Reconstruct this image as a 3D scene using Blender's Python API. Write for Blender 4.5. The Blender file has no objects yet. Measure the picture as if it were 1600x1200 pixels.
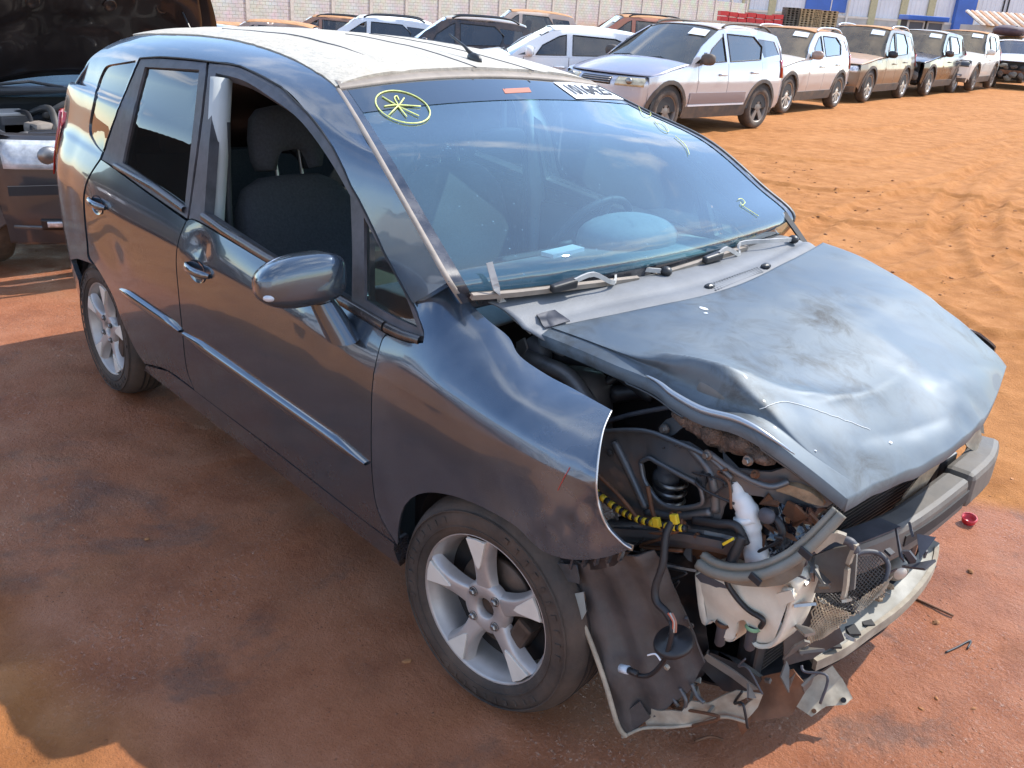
import bpy, bmesh, math, random
import numpy as np
from mathutils import Vector, Matrix
from mathutils.geometry import delaunay_2d_cdt

random.seed(7)
rng = np.random.RandomState(7)
scene = bpy.context.scene
COL = scene.collection
R_ = math.radians

# ------------------------------------------------------------------ camera
CAM_POS = np.array([1.35771324, -2.05844072, 1.66794604])
CAM_YAW, CAM_PITCH, CAM_ROLL, CAM_F = 2.37339921, -0.394863375, 0.0666670365, 1421.26178


def cam_axes(a, b, c):
    f = np.array([math.cos(b) * math.cos(a), math.cos(b) * math.sin(a), math.sin(b)])
    r = np.cross(f, [0, 0, 1.0]); r /= np.linalg.norm(r); u = np.cross(r, f)
    return r * math.cos(c) + u * math.sin(c), -r * math.sin(c) + u * math.cos(c), f


CR, CU, CF = cam_axes(CAM_YAW, CAM_PITCH, CAM_ROLL)
cam_data = bpy.data.cameras.new('camera')
cam = bpy.data.objects.new('camera', cam_data)
COL.objects.link(cam)
M = Matrix.Identity(4)
for i in range(3):
    M[i][0] = CR[i]; M[i][1] = CU[i]; M[i][2] = -CF[i]; M[i][3] = CAM_POS[i]
cam.matrix_world = M
cam_data.sensor_width = 36.0
cam_data.lens = CAM_F / 1600.0 * 36.0
cam_data.clip_start = 0.05
cam_data.clip_end = 2000
scene.camera = cam

# ------------------------------------------------------------------ light
SUN_DIR = Vector((0.20, 0.83, 1.0)).normalized()        # towards the sun
SUN_EL = math.asin(SUN_DIR.z)
SUN_ROT = math.atan2(SUN_DIR.x, SUN_DIR.y)
world = bpy.data.worlds.new('World'); scene.world = world; world.use_nodes = True
wt = world.node_tree; wn = wt.nodes; wl = wt.links
for n in list(wn): wn.remove(n)
w_out = wn.new('ShaderNodeOutputWorld'); w_bg = wn.new('ShaderNodeBackground')
w_sky = wn.new('ShaderNodeTexSky'); w_sky.sky_type = 'NISHITA'; w_sky.sun_disc = False
w_sky.sun_elevation = SUN_EL; w_sky.sun_rotation = SUN_ROT
w_sky.air_density = 1.0; w_sky.dust_density = 0.15; w_sky.ozone_density = 1.8
w_tc = wn.new('ShaderNodeTexCoord'); w_map = wn.new('ShaderNodeMapping'); w_map.inputs['Scale'].default_value = (1.6, 1.6, 3.6); w_map.inputs['Location'].default_value = (0.7, 2.3, 0.4)
w_no = wn.new('ShaderNodeTexNoise'); w_no.inputs['Scale'].default_value = 1.7; w_no.inputs['Detail'].default_value = 7; w_no.inputs['Roughness'].default_value = 0.55
w_cr = wn.new('ShaderNodeValToRGB'); w_cr.color_ramp.elements[0].position = 0.51; w_cr.color_ramp.elements[1].position = 0.72
w_mix = wn.new('ShaderNodeMixRGB'); w_mix.inputs[2].default_value = (7.6, 7.4, 7.2, 1)
wl.new(w_tc.outputs['Generated'], w_map.inputs['Vector']); wl.new(w_map.outputs[0], w_no.inputs['Vector'])
wl.new(w_no.outputs['Fac'], w_cr.inputs['Fac']); wl.new(w_cr.outputs['Color'], w_mix.inputs[0]); wl.new(w_sky.outputs[0], w_mix.inputs[1])
wl.new(w_mix.outputs[0], w_bg.inputs['Color']); w_bg.inputs['Strength'].default_value = 0.15
wl.new(w_bg.outputs[0], w_out.inputs['Surface'])

sun_data = bpy.data.lights.new('sun', 'SUN'); sun_data.energy = 2.6; sun_data.angle = R_(0.53); sun_data.color = (1.0, 0.95, 0.87)
sun = bpy.data.objects.new('sun', sun_data); COL.objects.link(sun)
sun.rotation_euler = SUN_DIR.to_track_quat('Z', 'Y').to_euler()
sun.location = (10, 20, 25)

vs = scene.view_settings
vs.view_transform = 'Standard'; vs.look = 'None'; vs.gamma = 1.0; vs.use_curve_mapping = False
vs.exposure = 1.30
scene.render.engine = 'CYCLES'


# ------------------------------------------------------------------ measuring: photo point -> place in the yard
def ray(u, v):
    return CF * CAM_F + CR * (u - 800) + CU * (600 - v)


def at(u, v, ax, val):
    d = ray(u, v); t = (val - CAM_POS[ax]) / d[ax]
    return CAM_POS + t * d


def atX(u, v, x): return at(u, v, 0, x)
def atY(u, v, y): return at(u, v, 1, y)
def atZ(u, v, z): return at(u, v, 2, z)


def toPx(P):
    d = np.asarray(P, float) - CAM_POS
    z = d @ CF
    return np.stack([800 + CAM_F * (d @ CR) / z, 600 - CAM_F * (d @ CU) / z], -1)


# ------------------------------------------------------------------ materials
def new_mat(name):
    m = bpy.data.materials.new(name); m.use_nodes = True
    return m, m.node_tree.nodes, m.node_tree.links, m.node_tree.nodes['Principled BSDF']


def mat(name, col, rough=0.5, metal=0.0, coat=0.0, coat_rough=0.05, spec=0.5, var=0.0, var_scale=6.0, col2=None,
        dust=0.0, dust_col=(0.42, 0.22, 0.10), dust_up=False, bump=0.0, bump_scale=40.0, rough_var=0.0, trans=0.0, stretch=None, sheen=0.0, dust_scale=5.0):
    """procedural paint / plastic / metal: colour noise, dust by noise, fine bump"""
    m, N, L, b = new_mat(name)
    tc = N.new('ShaderNodeTexCoord')
    src = tc.outputs['Object']
    if stretch:
        mp = N.new('ShaderNodeMapping'); mp.inputs['Scale'].default_value = stretch
        L.new(src, mp.inputs['Vector']); src = mp.outputs[0]
    c = (*col, 1)
    b.inputs['Base Color'].default_value = c
    b.inputs['Roughness'].default_value = rough; b.inputs['Metallic'].default_value = metal
    b.inputs['Coat Weight'].default_value = coat; b.inputs['Coat Roughness'].default_value = coat_rough
    b.inputs['Specular IOR Level'].default_value = spec
    b.inputs['Transmission Weight'].default_value = trans
    last = None
    if var > 0 or col2:
        n = N.new('ShaderNodeTexNoise'); n.inputs['Scale'].default_value = var_scale; n.inputs['Detail'].default_value = 6; n.inputs['Roughness'].default_value = 0.62
        L.new(src, n.inputs['Vector'])
        rp = N.new('ShaderNodeValToRGB'); rp.color_ramp.elements[0].position = 0.33; rp.color_ramp.elements[1].position = 0.68
        a = col; bb = col2 if col2 else tuple(min(1, k * (1 + var)) for k in col)
        a = col if col2 else tuple(k * (1 - var) for k in col)
        rp.color_ramp.elements[0].color = (*a, 1); rp.color_ramp.elements[1].color = (*bb, 1)
        L.new(n.outputs['Fac'], rp.inputs['Fac']); last = rp.outputs['Color']
        if rough_var:
            mr = N.new('ShaderNodeMapRange'); mr.inputs['To Min'].default_value = max(0.02, rough - rough_var); mr.inputs['To Max'].default_value = min(1, rough + rough_var)
            L.new(n.outputs['Fac'], mr.inputs['Value']); L.new(mr.outputs[0], b.inputs['Roughness'])
    if dust > 0:
        n = N.new('ShaderNodeTexNoise'); n.inputs['Scale'].default_value = dust_scale; n.inputs['Detail'].default_value = 8; n.inputs['Roughness'].default_value = 0.65
        L.new(src, n.inputs['Vector'])
        mr = N.new('ShaderNodeMapRange'); mr.inputs['From Min'].default_value = 0.35; mr.inputs['From Max'].default_value = 0.7
        mr.inputs['To Max'].default_value = dust
        L.new(n.outputs['Fac'], mr.inputs['Value'])
        fac = mr.outputs[0]
        if dust_up:
            g = N.new('ShaderNodeNewGeometry'); sp = N.new('ShaderNodeSeparateXYZ'); L.new(g.outputs['Normal'], sp.inputs[0])
            m2 = N.new('ShaderNodeMapRange'); m2.inputs['From Min'].default_value = 0.35; m2.inputs['From Max'].default_value = 0.95
            L.new(sp.outputs['Z'], m2.inputs['Value'])
            ml = N.new('ShaderNodeMath'); ml.operation = 'MULTIPLY'; L.new(m2.outputs[0], ml.inputs[0])
            ad = N.new('ShaderNodeMath'); ad.operation = 'ADD'; ad.inputs[1].default_value = dust * 0.8; L.new(fac, ad.inputs[0]); L.new(ad.outputs[0], ml.inputs[1])
            ml.use_clamp = True
            fac = ml.outputs[0]
        mx = N.new('ShaderNodeMixRGB'); mx.inputs[2].default_value = (*dust_col, 1); mx.inputs[1].default_value = c
        if last: L.new(last, mx.inputs[1])
        L.new(fac, mx.inputs[0]); last = mx.outputs[0]
        rr = N.new('ShaderNodeMapRange'); rr.inputs['To Min'].default_value = rough; rr.inputs['To Max'].default_value = 0.9
        L.new(fac, rr.inputs['Value']); L.new(rr.outputs[0], b.inputs['Roughness'])
        if metal > 0:
            r2 = N.new('ShaderNodeMapRange'); r2.inputs['To Min'].default_value = metal; r2.inputs['To Max'].default_value = 0
            L.new(fac, r2.inputs['Value']); L.new(r2.outputs[0], b.inputs['Metallic'])
        if coat > 0:
            r3 = N.new('ShaderNodeMapRange'); r3.inputs['To Min'].default_value = coat; r3.inputs['To Max'].default_value = 0
            L.new(fac, r3.inputs['Value']); L.new(r3.outputs[0], b.inputs['Coat Weight'])
    if last: L.new(last, b.inputs['Base Color'])
    if bump > 0:
        n = N.new('ShaderNodeTexNoise'); n.inputs['Scale'].default_value = bump_scale; n.inputs['Detail'].default_value = 5
        L.new(src, n.inputs['Vector'])
        bp = N.new('ShaderNodeBump'); bp.inputs['Strength'].default_value = bump; bp.inputs['Distance'].default_value = 0.01
        L.new(n.outputs['Fac'], bp.inputs['Height']); L.new(bp.outputs[0], b.inputs['Normal'])
    return m


def glass_mat(name, tint=(0.6, 0.75, 0.75), rough=0.0, dust=0.0, dust_col=(0.5, 0.55, 0.55), tint_fac=0.55, ior=1.5, coatspec=1.0, speck=0.0):
    """thin glass: transparent tint under a Fresnel reflection, with a dust film"""
    m, N, L, b = new_mat(name)
    out = N['Material Output']
    tr = N.new('ShaderNodeBsdfTransparent'); tr.inputs[0].default_value = (*[t * tint_fac for t in tint], 1)
    gl = N.new('ShaderNodeBsdfGlossy'); gl.inputs['Roughness'].default_value = rough; gl.inputs[0].default_value = (1, 1, 1, 1)
    fr = N.new('ShaderNodeFresnel'); fr.inputs['IOR'].default_value = ior
    mu = N.new('ShaderNodeMath'); mu.operation = 'MULTIPLY'; mu.inputs[1].default_value = coatspec; mu.use_clamp = True
    L.new(fr.outputs[0], mu.inputs[0])
    mx = N.new('ShaderNodeMixShader'); L.new(mu.outputs[0], mx.inputs[0]); L.new(tr.outputs[0], mx.inputs[1]); L.new(gl.outputs[0], mx.inputs[2])
    last = mx.outputs[0]
    if dust > 0 or speck > 0:
        di = N.new('ShaderNodeBsdfDiffuse'); di.inputs[0].default_value = (*dust_col, 1)
        tc = N.new('ShaderNodeTexCoord'); n = N.new('ShaderNodeTexNoise'); n.inputs['Scale'].default_value = 3.0; n.inputs['Detail'].default_value = 7
        L.new(tc.outputs['Object'], n.inputs['Vector'])
        mr = N.new('ShaderNodeMapRange'); mr.inputs['From Min'].default_value = 0.3; mr.inputs['From Max'].default_value = 0.75; mr.inputs['To Min'].default_value = dust * 0.45; mr.inputs['To Max'].default_value = dust
        L.new(n.outputs['Fac'], mr.inputs['Value']); fac = mr.outputs[0]
        if speck > 0:
            v = N.new('ShaderNodeTexVoronoi'); v.inputs['Scale'].default_value = 55; L.new(tc.outputs['Object'], v.inputs['Vector'])
            n2 = N.new('ShaderNodeTexNoise'); n2.inputs['Scale'].default_value = 9; L.new(tc.outputs['Object'], n2.inputs['Vector'])
            m1 = N.new('ShaderNodeMapRange'); m1.inputs['From Min'].default_value = 0.05; m1.inputs['From Max'].default_value = 0.16; m1.inputs['To Min'].default_value = speck; m1.inputs['To Max'].default_value = 0
            L.new(v.outputs['Distance'], m1.inputs['Value'])
            m2 = N.new('ShaderNodeMapRange'); m2.inputs['From Min'].default_value = 0.48; m2.inputs['From Max'].default_value = 0.66
            L.new(n2.outputs['Fac'], m2.inputs['Value'])
            mm = N.new('ShaderNodeMath'); mm.operation = 'MULTIPLY'; L.new(m1.outputs[0], mm.inputs[0]); L.new(m2.outputs[0], mm.inputs[1])
            aa = N.new('ShaderNodeMath'); aa.operation = 'ADD'; aa.use_clamp = True; L.new(mm.outputs[0], aa.inputs[0]); L.new(fac, aa.inputs[1]); fac = aa.outputs[0]
        m3 = N.new('ShaderNodeMixShader'); L.new(fac, m3.inputs[0]); L.new(last, m3.inputs[1]); L.new(di.outputs[0], m3.inputs[2]); last = m3.outputs[0]
    L.new(last, out.inputs['Surface'])
    return m


# ------------------------------------------------------------------ mesh helpers
def mk(name, verts, faces, material=None, parent=None, smooth=False, normals=None, loc=None):
    me = bpy.data.meshes.new(name)
    me.from_pydata([tuple(map(float, v)) for v in verts], [], [tuple(map(int, f)) for f in faces])
    me.update()
    if smooth or normals is not None:
        me.polygons.foreach_set('use_smooth', [True] * len(me.polygons))
    if normals is not None:
        me.normals_split_custom_set_from_vertices([tuple(map(float, n)) for n in normals])
    if material is not None: me.materials.append(material)
    o = bpy.data.objects.new(name, me)
    COL.objects.link(o)
    if parent is not None: o.parent = parent
    if loc is not None: o.location = loc
    return o


class MB:
    """collects pieces of ONE part"""
    def __init__(self): self.v = []; self.f = []
    def add(self, verts, faces):
        o = len(self.v); self.v += [tuple(map(float, p)) for p in verts]
        self.f += [tuple(int(i) + o for i in f) for f in faces]; return self
    def box(self, c, s, rot=None, bev=0.0):
        x, y, z = s[0] / 2, s[1] / 2, s[2] / 2
        if bev <= 0:
            p = [(-x, -y, -z), (x, -y, -z), (x, y, -z), (-x, y, -z), (-x, -y, z), (x, -y, z), (x, y, z), (-x, y, z)]
            f = [(0, 3, 2, 1), (4, 5, 6, 7), (0, 1, 5, 4), (1, 2, 6, 5), (2, 3, 7, 6), (3, 0, 4, 7)]
        else:
            bm = bmesh.new(); bmesh.ops.create_cube(bm, size=1.0)
            for q in bm.verts: q.co = Vector((q.co.x * s[0], q.co.y * s[1], q.co.z * s[2]))
            bmesh.ops.bevel(bm, geom=bm.edges[:], offset=min(bev, 0.49 * min(s)), segments=2, affect='EDGES', profile=0.6)
            bm.verts.index_update(); p = [tuple(q.co) for q in bm.verts]; f = [[q.index for q in ff.verts] for ff in bm.faces]; bm.free()
        m = rot if rot is not None else Matrix.Identity(3)
        p = [tuple(m @ Vector(q) + Vector(c)) for q in p]
        return self.add(p, f)
    def tube(self, pts, r, n=8, cap=True):
        P = [Vector(p) for p in pts]; rs = r if isinstance(r, (list, tuple)) else [r] * len(P)
        ref = None; vs_ = []; fs = []
        for i, p in enumerate(P):
            t = (P[min(i + 1, len(P) - 1)] - P[max(i - 1, 0)])
            if t.length < 1e-9: t = Vector((0, 0, 1))
            t.normalize()
            if ref is None:
                ref = t.orthogonal().normalized()
            ref = (ref - t * ref.dot(t))
            if ref.length < 1e-6: ref = t.orthogonal()
            ref.normalize(); b = t.cross(ref)
            for k in range(n):
                a = 2 * math.pi * k / n
                vs_.append(p + (ref * math.cos(a) + b * math.sin(a)) * rs[i])
        for i in range(len(P) - 1):
            for k in range(n):
                fs.append((i * n + k, i * n + (k + 1) % n, (i + 1) * n + (k + 1) % n, (i + 1) * n + k))
        if cap:
            fs.append(tuple(range(n - 1, -1, -1))); fs.append(tuple((len(P) - 1) * n + k for k in range(n)))
        return self.add(vs_, fs)
    def lathe(self, prof, n=32, c=(0, 0, 0), axis='y', a0=0, a1=2 * math.pi, mtx=None):
        """prof: list of (radius, along-axis)"""
        full = abs(a1 - a0 - 2 * math.pi) < 1e-6
        k = n if full else n + 1
        vs_ = []
        for i in range(k):
            a = a0 + (a1 - a0) * i / n
            for (r, h) in prof:
                if axis == 'y': q = Vector((r * math.cos(a), h, r * math.sin(a)))
                elif axis == 'z': q = Vector((r * math.cos(a), r * math.sin(a), h))
                else: q = Vector((h, r * math.cos(a), r * math.sin(a)))
                if mtx is not None: q = mtx @ q
                vs_.append(q + Vector(c))
        m = len(prof); fs = []
        for i in range(n):
            j = (i + 1) % k
            for q in range(m - 1):
                fs.append((i * m + q, i * m + q + 1, j * m + q + 1, j * m + q))
        return self.add(vs_, fs)
    def prism(self, outline, h, mtx=None):
        """outline 2D (x,y) extruded 0..h in z, mtx 4x4"""
        n = len(outline)
        p = [Vector((x, y, 0)) for x, y in outline] + [Vector((x, y, h)) for x, y in outline]
        if mtx is not None: p = [mtx @ q for q in p]
        f = [tuple(range(n - 1, -1, -1)), tuple(range(n, 2 * n))] + [(i, (i + 1) % n, n + (i + 1) % n, n + i) for i in range(n)]
        return self.add(p, f)
    def build(self, name, material, parent=None, smooth=False, angle=None, loc=None, bevel=0.0, sub=0):
        o = mk(name, self.v, self.f, material, parent, smooth, loc=loc)
        if smooth and angle is not None:
            me = o.data
            bm = bmesh.new(); bm.from_mesh(me); bmesh.ops.recalc_face_normals(bm, faces=bm.faces)
            for e in bm.edges:
                e.smooth = (len(e.link_faces) == 2 and e.calc_face_angle(0) < angle)
            bm.to_mesh(me); bm.free()
        if bevel > 0:
            md = o.modifiers.new('bevel', 'BEVEL'); md.width = bevel; md.segments = 2; md.limit_method = 'ANGLE'; md.angle_limit = 0.6
        if sub:
            md = o.modifiers.new('sub', 'SUBSURF'); md.levels = sub; md.render_levels = sub
        return o


def spline(pts, n=8, closed=False):
    """Catmull-Rom through points; a point given twice in a row is a sharp corner"""
    P = [np.asarray(p, float) for p in pts]
    segs = []; cur = [P[0]]
    for i in range(1, len(P)):
        if np.allclose(P[i], P[i - 1]):
            if len(cur) > 1: segs.append(cur)
            cur = [P[i]]
        else: cur.append(P[i])
    if len(cur) > 1: segs.append(cur)
    out = []
    for s in segs:
        m = len(s)
        for i in range(m - 1):
            p0 = s[max(i - 1, 0)]; p1 = s[i]; p2 = s[i + 1]; p3 = s[min(i + 2, m - 1)]
            for k in range(n):
                t = k / n
                out.append(0.5 * ((2 * p1) + (-p0 + p2) * t + (2 * p0 - 5 * p1 + 4 * p2 - p3) * t * t + (-p0 + 3 * p1 - 3 * p2 + p3) * t ** 3))
        last = s[-1]
        if s is segs[-1] : out.append(last)
    return out


def resample(poly, step, scale=(1, 1), closed=True):
    P = np.array(poly, float); sc = np.array(scale)
    if closed: P = np.vstack([P, P[:1]])
    out = []
    for a, b in zip(P[:-1], P[1:]):
        d = np.linalg.norm((b - a) * sc); k = max(1, int(math.ceil(d / step)))
        for i in range(k): out.append(a + (b - a) * i / k)
    if not closed: out.append(P[-1])
    return np.array(out)


def inpoly(pts, poly):
    x = pts[:, 0]; y = pts[:, 1]; c = np.zeros(len(pts), bool); n = len(poly); j = n - 1
    for i in range(n):
        xi, yi = poly[i]; xj, yj = poly[j]
        if yi != yj:
            m = ((yi > y) != (yj > y)) & (x < (xj - xi) * (y - yi) / (yj - yi) + xi)
            c ^= m
        j = i
    return c


def seg_dist(pts, poly):
    P = np.array(poly); Q = np.roll(P, -1, 0); d = np.full(len(pts), 1e9)
    for a, b in zip(P, Q):
        ab = b - a; L2 = max(ab @ ab, 1e-12)
        t = np.clip(((pts - a) @ ab) / L2, 0, 1)
        d = np.minimum(d, np.linalg.norm(pts - (a + t[:, None] * ab), axis=1))
    return d


def triangulate(outline, holes, res, scale=(1, 1)):
    sc = np.array(scale)
    O = resample(outline, res, scale) * sc
    H = [resample(h, res, scale) * sc for h in holes]
    lo = O.min(0); hi = O.max(0)
    gx = np.arange(lo[0] + res / 2, hi[0], res); gy = np.arange(lo[1] + res / 2, hi[1], res)
    G = np.array([(a + (0.5 * res if k % 2 else 0), b) for k, b in enumerate(gy) for a in gx]).reshape(-1, 2)
    if len(G):
        keep = inpoly(G, O) & (seg_dist(G, O) > 0.45 * res)
        for h in H: keep &= (~inpoly(G, h)) & (seg_dist(G, h) > 0.45 * res)
        G = G[keep]
    V = list(map(tuple, O)); E = [(i, (i + 1) % len(O)) for i in range(len(O))]
    for h in H:
        o = len(V); V += list(map(tuple, h)); E += [(o + i, o + (i + 1) % len(h)) for i in range(len(h))]
    V += list(map(tuple, G))
    vv, ee, ff, _, _, _ = delaunay_2d_cdt([Vector(p) for p in V], E, [], 0, 1e-7)
    vv = np.array([(p.x, p.y) for p in vv]); T = np.array([t for t in ff if len(t) == 3])
    cen = vv[T].mean(1); k = inpoly(cen, O)
    for h in H: k &= ~inpoly(cen, h)
    return vv / sc, T[k]


def patch(name, outline, f, res=0.03, scale=(1, 1), holes=(), material=None, parent=None, flange=0.012, flip=False, offset=0.0, inner=False):
    """panel trimmed out of the surface f(u,v)->xyz, with a turned-in edge of real depth"""
    UV, T = triangulate(outline, list(holes), res, scale)
    u, v = UV[:, 0], UV[:, 1]
    P = f(u, v)
    e = 1e-3
    du = f(u + e / scale[0], v) - f(u - e / scale[0], v); dv = f(u, v + e / scale[1]) - f(u, v - e / scale[1])
    Nn = np.cross(du, dv); Nn /= np.maximum(np.linalg.norm(Nn, axis=1), 1e-12)[:, None]
    tri_n = np.cross(P[T[:, 1]] - P[T[:, 0]], P[T[:, 2]] - P[T[:, 0]])
    if flip: Nn = -Nn
    sgn = np.einsum('ij,ij->i', tri_n, Nn[T[:, 0]]) < 0
    T = T.copy(); T[sgn] = T[sgn][:, ::-1]
    P = P + Nn * offset
    V = list(P); F = [tuple(t) for t in T]; NN = list(Nn)
    if flange > 0:
        ec = {}
        for t in T:
            for a, b in ((t[0], t[1]), (t[1], t[2]), (t[2], t[0])):
                if (b, a) in ec: del ec[(b, a)]
                else: ec[(a, b)] = 1
        idx = {}
        def dup(i, low):
            key = (i, low)
            if key not in idx:
                idx[key] = len(V); V.append(P[i] - Nn[i] * (flange if low else 0.0)); NN.append(None)
            return idx[key]
        acc = {}
        for (a, b) in ec:
            q = [dup(a, 0), dup(a, 1), dup(b, 1), dup(b, 0)]
            F.append(tuple(q))
            nrm = np.cross(V[q[1]] - V[q[0]], V[q[2]] - V[q[0]]); nrm = nrm / max(np.linalg.norm(nrm), 1e-12)
            for k in q: acc[k] = acc.get(k, 0) + nrm
        for k, nrm in acc.items():
            NN[k] = nrm / max(np.linalg.norm(nrm), 1e-12)
        if inner:
            o = len(V)
            V += list(P - Nn * flange); NN += list(-Nn); F += [tuple(int(i) + o for i in t[::-1]) for t in T]
    return mk(name, V, F, material, parent, True, NN)


def grid_mesh(name, P, material, parent=None, closed_v=False, thick=0.0):
    """P: array (m,n,3)"""
    m, n = P.shape[:2]
    V = P.reshape(-1, 3); F = []
    for i in range(m - 1):
        for j in range(n - 1 + (1 if closed_v else 0)):
            F.append((i * n + j, i * n + (j + 1) % n, (i + 1) * n + (j + 1) % n, (i + 1) * n + j))
    o = mk(name, V, F, material, parent, True)
    if thick:
        md = o.modifiers.new('thick', 'SOLIDIFY'); md.thickness = thick; md.offset = -1
    return o


def cr_axis(P, n):
    """Catmull-Rom resample along axis 0"""
    m = len(P); out = []
    for i in range(m - 1):
        p0 = P[max(i - 1, 0)]; p1 = P[i]; p2 = P[i + 1]; p3 = P[min(i + 2, m - 1)]
        for k in range(n):
            t = k / n
            out.append(0.5 * ((2 * p1) + (-p0 + p2) * t + (2 * p0 - 5 * p1 + 4 * p2 - p3) * t * t + (-p0 + 3 * p1 - 3 * p2 + p3) * t ** 3))
    out.append(P[-1]); return np.array(out)


def net(ctrl, nu=6, nv=6):
    A = cr_axis(np.array(ctrl, float), nu)
    return np.transpose(cr_axis(np.transpose(A, (1, 0, 2)), nv), (1, 0, 2))


def net_fn(ctrl):
    A = np.array(ctrl, float)
    def cub(A, s):           # A (m,...) s (k,)
        m = A.shape[0]; i = np.clip(np.floor(s).astype(int), 0, m - 2); t = (s - i)
        g = lambda k: A[np.clip(i + k, 0, m - 1)]
        p0, p1, p2, p3 = g(-1), g(0), g(1), g(2)
        return p0, p1, p2, p3, t
    def mixc(p0, p1, p2, p3, t):
        t = t.reshape((-1,) + (1,) * (p0.ndim - 1))
        return 0.5 * ((2 * p1) + (-p0 + p2) * t + (2 * p0 - 5 * p1 + 4 * p2 - p3) * t * t + (-p0 + 3 * p1 - 3 * p2 + p3) * t ** 3)
    def f(u, v):
        u = np.asarray(u, float); v = np.asarray(v, float)
        rows = mixc(*cub(A, u))                          # (k, n, 3)
        n = rows.shape[1]; j = np.clip(np.floor(v).astype(int), 0, n - 2); t = v - j
        k = np.arange(len(u)); g = lambda d: rows[k, np.clip(j + d, 0, n - 1)]
        return mixc(g(-1), g(0), g(1), g(2), t)
    return f


def empty(name, loc=(0, 0, 0), rz=0.0, label=None, cat=None, group=None):
    o = bpy.data.objects.new(name, None); COL.objects.link(o); o.location = loc; o.rotation_euler = (0, 0, rz)
    o.empty_display_size = 0.2
    if label: tag(o, label, cat, group)
    return o


def tag(o, label=None, cat=None, group=None, kind=None):
    if label: o['label'] = label
    if cat: o['category'] = cat
    if group: o['group'] = group
    if kind: o['kind'] = kind
    return o


def vnoise(x, y, seed=0):
    def h(i, j):
        n = (i * 374761393 + j * 668265263 + seed * 974711) & 0xFFFFFFFF
        n = ((n ^ (n >> 13)) * 1274126177) & 0xFFFFFFFF
        return ((n ^ (n >> 16)) & 0xFFFF) / 65535.0
    xi = np.floor(x).astype(np.int64); yi = np.floor(y).astype(np.int64); fx = x - xi; fy = y - yi
    fx = fx * fx * (3 - 2 * fx); fy = fy * fy * (3 - 2 * fy)
    return (h(xi, yi) * (1 - fx) + h(xi + 1, yi) * fx) * (1 - fy) + (h(xi, yi + 1) * (1 - fx) + h(xi + 1, yi + 1) * fx) * fy


def fbm(x, y, o=4, seed=0):
    s = 0; a = 0.5
    for k in range(o):
        s = s + a * vnoise(x * 2 ** k, y * 2 ** k, seed + k * 17); a *= 0.5
    return s


def sstep(a, b, x):
    t = np.clip((x - a) / (b - a), 0, 1); return t * t * (3 - 2 * t)


def text_mesh(name, s, size, material, parent, mtx, thick=0.0, align='CENTER', bold=0.0):
    cu = bpy.data.curves.new(name, 'FONT'); cu.body = s; cu.size = size; cu.align_x = align; cu.align_y = 'CENTER'; cu.resolution_u = 3
    cu.extrude = thick; cu.offset = bold
    t = bpy.data.objects.new(name + '_tmp', cu); COL.objects.link(t)
    bpy.context.view_layer.update()
    me = bpy.data.meshes.new_from_object(t)
    bpy.data.objects.remove(t)
    me.name = name; me.materials.clear(); me.materials.append(material)
    me.transform(mtx)
    o = bpy.data.objects.new(name, me); COL.objects.link(o); o.parent = parent
    return o
# ================================================================== GROUND
FH = np.array([math.cos(CAM_YAW), math.sin(CAM_YAW)]); RH = np.array([math.sin(CAM_YAW), -math.cos(CAM_YAW)])


def gz(x, y):
    """the yard tips very slightly: lower to the left, higher to the right of the view, level round the wreck"""
    x = np.asarray(x, float); y = np.asarray(y, float)
    D = (x - CAM_POS[0]) * FH[0] + (y - CAM_POS[1]) * FH[1]; l = (x - CAM_POS[0]) * RH[0] + (y - CAM_POS[1]) * RH[1]
    return sstep(5, 13, D) * np.interp(l, [-12, -9, -6.4, -3.3, -.3, 1.3, 4.0, 8, 11, 14], [-.95, -.78, -.53, -.29, -.13, -.06, .008, .015, .05, .11])


def deep(u, v, depth): return CAM_POS + ray(u, v) / CAM_F * depth


def ground_at(u, v):
    P = atZ(u, v, 0.0)
    for _ in range(12): P = atZ(u, v, float(gz(P[0], P[1])))
    return P


def axis_pts(dense_lo, dense_hi, step, far_lo, far_hi, g=1.13):
    a = list(np.arange(dense_lo, dense_hi, step)); s = step; p = a[-1]
    while p < far_hi: s *= g; p += s; a.append(p)
    s = step; p = a[0]
    while p > far_lo: s *= g; p -= s; a.insert(0, p)
    return np.array(a)


gxs = axis_pts(-6.5, 2.0, 0.04, -420, 420); gys = axis_pts(-2.6, 9.0, 0.04, -420, 420)
GX, GY = np.meshgrid(gxs, gys, indexing='ij')
wet_edge = 1.55 + (fbm(GX * 0.9 + 5, GY * 0.9, 4, 3) - 0.47) * 2.2
wetm = (1 - sstep(-0.15, 0.15, GY - wet_edge)) * (1 - .75 * sstep(-1.45, -1.75, GY + (fbm(GX, GY, 3, 9) - .45) * .4))
near = np.exp(-((GX + 2) ** 2 + (GY - 3) ** 2) / 400.0)
GZ = gz(GX, GY)
rough_n = (fbm(GX * 2.3, GY * 2.3, 5, 11) - 0.47)
clod = np.maximum(fbm(GX * 7.0, GY * 7.0, 3, 29) - 0.52, 0)
GZ = GZ + near * (rough_n * 0.020 * (1 - 0.70 * wetm) + clod * 0.075 * (1 - wetm * 0.8) + (fbm(GX * 12, GY * 12, 2, 5) - 0.4) * 0.017 * (1 - 0.5 * wetm))
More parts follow.
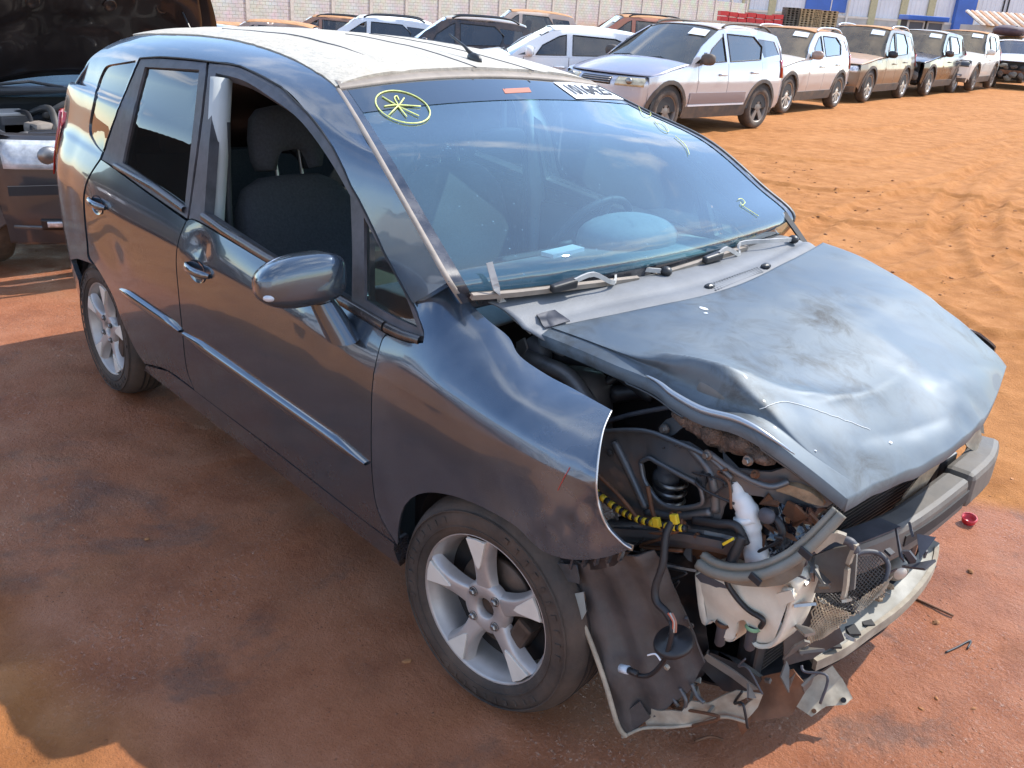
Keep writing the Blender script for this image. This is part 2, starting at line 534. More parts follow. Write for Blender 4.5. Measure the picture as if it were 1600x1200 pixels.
# tyre tracks pressed into the dirt
TRACKS = [[(1600, 215), (1530, 262), (1482, 320), (1478, 375), (1505, 430)], [(1600, 262), (1560, 300), (1540, 360), (1560, 420), (1600, 460)],
          [(1090, 225), (1250, 250), (1400, 248), (1600, 205)], [(1160, 280), (1320, 300), (1470, 282), (1600, 240)], [(1590, 330), (1460, 300), (1330, 330), (1230, 380)],
          [(1330, 420), (1420, 390), (1520, 330), (1600, 300)], [(1120, 205), (1300, 205), (1450, 195), (1600, 168)], [(1190, 320), (1330, 350), (1480, 355), (1600, 350)],
          [(1380, 440), (1480, 430), (1600, 400)], [(1450, 480), (1520, 520), (1600, 530)],
          [(60, 1150), (160, 1060), (300, 980), (430, 900), (560, 830)], [(0, 1000), (90, 930), (210, 860), (330, 770), (420, 720)], [(1330, 1150), (1420, 1060), (1520, 990), (1600, 940)], [(0, 640), (80, 650), (180, 660), (300, 700)]]
for tr in TRACKS:
    pl = np.array(spline([ground_at(u, v)[:2] for u, v in tr], 10))
    lo = pl.min(0) - 0.5; hi = pl.max(0) + 0.5
    ix = np.where((gxs > lo[0]) & (gxs < hi[0]))[0]; iy = np.where((gys > lo[1]) & (gys < hi[1]))[0]
    if not len(ix) or not len(iy): continue
    sx = slice(ix[0], ix[-1] + 1); sy = slice(iy[0], iy[-1] + 1)
    X = GX[sx, sy]; Y = GY[sx, sy]; best = np.full(X.shape, 9.0); arc = np.zeros(X.shape); acc = 0
    for a, b in zip(pl[:-1], pl[1:]):
        ab = b - a; L = np.linalg.norm(ab)
        t = np.clip(((X - a[0]) * ab[0] + (Y - a[1]) * ab[1]) / (L * L + 1e-9), 0, 1)
        d = np.hypot(X - a[0] - t * ab[0], Y - a[1] - t * ab[1]); m = d < best
        best = np.where(m, d, best); arc = np.where(m, acc + t * L, arc); acc += L
    prof = -0.032 * (1 - sstep(0.07, 0.13, best)) + 0.020 * np.exp(-((best - 0.155) / 0.04) ** 2)
    lug = 0.008 * (np.sin(arc * 2 * math.pi / 0.13) > 0) * (1 - sstep(0.06, 0.1, best))
    GZ[sx, sy] += (prof + lug) * (0.4 + 0.9 * fbm(X * 1.5, Y * 1.5, 3, 41)) * (1 - .78 * wetm[sx, sy])
nx, ny = len(gxs), len(gys)
gv = np.stack([GX, GY, GZ], -1).reshape(-1, 3)
ii, jj = np.meshgrid(np.arange(nx - 1), np.arange(ny - 1), indexing='ij'); k0 = (ii * ny + jj).ravel()
gf = np.stack([k0, k0 + ny, k0 + ny + 1, k0 + 1], -1)
gme = bpy.data.meshes.new('ground'); gme.vertices.add(len(gv)); gme.vertices.foreach_set('co', gv.astype(np.float32).ravel())
gme.loops.add(len(gf) * 4); gme.loops.foreach_set('vertex_index', gf.astype(np.int32).ravel())
gme.polygons.add(len(gf)); gme.polygons.foreach_set('loop_start', np.arange(len(gf), dtype=np.int32) * 4)
gme.update(calc_edges=True); gme.polygons.foreach_set('use_smooth', [True] * len(gf))
att = gme.attributes.new('wet', 'FLOAT', 'POINT'); att.data.foreach_set('value', wetm.ravel().astype(np.float32))
ground = bpy.data.objects.new('ground', gme); COL.objects.link(ground); ground['kind'] = 'structure'


def ground_material():
    m, N, L, b = new_mat('red_dirt')
    g = N.new('ShaderNodeNewGeometry'); P = g.outputs['Position']
    def noise(sc, det=6, ro=0.6, dist=0.0, src=None):
        n = N.new('ShaderNodeTexNoise'); n.inputs['Scale'].default_value = sc; n.inputs['Detail'].default_value = det; n.inputs['Roughness'].default_value = ro; n.inputs['Distortion'].default_value = dist
        L.new(src if src else P, n.inputs['Vector']); return n.outputs['Fac']
    def ramp(fac, stops):
        r = N.new('ShaderNodeValToRGB'); e = r.color_ramp.elements
        while len(e) > 1: e.remove(e[0])
        e[0].position, e[0].color = stops[0][0], (*stops[0][1], 1)
        for p_, c_ in stops[1:]:
            q = e.new(p_); q.color = (*c_, 1)
        L.new(fac, r.inputs['Fac']); return r.outputs['Color']
    def mr(fac, a, b_, c, d):
        r = N.new('ShaderNodeMapRange'); r.inputs['From Min'].default_value = a; r.inputs['From Max'].default_value = b_; r.inputs['To Min'].default_value = c; r.inputs['To Max'].default_value = d
        L.new(fac, r.inputs['Value']); return r.outputs[0]
    def mixc(f, a, c):
        x = N.new('ShaderNodeMixRGB'); L.new(f, x.inputs[0]); L.new(a, x.inputs[1]); L.new(c, x.inputs[2]); return x.outputs[0]
    at_ = N.new('ShaderNodeAttribute'); at_.attribute_name = 'wet'; wet = at_.outputs['Fac']
    big = noise(0.7, 5, 0.55); mid = noise(4.5, 7, 0.65); fine = noise(55, 8, 0.75); fine2 = noise(190, 4, 0.7)
    dry = ramp(mid, [(0.30, (0.30, 0.115, 0.032)), (0.5, (0.42, 0.172, 0.052)), (0.72, (0.52, 0.235, 0.085))])
    dry = mixc(mr(fine, 0.62, 0.75, 0, 0.55), dry, ramp(fine, [(0, (0.20, 0.075, 0.025)), (1, (0.20, 0.075, 0.025))]))
    dry = mixc(mr(big, 0.45, 0.65, 0, 0.35), dry, ramp(big, [(0, (0.50, 0.21, 0.07)), (1, (0.55, 0.26, 0.10))]))
    wetc = ramp(mid, [(0.28, (0.255, 0.082, 0.034)), (0.5, (0.375, 0.134, 0.060)), (0.72, (0.46, 0.185, 0.095))])
    oil = mr(noise(2.1, 7, 0.7, 0.6), 0.56, 0.66, 0, 0.55)
    wetc = mixc(oil, wetc, ramp(mid, [(0, (0.085, 0.060, 0.050)), (1, (0.12, 0.085, 0.070))]))
    ora = mr(noise(1.2, 4, 0.5, 0.4), 0.55, 0.68, 0, 0.6)
    wetc = mixc(ora, wetc, ramp(mid, [(0, (0.30, 0.115, 0.040)), (1, (0.40, 0.165, 0.065))]))
    grit = noise(150, 4, 0.75)
    wetc = mixc(mr(grit, 0.56, 0.70, 0, 0.55), wetc, ramp(grit, [(0, (0.14, 0.05, 0.028)), (1, (0.14, 0.05, 0.028))]))
    wetc = mixc(mr(grit, 0.42, 0.30, 0, 0.45), wetc, ramp(grit, [(0, (0.52, 0.26, 0.15)), (1, (0.52, 0.26, 0.15))]))
    vor = N.new('ShaderNodeTexVoronoi'); vor.inputs['Scale'].default_value = 46; L.new(P, vor.inputs['Vector'])
    peb = N.new('ShaderNodeMath'); peb.operation = 'MULTIPLY'; L.new(mr(vor.outputs['Distance'], 0.10, 0.22, 0.7, 0.0), peb.inputs[0]); L.new(mr(noise(6.0, 5, 0.6), 0.52, 0.62, 0, 1), peb.inputs[1])
    wetc = mixc(peb.outputs[0], wetc, ramp(mid, [(0, (0.30, 0.14, 0.08)), (1, (0.16, 0.09, 0.06))]))
    col = mixc(wet, dry, wetc)
    L.new(col, b.inputs['Base Color'])
    rw = mr(noise(3.0, 6, 0.6), 0.35, 0.68, 0.28, 0.68)
    gl_ = mr(noise(95, 3, 0.6), 0.56, 0.64, 0, 1); gp = mr(noise(1.6, 4, 0.6, 0.5), 0.46, 0.58, 0.15, 1)
    gm = N.new('ShaderNodeMath'); gm.operation = 'MULTIPLY'; L.new(gl_, gm.inputs[0]); L.new(gp, gm.inputs[1])
    gr = N.new('ShaderNodeMixRGB'); L.new(gm.outputs[0], gr.inputs[0]); L.new(rw, gr.inputs[1]); gr.inputs[2].default_value = (0.13, 0.13, 0.13, 1); rw = gr.outputs[0]
    r1 = N.new('ShaderNodeMixRGB'); L.new(wet, r1.inputs[0]); r1.inputs[1].default_value = (0.95,) * 3 + (1,); L.new(rw, r1.inputs[2])
    L.new(r1.outputs[0], b.inputs['Roughness'])
    gw = N.new('ShaderNodeMath'); gw.operation = 'MULTIPLY'; L.new(gm.outputs[0], gw.inputs[0]); L.new(wet, gw.inputs[1]); sp = mr(gw.outputs[0], 0, 1, 0.22, 1.0); L.new(sp, b.inputs['Specular IOR Level'])
    bp = N.new('ShaderNodeBump'); bp.inputs['Distance'].default_value = 0.02; bp.inputs['Strength'].default_value = 0.8
    ad = N.new('ShaderNodeMath'); ad.operation = 'ADD'; L.new(fine, ad.inputs[0])
    ml = N.new('ShaderNodeMath'); ml.operation = 'MULTIPLY'; ml.inputs[1].default_value = 0.35; L.new(fine2, ml.inputs[0]); L.new(ml.outputs[0], ad.inputs[1])
    a2 = N.new('ShaderNodeMath'); a2.operation = 'ADD'; L.new(ad.outputs[0], a2.inputs[0]); L.new(mid, a2.inputs[1])
    a3 = N.new('ShaderNodeMath'); a3.operation = 'MULTIPLY_ADD'; L.new(peb.outputs[0], a3.inputs[0]); a3.inputs[1].default_value = 0.6; L.new(a2.outputs[0], a3.inputs[2]); L.new(a3.outputs[0], bp.inputs['Height']); L.new(bp.outputs[0], b.inputs['Normal'])
    return m


gme.materials.append(ground_material())

# ================================================================== WALLS AND BUILDINGS
m_post = mat('wall_post_concrete', (0.48, 0.45, 0.40), 0.9, var=0.18, var_scale=3, bump=0.2)


def block_material():
    m, N, L, b = new_mat('pale_concrete_block')
    tc = N.new('ShaderNodeTexCoord')
    br = N.new('ShaderNodeTexBrick'); br.inputs['Scale'].default_value = 1.0; br.inputs['Brick Width'].default_value = 0.39; br.inputs['Row Height'].default_value = 0.19
    br.inputs['Mortar Size'].default_value = 0.016; br.inputs['Color1'].default_value = (0.60, 0.58, 0.53, 1); br.inputs['Color2'].default_value = (0.66, 0.64, 0.60, 1); br.inputs['Mortar'].default_value = (0.42, 0.40, 0.36, 1)
    br.inputs['Mortar Smooth'].default_value = 0.3
    L.new(tc.outputs['Object'], br.inputs['Vector'])
    n = N.new('ShaderNodeTexNoise'); n.inputs['Scale'].default_value = 1.3; n.inputs['Detail'].default_value = 6; L.new(tc.outputs['Object'], n.inputs['Vector'])
    mx = N.new('ShaderNodeMixRGB'); mx.blend_type = 'MULTIPLY'; mx.inputs[0].default_value = 0.45; L.new(br.outputs['Color'], mx.inputs[1]); L.new(n.outputs['Color'], mx.inputs[2])
    # red dust thrown up the foot of the wall
    sx = N.new('ShaderNodeSeparateXYZ'); L.new(tc.outputs['Object'], sx.inputs[0])
    mr = N.new('ShaderNodeMapRange'); mr.inputs['From Min'].default_value = 0.2; mr.inputs['From Max'].default_value = 1.1; mr.inputs['To Min'].default_value = 0.7; mr.inputs['To Max'].default_value = 0
    L.new(sx.outputs['Y'], mr.inputs['Value'])
    m2 = N.new('ShaderNodeMixRGB'); L.new(mr.outputs[0], m2.inputs[0]); L.new(mx.outputs[0], m2.inputs[1]); m2.inputs[2].default_value = (0.50, 0.30, 0.17, 1)
    L.new(m2.outputs[0], b.inputs['Base Color']); b.inputs['Roughness'].default_value = 0.9
    bp = N.new('ShaderNodeBump'); bp.inputs['Strength'].default_value = 0.6; bp.inputs['Distance'].default_value = 0.01; L.new(br.outputs['Fac'], bp.inputs['Height']); bp.invert = True
    L.new(bp.outputs[0], b.inputs['Normal'])
    return m


m_block = block_material()


def hline(u):
    """image row of the horizon at column u"""
    lo, hi = -600.0, 600.0
    for _ in range(50):
        mid = (lo + hi) / 2
        if ray(u, mid)[2] > 0: lo = mid
        else: hi = mid
    return lo


WA = deep(308, hline(308), 48.0); WB = deep(970, hline(970), 74.5)
wdir = (WB - WA)[:2]; wstep = np.linalg.norm(wdir) / 13.0; wdir = wdir / np.linalg.norm(wdir)
wang = math.atan2(wdir[1], wdir[0])
wn_ = np.array([wdir[1], -wdir[0]])          # facing the yard
wall = empty('block_wall', (float(WA[0]), float(WA[1]), -0.3), 0, 'long pale concrete block wall with posts behind the rows of parked cars', 'wall')
WH = 3.0
panel_me = None
for k in range(-6, 21):
    x0 = wdir * (k * wstep)
    post = mk('post', *(lambda b: (b.v, b.f))(MB().box((0, 0, WH / 2 + 0.06), (0.24, 0.26, WH + 0.5))), m_post, wall)
    wz = float(gz(WA[0] + x0[0], WA[1] + x0[1])); post.location = (x0[0], x0[1], wz + .3); post.rotation_euler = (0, 0, wang)
    if k < 20:
        if panel_me is None:
            o = mk('block_panel', *(lambda b: (b.v, b.f))(MB().box((wstep / 2, WH / 2, 0), (wstep - 0.24, WH, 0.16))), m_block, wall); panel_me = o.data
        else:
            o = bpy.data.objects.new('block_panel', panel_me); COL.objects.link(o); o.parent = wall
        o.location = (x0[0], x0[1], wz + .3); o.rotation_euler = (R_(90), 0, wang)

m_white_wall = mat('whitewashed_wall', (0.66, 0.65, 0.61), 0.85, var=0.1, var_scale=1.5, dust=0.35, dust_col=(0.5, 0.33, 0.2), dust_scale=0.8)
m_clad = mat('pale_blue_cladding', (0.62, 0.66, 0.72), 0.5, var=0.06, var_scale=0.6)
m_olive = mat('olive_column_paint', (0.42, 0.40, 0.25), 0.6, var=0.1)
m_blue = mat('blue_painted_steel', (0.035, 0.12, 0.45), 0.45, var=0.15, var_scale=0.7)
m_red = mat('red_plastic', (0.55, 0.03, 0.03), 0.45, var=0.15)
m_pallet = mat('weathered_pallet_wood', (0.34, 0.24, 0.13), 0.85, var=0.4, var_scale=5)
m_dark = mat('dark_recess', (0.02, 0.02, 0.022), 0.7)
m_tile = mat('terracotta_tile', (0.50, 0.26, 0.14), 0.8, var=0.3, var_scale=3)
m_tile2 = mat('bleached_tile', (0.70, 0.58, 0.46), 0.8, var=0.2, var_scale=3)
m_greyplaster = mat('grey_plaster', (0.42, 0.42, 0.40), 0.9, var=0.15, var_scale=1)


def facade(origin, ang):
    """frame standing on the ground: local x along the front, -y towards the yard"""
    def P(a, d, h): return (a, d, h)
    return P


# frame for everything on the far right: local x runs to the right in the picture, local y away from the yard
FAR_ANG = math.atan2(RH[1], RH[0]) + 0.10
fx_ = np.array([math.cos(FAR_ANG), math.sin(FAR_ANG)]); fy_ = np.array([-math.sin(FAR_ANG), math.cos(FAR_ANG)])


def far_frame(depth):
    o = deep(1400, hline(1400), depth)
    def loc(u, v):
        d = ray(u, v); oo = o[:2]
        # meet the vertical plane through o along fx_
        t = ((oo - CAM_POS[:2]) @ fy_) / (d[:2] @ fy_)
        p = CAM_POS + t * d
        return float((p[:2] - oo) @ fx_), float(p[2] - GF)
    return o, loc


GF = 0.08
ow, wloc = far_frame(100.0)
ware = empty('warehouse', (float(ow[0]), float(ow[1]), GF), FAR_ANG, 'large pale blue clad warehouse with olive columns beyond the far cars', 'building')
xL = wloc(1120, 20)[0]; xR = wloc(1760, 20)[0]
zb = wloc(1400, 33)[1]
mb = MB()
step = 0.5; x = xL
pts = []
while x < xR:
    pts += [(x, 0.0), (x + step * 0.4, 0.0), (x + step * 0.5, 0.05), (x + step * 0.9, 0.05)]; x += step
v = [(a, b_, zb) for a, b_ in pts] + [(a, b_, 9.5) for a, b_ in pts]; n = len(pts)
mb.add(v, [(i, i + 1, n + i + 1, n + i) for i in range(n - 1)])
mb.add([(xL, 0.3, 0), (xR, 0.3, 0), (xR, 30, 0), (xL, 30, 0), (xL, .3, 9.5), (xR, .3, 9.5), (xR, 30, 9.5), (xL, 30, 9.5)], [(0, 3, 7, 4), (1, 2, 6, 5), (2, 3, 7, 6), (4, 5, 6, 7), (0, 1, 5, 4)])
mb.build('cladding', m_clad, ware)
MB().box(((xL + xR) / 2, 0.05, zb / 2), (xR - xL, 0.35, zb)).build('plinth', m_greyplaster, ware)
MB().box(((xL + xR) / 2, -0.12, zb + 0.1), (xR - xL, 0.1, 0.22)).build('base_rail', m_white_wall, ware)
for u in (1163, 1205, 1363, 1411, 1454, 1640):
    a = wloc(u, 15)[0]
    MB().box((a, -0.12, 4.8), (0.75, 0.2, 9.3)).build('column', m_olive, ware)
for u in (1566, 1573):
    a = wloc(u, 15)[0]; MB().box((a, -0.1, 4.8), (0.1, 0.14, 9.3)).build('downpipe', m_dark, ware)
a0 = wloc(1258, 6)[0]; a1 = wloc(1322, 6)[0]; z0 = wloc(1290, 18)[1]
MB().box(((a0 + a1) / 2, -0.14, z0 + 2.5), (a1 - a0, 0.12, 5.0)).build('blue_panel', m_blue, ware)
MB().box((wloc(1298, 6)[0], -0.22, z0 + 2.5), (0.1, 0.05, 5.0)).build('panel_joint', m_white_wall, ware)
a = wloc(1325, 6)[0]; MB().tube([(a, -0.3, 0), (a, -0.3, 9)], 0.12, 8).build('white_pole', m_white_wall, ware)
a0 = wloc(1487, 30)[0]; a1 = wloc(1516, 30)[0]
MB().box(((a0 + a1) / 2, -0.35, 4.7), (a1 - a0, 0.7, 9.4)).build('blue_tower', m_blue, ware)
MB().box((a1 + 0.08, -0.36, 4.7), (0.14, 0.72, 9.4)).build('tower_edge', m_white_wall, ware)

# blue gate booth in front of the warehouse
ob, bloc = far_frame(72.0)
booth = empty('gate_booth', (float(ob[0]), float(ob[1]), GF), FAR_ANG, 'small blue framed booth with two dark windows against the warehouse', 'booth')
a0, zt = bloc(1421, 23); a1, _ = bloc(1486, 23); _, zh = bloc(1450, 33); _, zs = bloc(1450, 52)
MB().box(((a0 + a1) / 2, 0.9, (zt + zh) / 2), (a1 - a0, 1.8, zt - zh), bev=0.08).build('roof_band', m_blue, booth)
MB().box(((a0 + a1) / 2, 1.0, zs / 2), (a1 - a0 - 0.3, 1.5, zs)).build('lower_wall', m_white_wall, booth)
MB().box(((a0 + a1) / 2, 1.1, (zs + zh) / 2), (a1 - a0 - 0.5, 1.2, zh - zs)).build('room', m_dark, booth)
am = (a0 + a1) / 2
for s in (0, 1):
    c0 = a0 + 0.2 if s == 0 else am + 0.1; c1 = am - 0.1 if s == 0 else a1 - 0.2
    fr = MB()
    fr.box(((c0 + c1) / 2, 0.4, zh - 0.06), (c1 - c0, 0.1, 0.12)).box(((c0 + c1) / 2, 0.4, zs + 0.06), (c1 - c0, 0.1, 0.12)).box((c0 + 0.06, 0.4, (zs + zh) / 2), (0.12, 0.12, zh - zs)).box((c1 - 0.06, 0.4, (zs + zh) / 2), (0.12, 0.12, zh - zs))
    w = fr.build('window', m_greyplaster, booth)
    MB().box(((c0 + c1) / 2, 0.45, (zs + zh) / 2), (c1 - c0 - 0.24, 0.02, zh - zs - 0.24)).build('pane', mat('booth_pane', (0.10, 0.11, 0.13), 0.08), w)

# shed with a striped tile roof at the right edge
os_, sloc = far_frame(66.0)
shed = empty('tiled_shed', (float(os_[0]), float(os_[1]), GF), FAR_ANG, 'low grey shed with striped terracotta tile roof at the right edge', 'shed')
a0, zr = sloc(1533, 39); a1, zr2 = sloc(1720, 28); zt = sloc(1560, 25)[1]
MB().box(((a0 + a1) / 2 + 0.4, 2.2, zr / 2), (a1 - a0 - 0.5, 3.6, zr)).build('wall', m_greyplaster, shed)
for q in range(4): MB().box(((a0 + a1) / 2 + 0.4, 0.36, zr * (0.2 + 0.2 * q)), (a1 - a0 - 0.5, 0.06, 0.10)).build('board', m_white_wall, shed)
MB().add([(a0, .02, zr - .03), (a1, .02, zr - .03), (a1, 2.62, zt + .20), (a0, 2.62, zt + .20)], [(0, 1, 2, 3)]).build('roof_deck', m_tile, shed)
nt = 26; tw = (a1 - a0) / nt
for q in range(nt):
    x0 = a0 + q * tw
    prof = [(x0 + tw * (0.5 + 0.5 * math.cos(math.pi * (1 - t))), 0.10 * math.sin(math.pi * t)) for t in np.linspace(0, 1, 6)]
    vv = [(a, 0.0, zr + h) for a, h in prof] + [(a, 2.6, zt + 0.25 + h) for a, h in prof]
    MB().add(vv, [(i, i + 1, 7 + i, 6 + i) for i in range(5)] + [tuple(range(5, -1, -1))]).build('roof_tile', m_tile if q % 2 else m_tile2, shed, smooth=True)

# low whitewashed wall in front of the warehouse
ol, lloc = far_frame(64.0)
low = empty('low_white_wall', (float(ol[0]), float(ol[1]), GF), FAR_ANG, 'low whitewashed boundary wall under the red and wooden stacks', 'wall')
a0, z0 = lloc(1090, 30); a1, z1 = lloc(1418, 52); zl = lloc(1280, 45)[1]
nseg = 9
for q in range(nseg):
    c0 = a0 + (a1 - a0) * q / nseg; c1 = a0 + (a1 - a0) * (q + 1) / nseg
    MB().box(((c0 + c1) / 2, 0.0, zl / 2), (c1 - c0 - 0.03, 0.2, zl)).build('wall_section', m_white_wall, low)
MB().box(((a0 + a1) / 2, 0.0, zl + 0.04), (a1 - a0, 0.3, 0.08)).build('coping', m_post, low)

# red crates and pallets stacked beyond that wall
zc = lloc(1180, 33)[1]
for q in range(7):
    u0 = 1132 + q * 14.5
    c0 = lloc(u0, 25)[0]; c1 = lloc(u0 + 13.5, 25)[0]; h = lloc(1180, 19 + (q % 3))[1] - 0.02
    cx = (c0 + c1) / 2; w = c1 - c0
    base = deep(1180, 25, 70)
    ct = empty('red_crate_stack', tuple(np.append(ol[:2] + fx_ * cx + fy_ * 1.4, GF)), FAR_ANG, ['leftmost red crate stack beyond the low white wall', 'second red crate stack from the left beyond the white wall', 'third red crate stack from the left beyond the white wall', 'middle red crate stack beyond the low white wall',
        'third red crate stack left of the wooden pallets', 'second red crate stack left of the wooden pallets', 'red crate stack right beside the wooden pallets'][q], 'crate stack', 'red crates beyond the wall')
    nl = 6; hh = h / nl
    for j in range(nl):
        b_ = MB(); zz = j * hh
        b_.box((0, -0.35, zz + hh / 2), (w, 0.04, hh * 0.86)).box((0, 0.35, zz + hh / 2), (w, 0.04, hh * 0.86)).box((-w / 2 + .02, 0, zz + hh / 2), (0.04, 0.66, hh * 0.86)).box((w / 2 - .02, 0, zz + hh / 2), (0.04, 0.66, hh * 0.86)).box((0, 0, zz + 0.03), (w - .08, 0.66, 0.03))
        b_.build('crate', m_red, ct)
for q, (ua, ub, vt, lab) in enumerate([(1236, 1258, 12, 'dark weathered pallet stack next to the red crates'), (1259, 1281, 14, 'pale pallet stack in the middle of the wooden row'), (1282, 1291, 15, 'narrow pallet stack squeezed between two wider ones'), (1292, 1319, 17, 'widest pallet stack beside the white pole')]):
    c0 = lloc(ua, 25)[0]; c1 = lloc(ub, 25)[0]; h = lloc((ua + ub) / 2, vt)[1]; w = c1 - c0
    st = empty('pallet_stack', tuple(np.append(ol[:2] + fx_ * ((c0 + c1) / 2) + fy_ * 1.5, GF)), FAR_ANG, lab, 'pallet stack', 'pallets beyond the wall')
    mm = m_pallet if q else mat('dark_pallet_wood', (0.10, 0.08, 0.06), 0.9, var=0.4)
    nl = max(4, int(h / 0.15)); hh = h / nl
    for j in range(nl):
        b_ = MB(); zz = j * hh
        b_.box((0, 0, zz + hh * 0.9), (w, 0.9, hh * 0.18)).box((0, 0, zz + hh * 0.12), (w, 0.9, hh * 0.16))
        for t in (-0.44, -0.15, 0.15, 0.44): b_.box((t * w, 0, zz + hh * 0.5), (0.12 * w, 0.88, hh * 0.6))
        b_.build('pallet', mm, st)

# pale building behind the photographer (shows as the light band in the flank of the wreck)
back = empty('rear_building', (-2.0, -15.0, 0.0), 0, 'long pale gabled building behind the viewer, mirrored in the car flank', 'building')
m_cream = mat('sunlit_cream_render', (0.66, 0.66, 0.60), 0.85, var=0.08, var_scale=0.5)
b_ = MB(); b_.box((0, -4, 1.6), (34, 8, 3.2)); b_.build('wall', m_cream, back)
b_ = MB(); b_.add([(-17, 0.3, 3.2), (17, 0.3, 3.2), (17, -8.3, 3.2), (-17, -8.3, 3.2), (-17, -4, 4.7), (17, -4, 4.7)], [(0, 1, 5, 4), (2, 3, 4, 5), (1, 2, 5), (3, 0, 4)]); b_.build('roof', m_greyplaster, back)
for q in range(6):
    d = MB().box((-13 + q * 5.2, 0.02, 1.3), (2.6, 0.08, 2.6)).build('shutter_door', m_clad, back)
# ================================================================== THE WRECKED HATCHBACK
def hero_paint(name, base, rough, metal, coat, fade=0.0, fade_col=(0.30, 0.33, 0.36), fade_scale=2.2, flow=None, scratch=0.0, grime=0.0):
    m, N, L, b = new_mat(name)
    tc = N.new('ShaderNodeTexCoord'); src = tc.outputs['Object']
    def noise(sc, det=7, ro=0.62, s=None, dist=0.3):
        n = N.new('ShaderNodeTexNoise'); n.inputs['Scale'].default_value = sc; n.inputs['Detail'].default_value = det; n.inputs['Roughness'].default_value = ro; n.inputs['Distortion'].default_value = dist
        L.new(s if s else src, n.inputs['Vector']); return n.outputs['Fac']
    def mr(f, a, b_, c, d):
        r = N.new('ShaderNodeMapRange'); r.inputs['From Min'].default_value = a; r.inputs['From Max'].default_value = b_; r.inputs['To Min'].default_value = c; r.inputs['To Max'].default_value = d
        L.new(f, r.inputs['Value']); return r.outputs[0]
    b.inputs['Base Color'].default_value = (*base, 1); b.inputs['Roughness'].default_value = rough; b.inputs['Metallic'].default_value = metal
    b.inputs['Coat Weight'].default_value = coat; b.inputs['Coat Roughness'].default_value = 0.03
    if fade > 0 or grime > 0 or scratch > 0:
        f = mr(noise(fade_scale), 0.38, 0.68, 0.12 * fade, fade)
        cc = N.new('ShaderNodeMixRGB'); cc.inputs[1].default_value = (*base, 1); cc.inputs[2].default_value = (*fade_col, 1); L.new(f, cc.inputs[0]); out = cc.outputs[0]
        tot = f
        if grime > 0:
            g = mr(noise(9.0, 9, 0.72, dist=0.8), 0.46, 0.68, 0, grime)
            g2 = N.new('ShaderNodeMath'); g2.operation = 'MULTIPLY'; L.new(g, g2.inputs[0]); L.new(mr(noise(2.3), 0.42, 0.58, 0, 1), g2.inputs[1])
            c2 = N.new('ShaderNodeMixRGB'); c2.inputs[2].default_value = (0.055, 0.054, 0.050, 1); L.new(out, c2.inputs[1]); L.new(g2.outputs[0], c2.inputs[0]); out = c2.outputs[0]
        if scratch > 0:
            mp = N.new('ShaderNodeMapping'); mp.inputs['Scale'].default_value = (3, 3, 160); L.new(src, mp.inputs['Vector'])
            s = mr(noise(2.0, 3, 0.5, mp.outputs[0], 0), 0.66, 0.72, 0, scratch)
            c3 = N.new('ShaderNodeMixRGB'); c3.inputs[2].default_value = (0.35, 0.36, 0.36, 1); L.new(out, c3.inputs[1])
            sz = N.new('ShaderNodeSeparateXYZ'); L.new(src, sz.inputs[0])
            lowz = mr(sz.outputs['Z'], 0.28, 0.50, 1, 0)
            sm = N.new('ShaderNodeMath'); sm.operation = 'MULTIPLY'; L.new(s, sm.inputs[0]); L.new(lowz, sm.inputs[1]); L.new(sm.outputs[0], c3.inputs[0]); out = c3.outputs[0]
        if scratch > 0:
            du = mr(noise(7.0, 8, 0.7), 0.40, 0.70, 0.0, 0.75)
            lz = mr(sz.outputs['Z'], 0.24, 0.62, 0.8, 0.0)
            dm = N.new('ShaderNodeMath'); dm.operation = 'MULTIPLY'; L.new(du, dm.inputs[0]); L.new(lz, dm.inputs[1])
            c4 = N.new('ShaderNodeMixRGB'); c4.inputs[2].default_value = (0.20, 0.12, 0.08, 1); L.new(out, c4.inputs[1]); L.new(dm.outputs[0], c4.inputs[0]); out = c4.outputs[0]
            am = N.new('ShaderNodeMath'); am.operation = 'ADD'; am.use_clamp = True; L.new(tot, am.inputs[0]); L.new(dm.outputs[0], am.inputs[1]); tot = am.outputs[0]
        L.new(out, b.inputs['Base Color'])
        L.new(mr(tot, 0, 1, rough, min(0.75, rough + 0.3)), b.inputs['Roughness'])
        L.new(mr(tot, 0, 1, coat, coat * 0.1), b.inputs['Coat Weight'])
    return m


m_paint = hero_paint('blue_grey_car_paint', (0.066, 0.092, 0.122), 0.18, 0.62, 1.0, fade=0.14, fade_col=(0.17, 0.18, 0.19), scratch=0.7)
m_fpaint = hero_paint('fender_paint', (0.068, 0.095, 0.132), 0.18, 0.66, 1.0, fade=0.42, fade_scale=3.0)
m_hoodp = hero_paint('sun_faded_hood_paint', (0.068, 0.092, 0.118), 0.42, 0.40, 0.12, fade=0.9, fade_col=(0.165, 0.19, 0.205), fade_scale=2.6, grime=0.95)
m_railp = hero_paint('roof_rail_paint', (0.062, 0.086, 0.118), 0.19, 0.66, 0.9, fade=0.22, fade_scale=2.5)
m_inner = hero_paint('inner_panel_paint', (0.10, 0.12, 0.14), 0.42, 0.5, 0.3, fade=0.5, fade_col=(0.20, 0.15, 0.11), fade_scale=5, grime=0.6)
m_film = mat('peeling_white_roof_film', (0.45, 0.425, 0.365), 0.75, var=0.14, var_scale=26, bump=0.5, bump_scale=45, dust=0.4, dust_col=(0.52, 0.42, 0.30), dust_scale=2)
m_blk = mat('black_plastic', (0.020, 0.020, 0.022), 0.42, var=0.2, var_scale=15)
m_blkm = mat('matt_grey_black_tape', (0.055, 0.057, 0.065), 0.5, var=0.3, var_scale=25, dust=0.3, dust_col=(0.16, 0.15, 0.17), dust_scale=9)
m_rub = mat('rubber_seal', (0.012, 0.012, 0.013), 0.6)
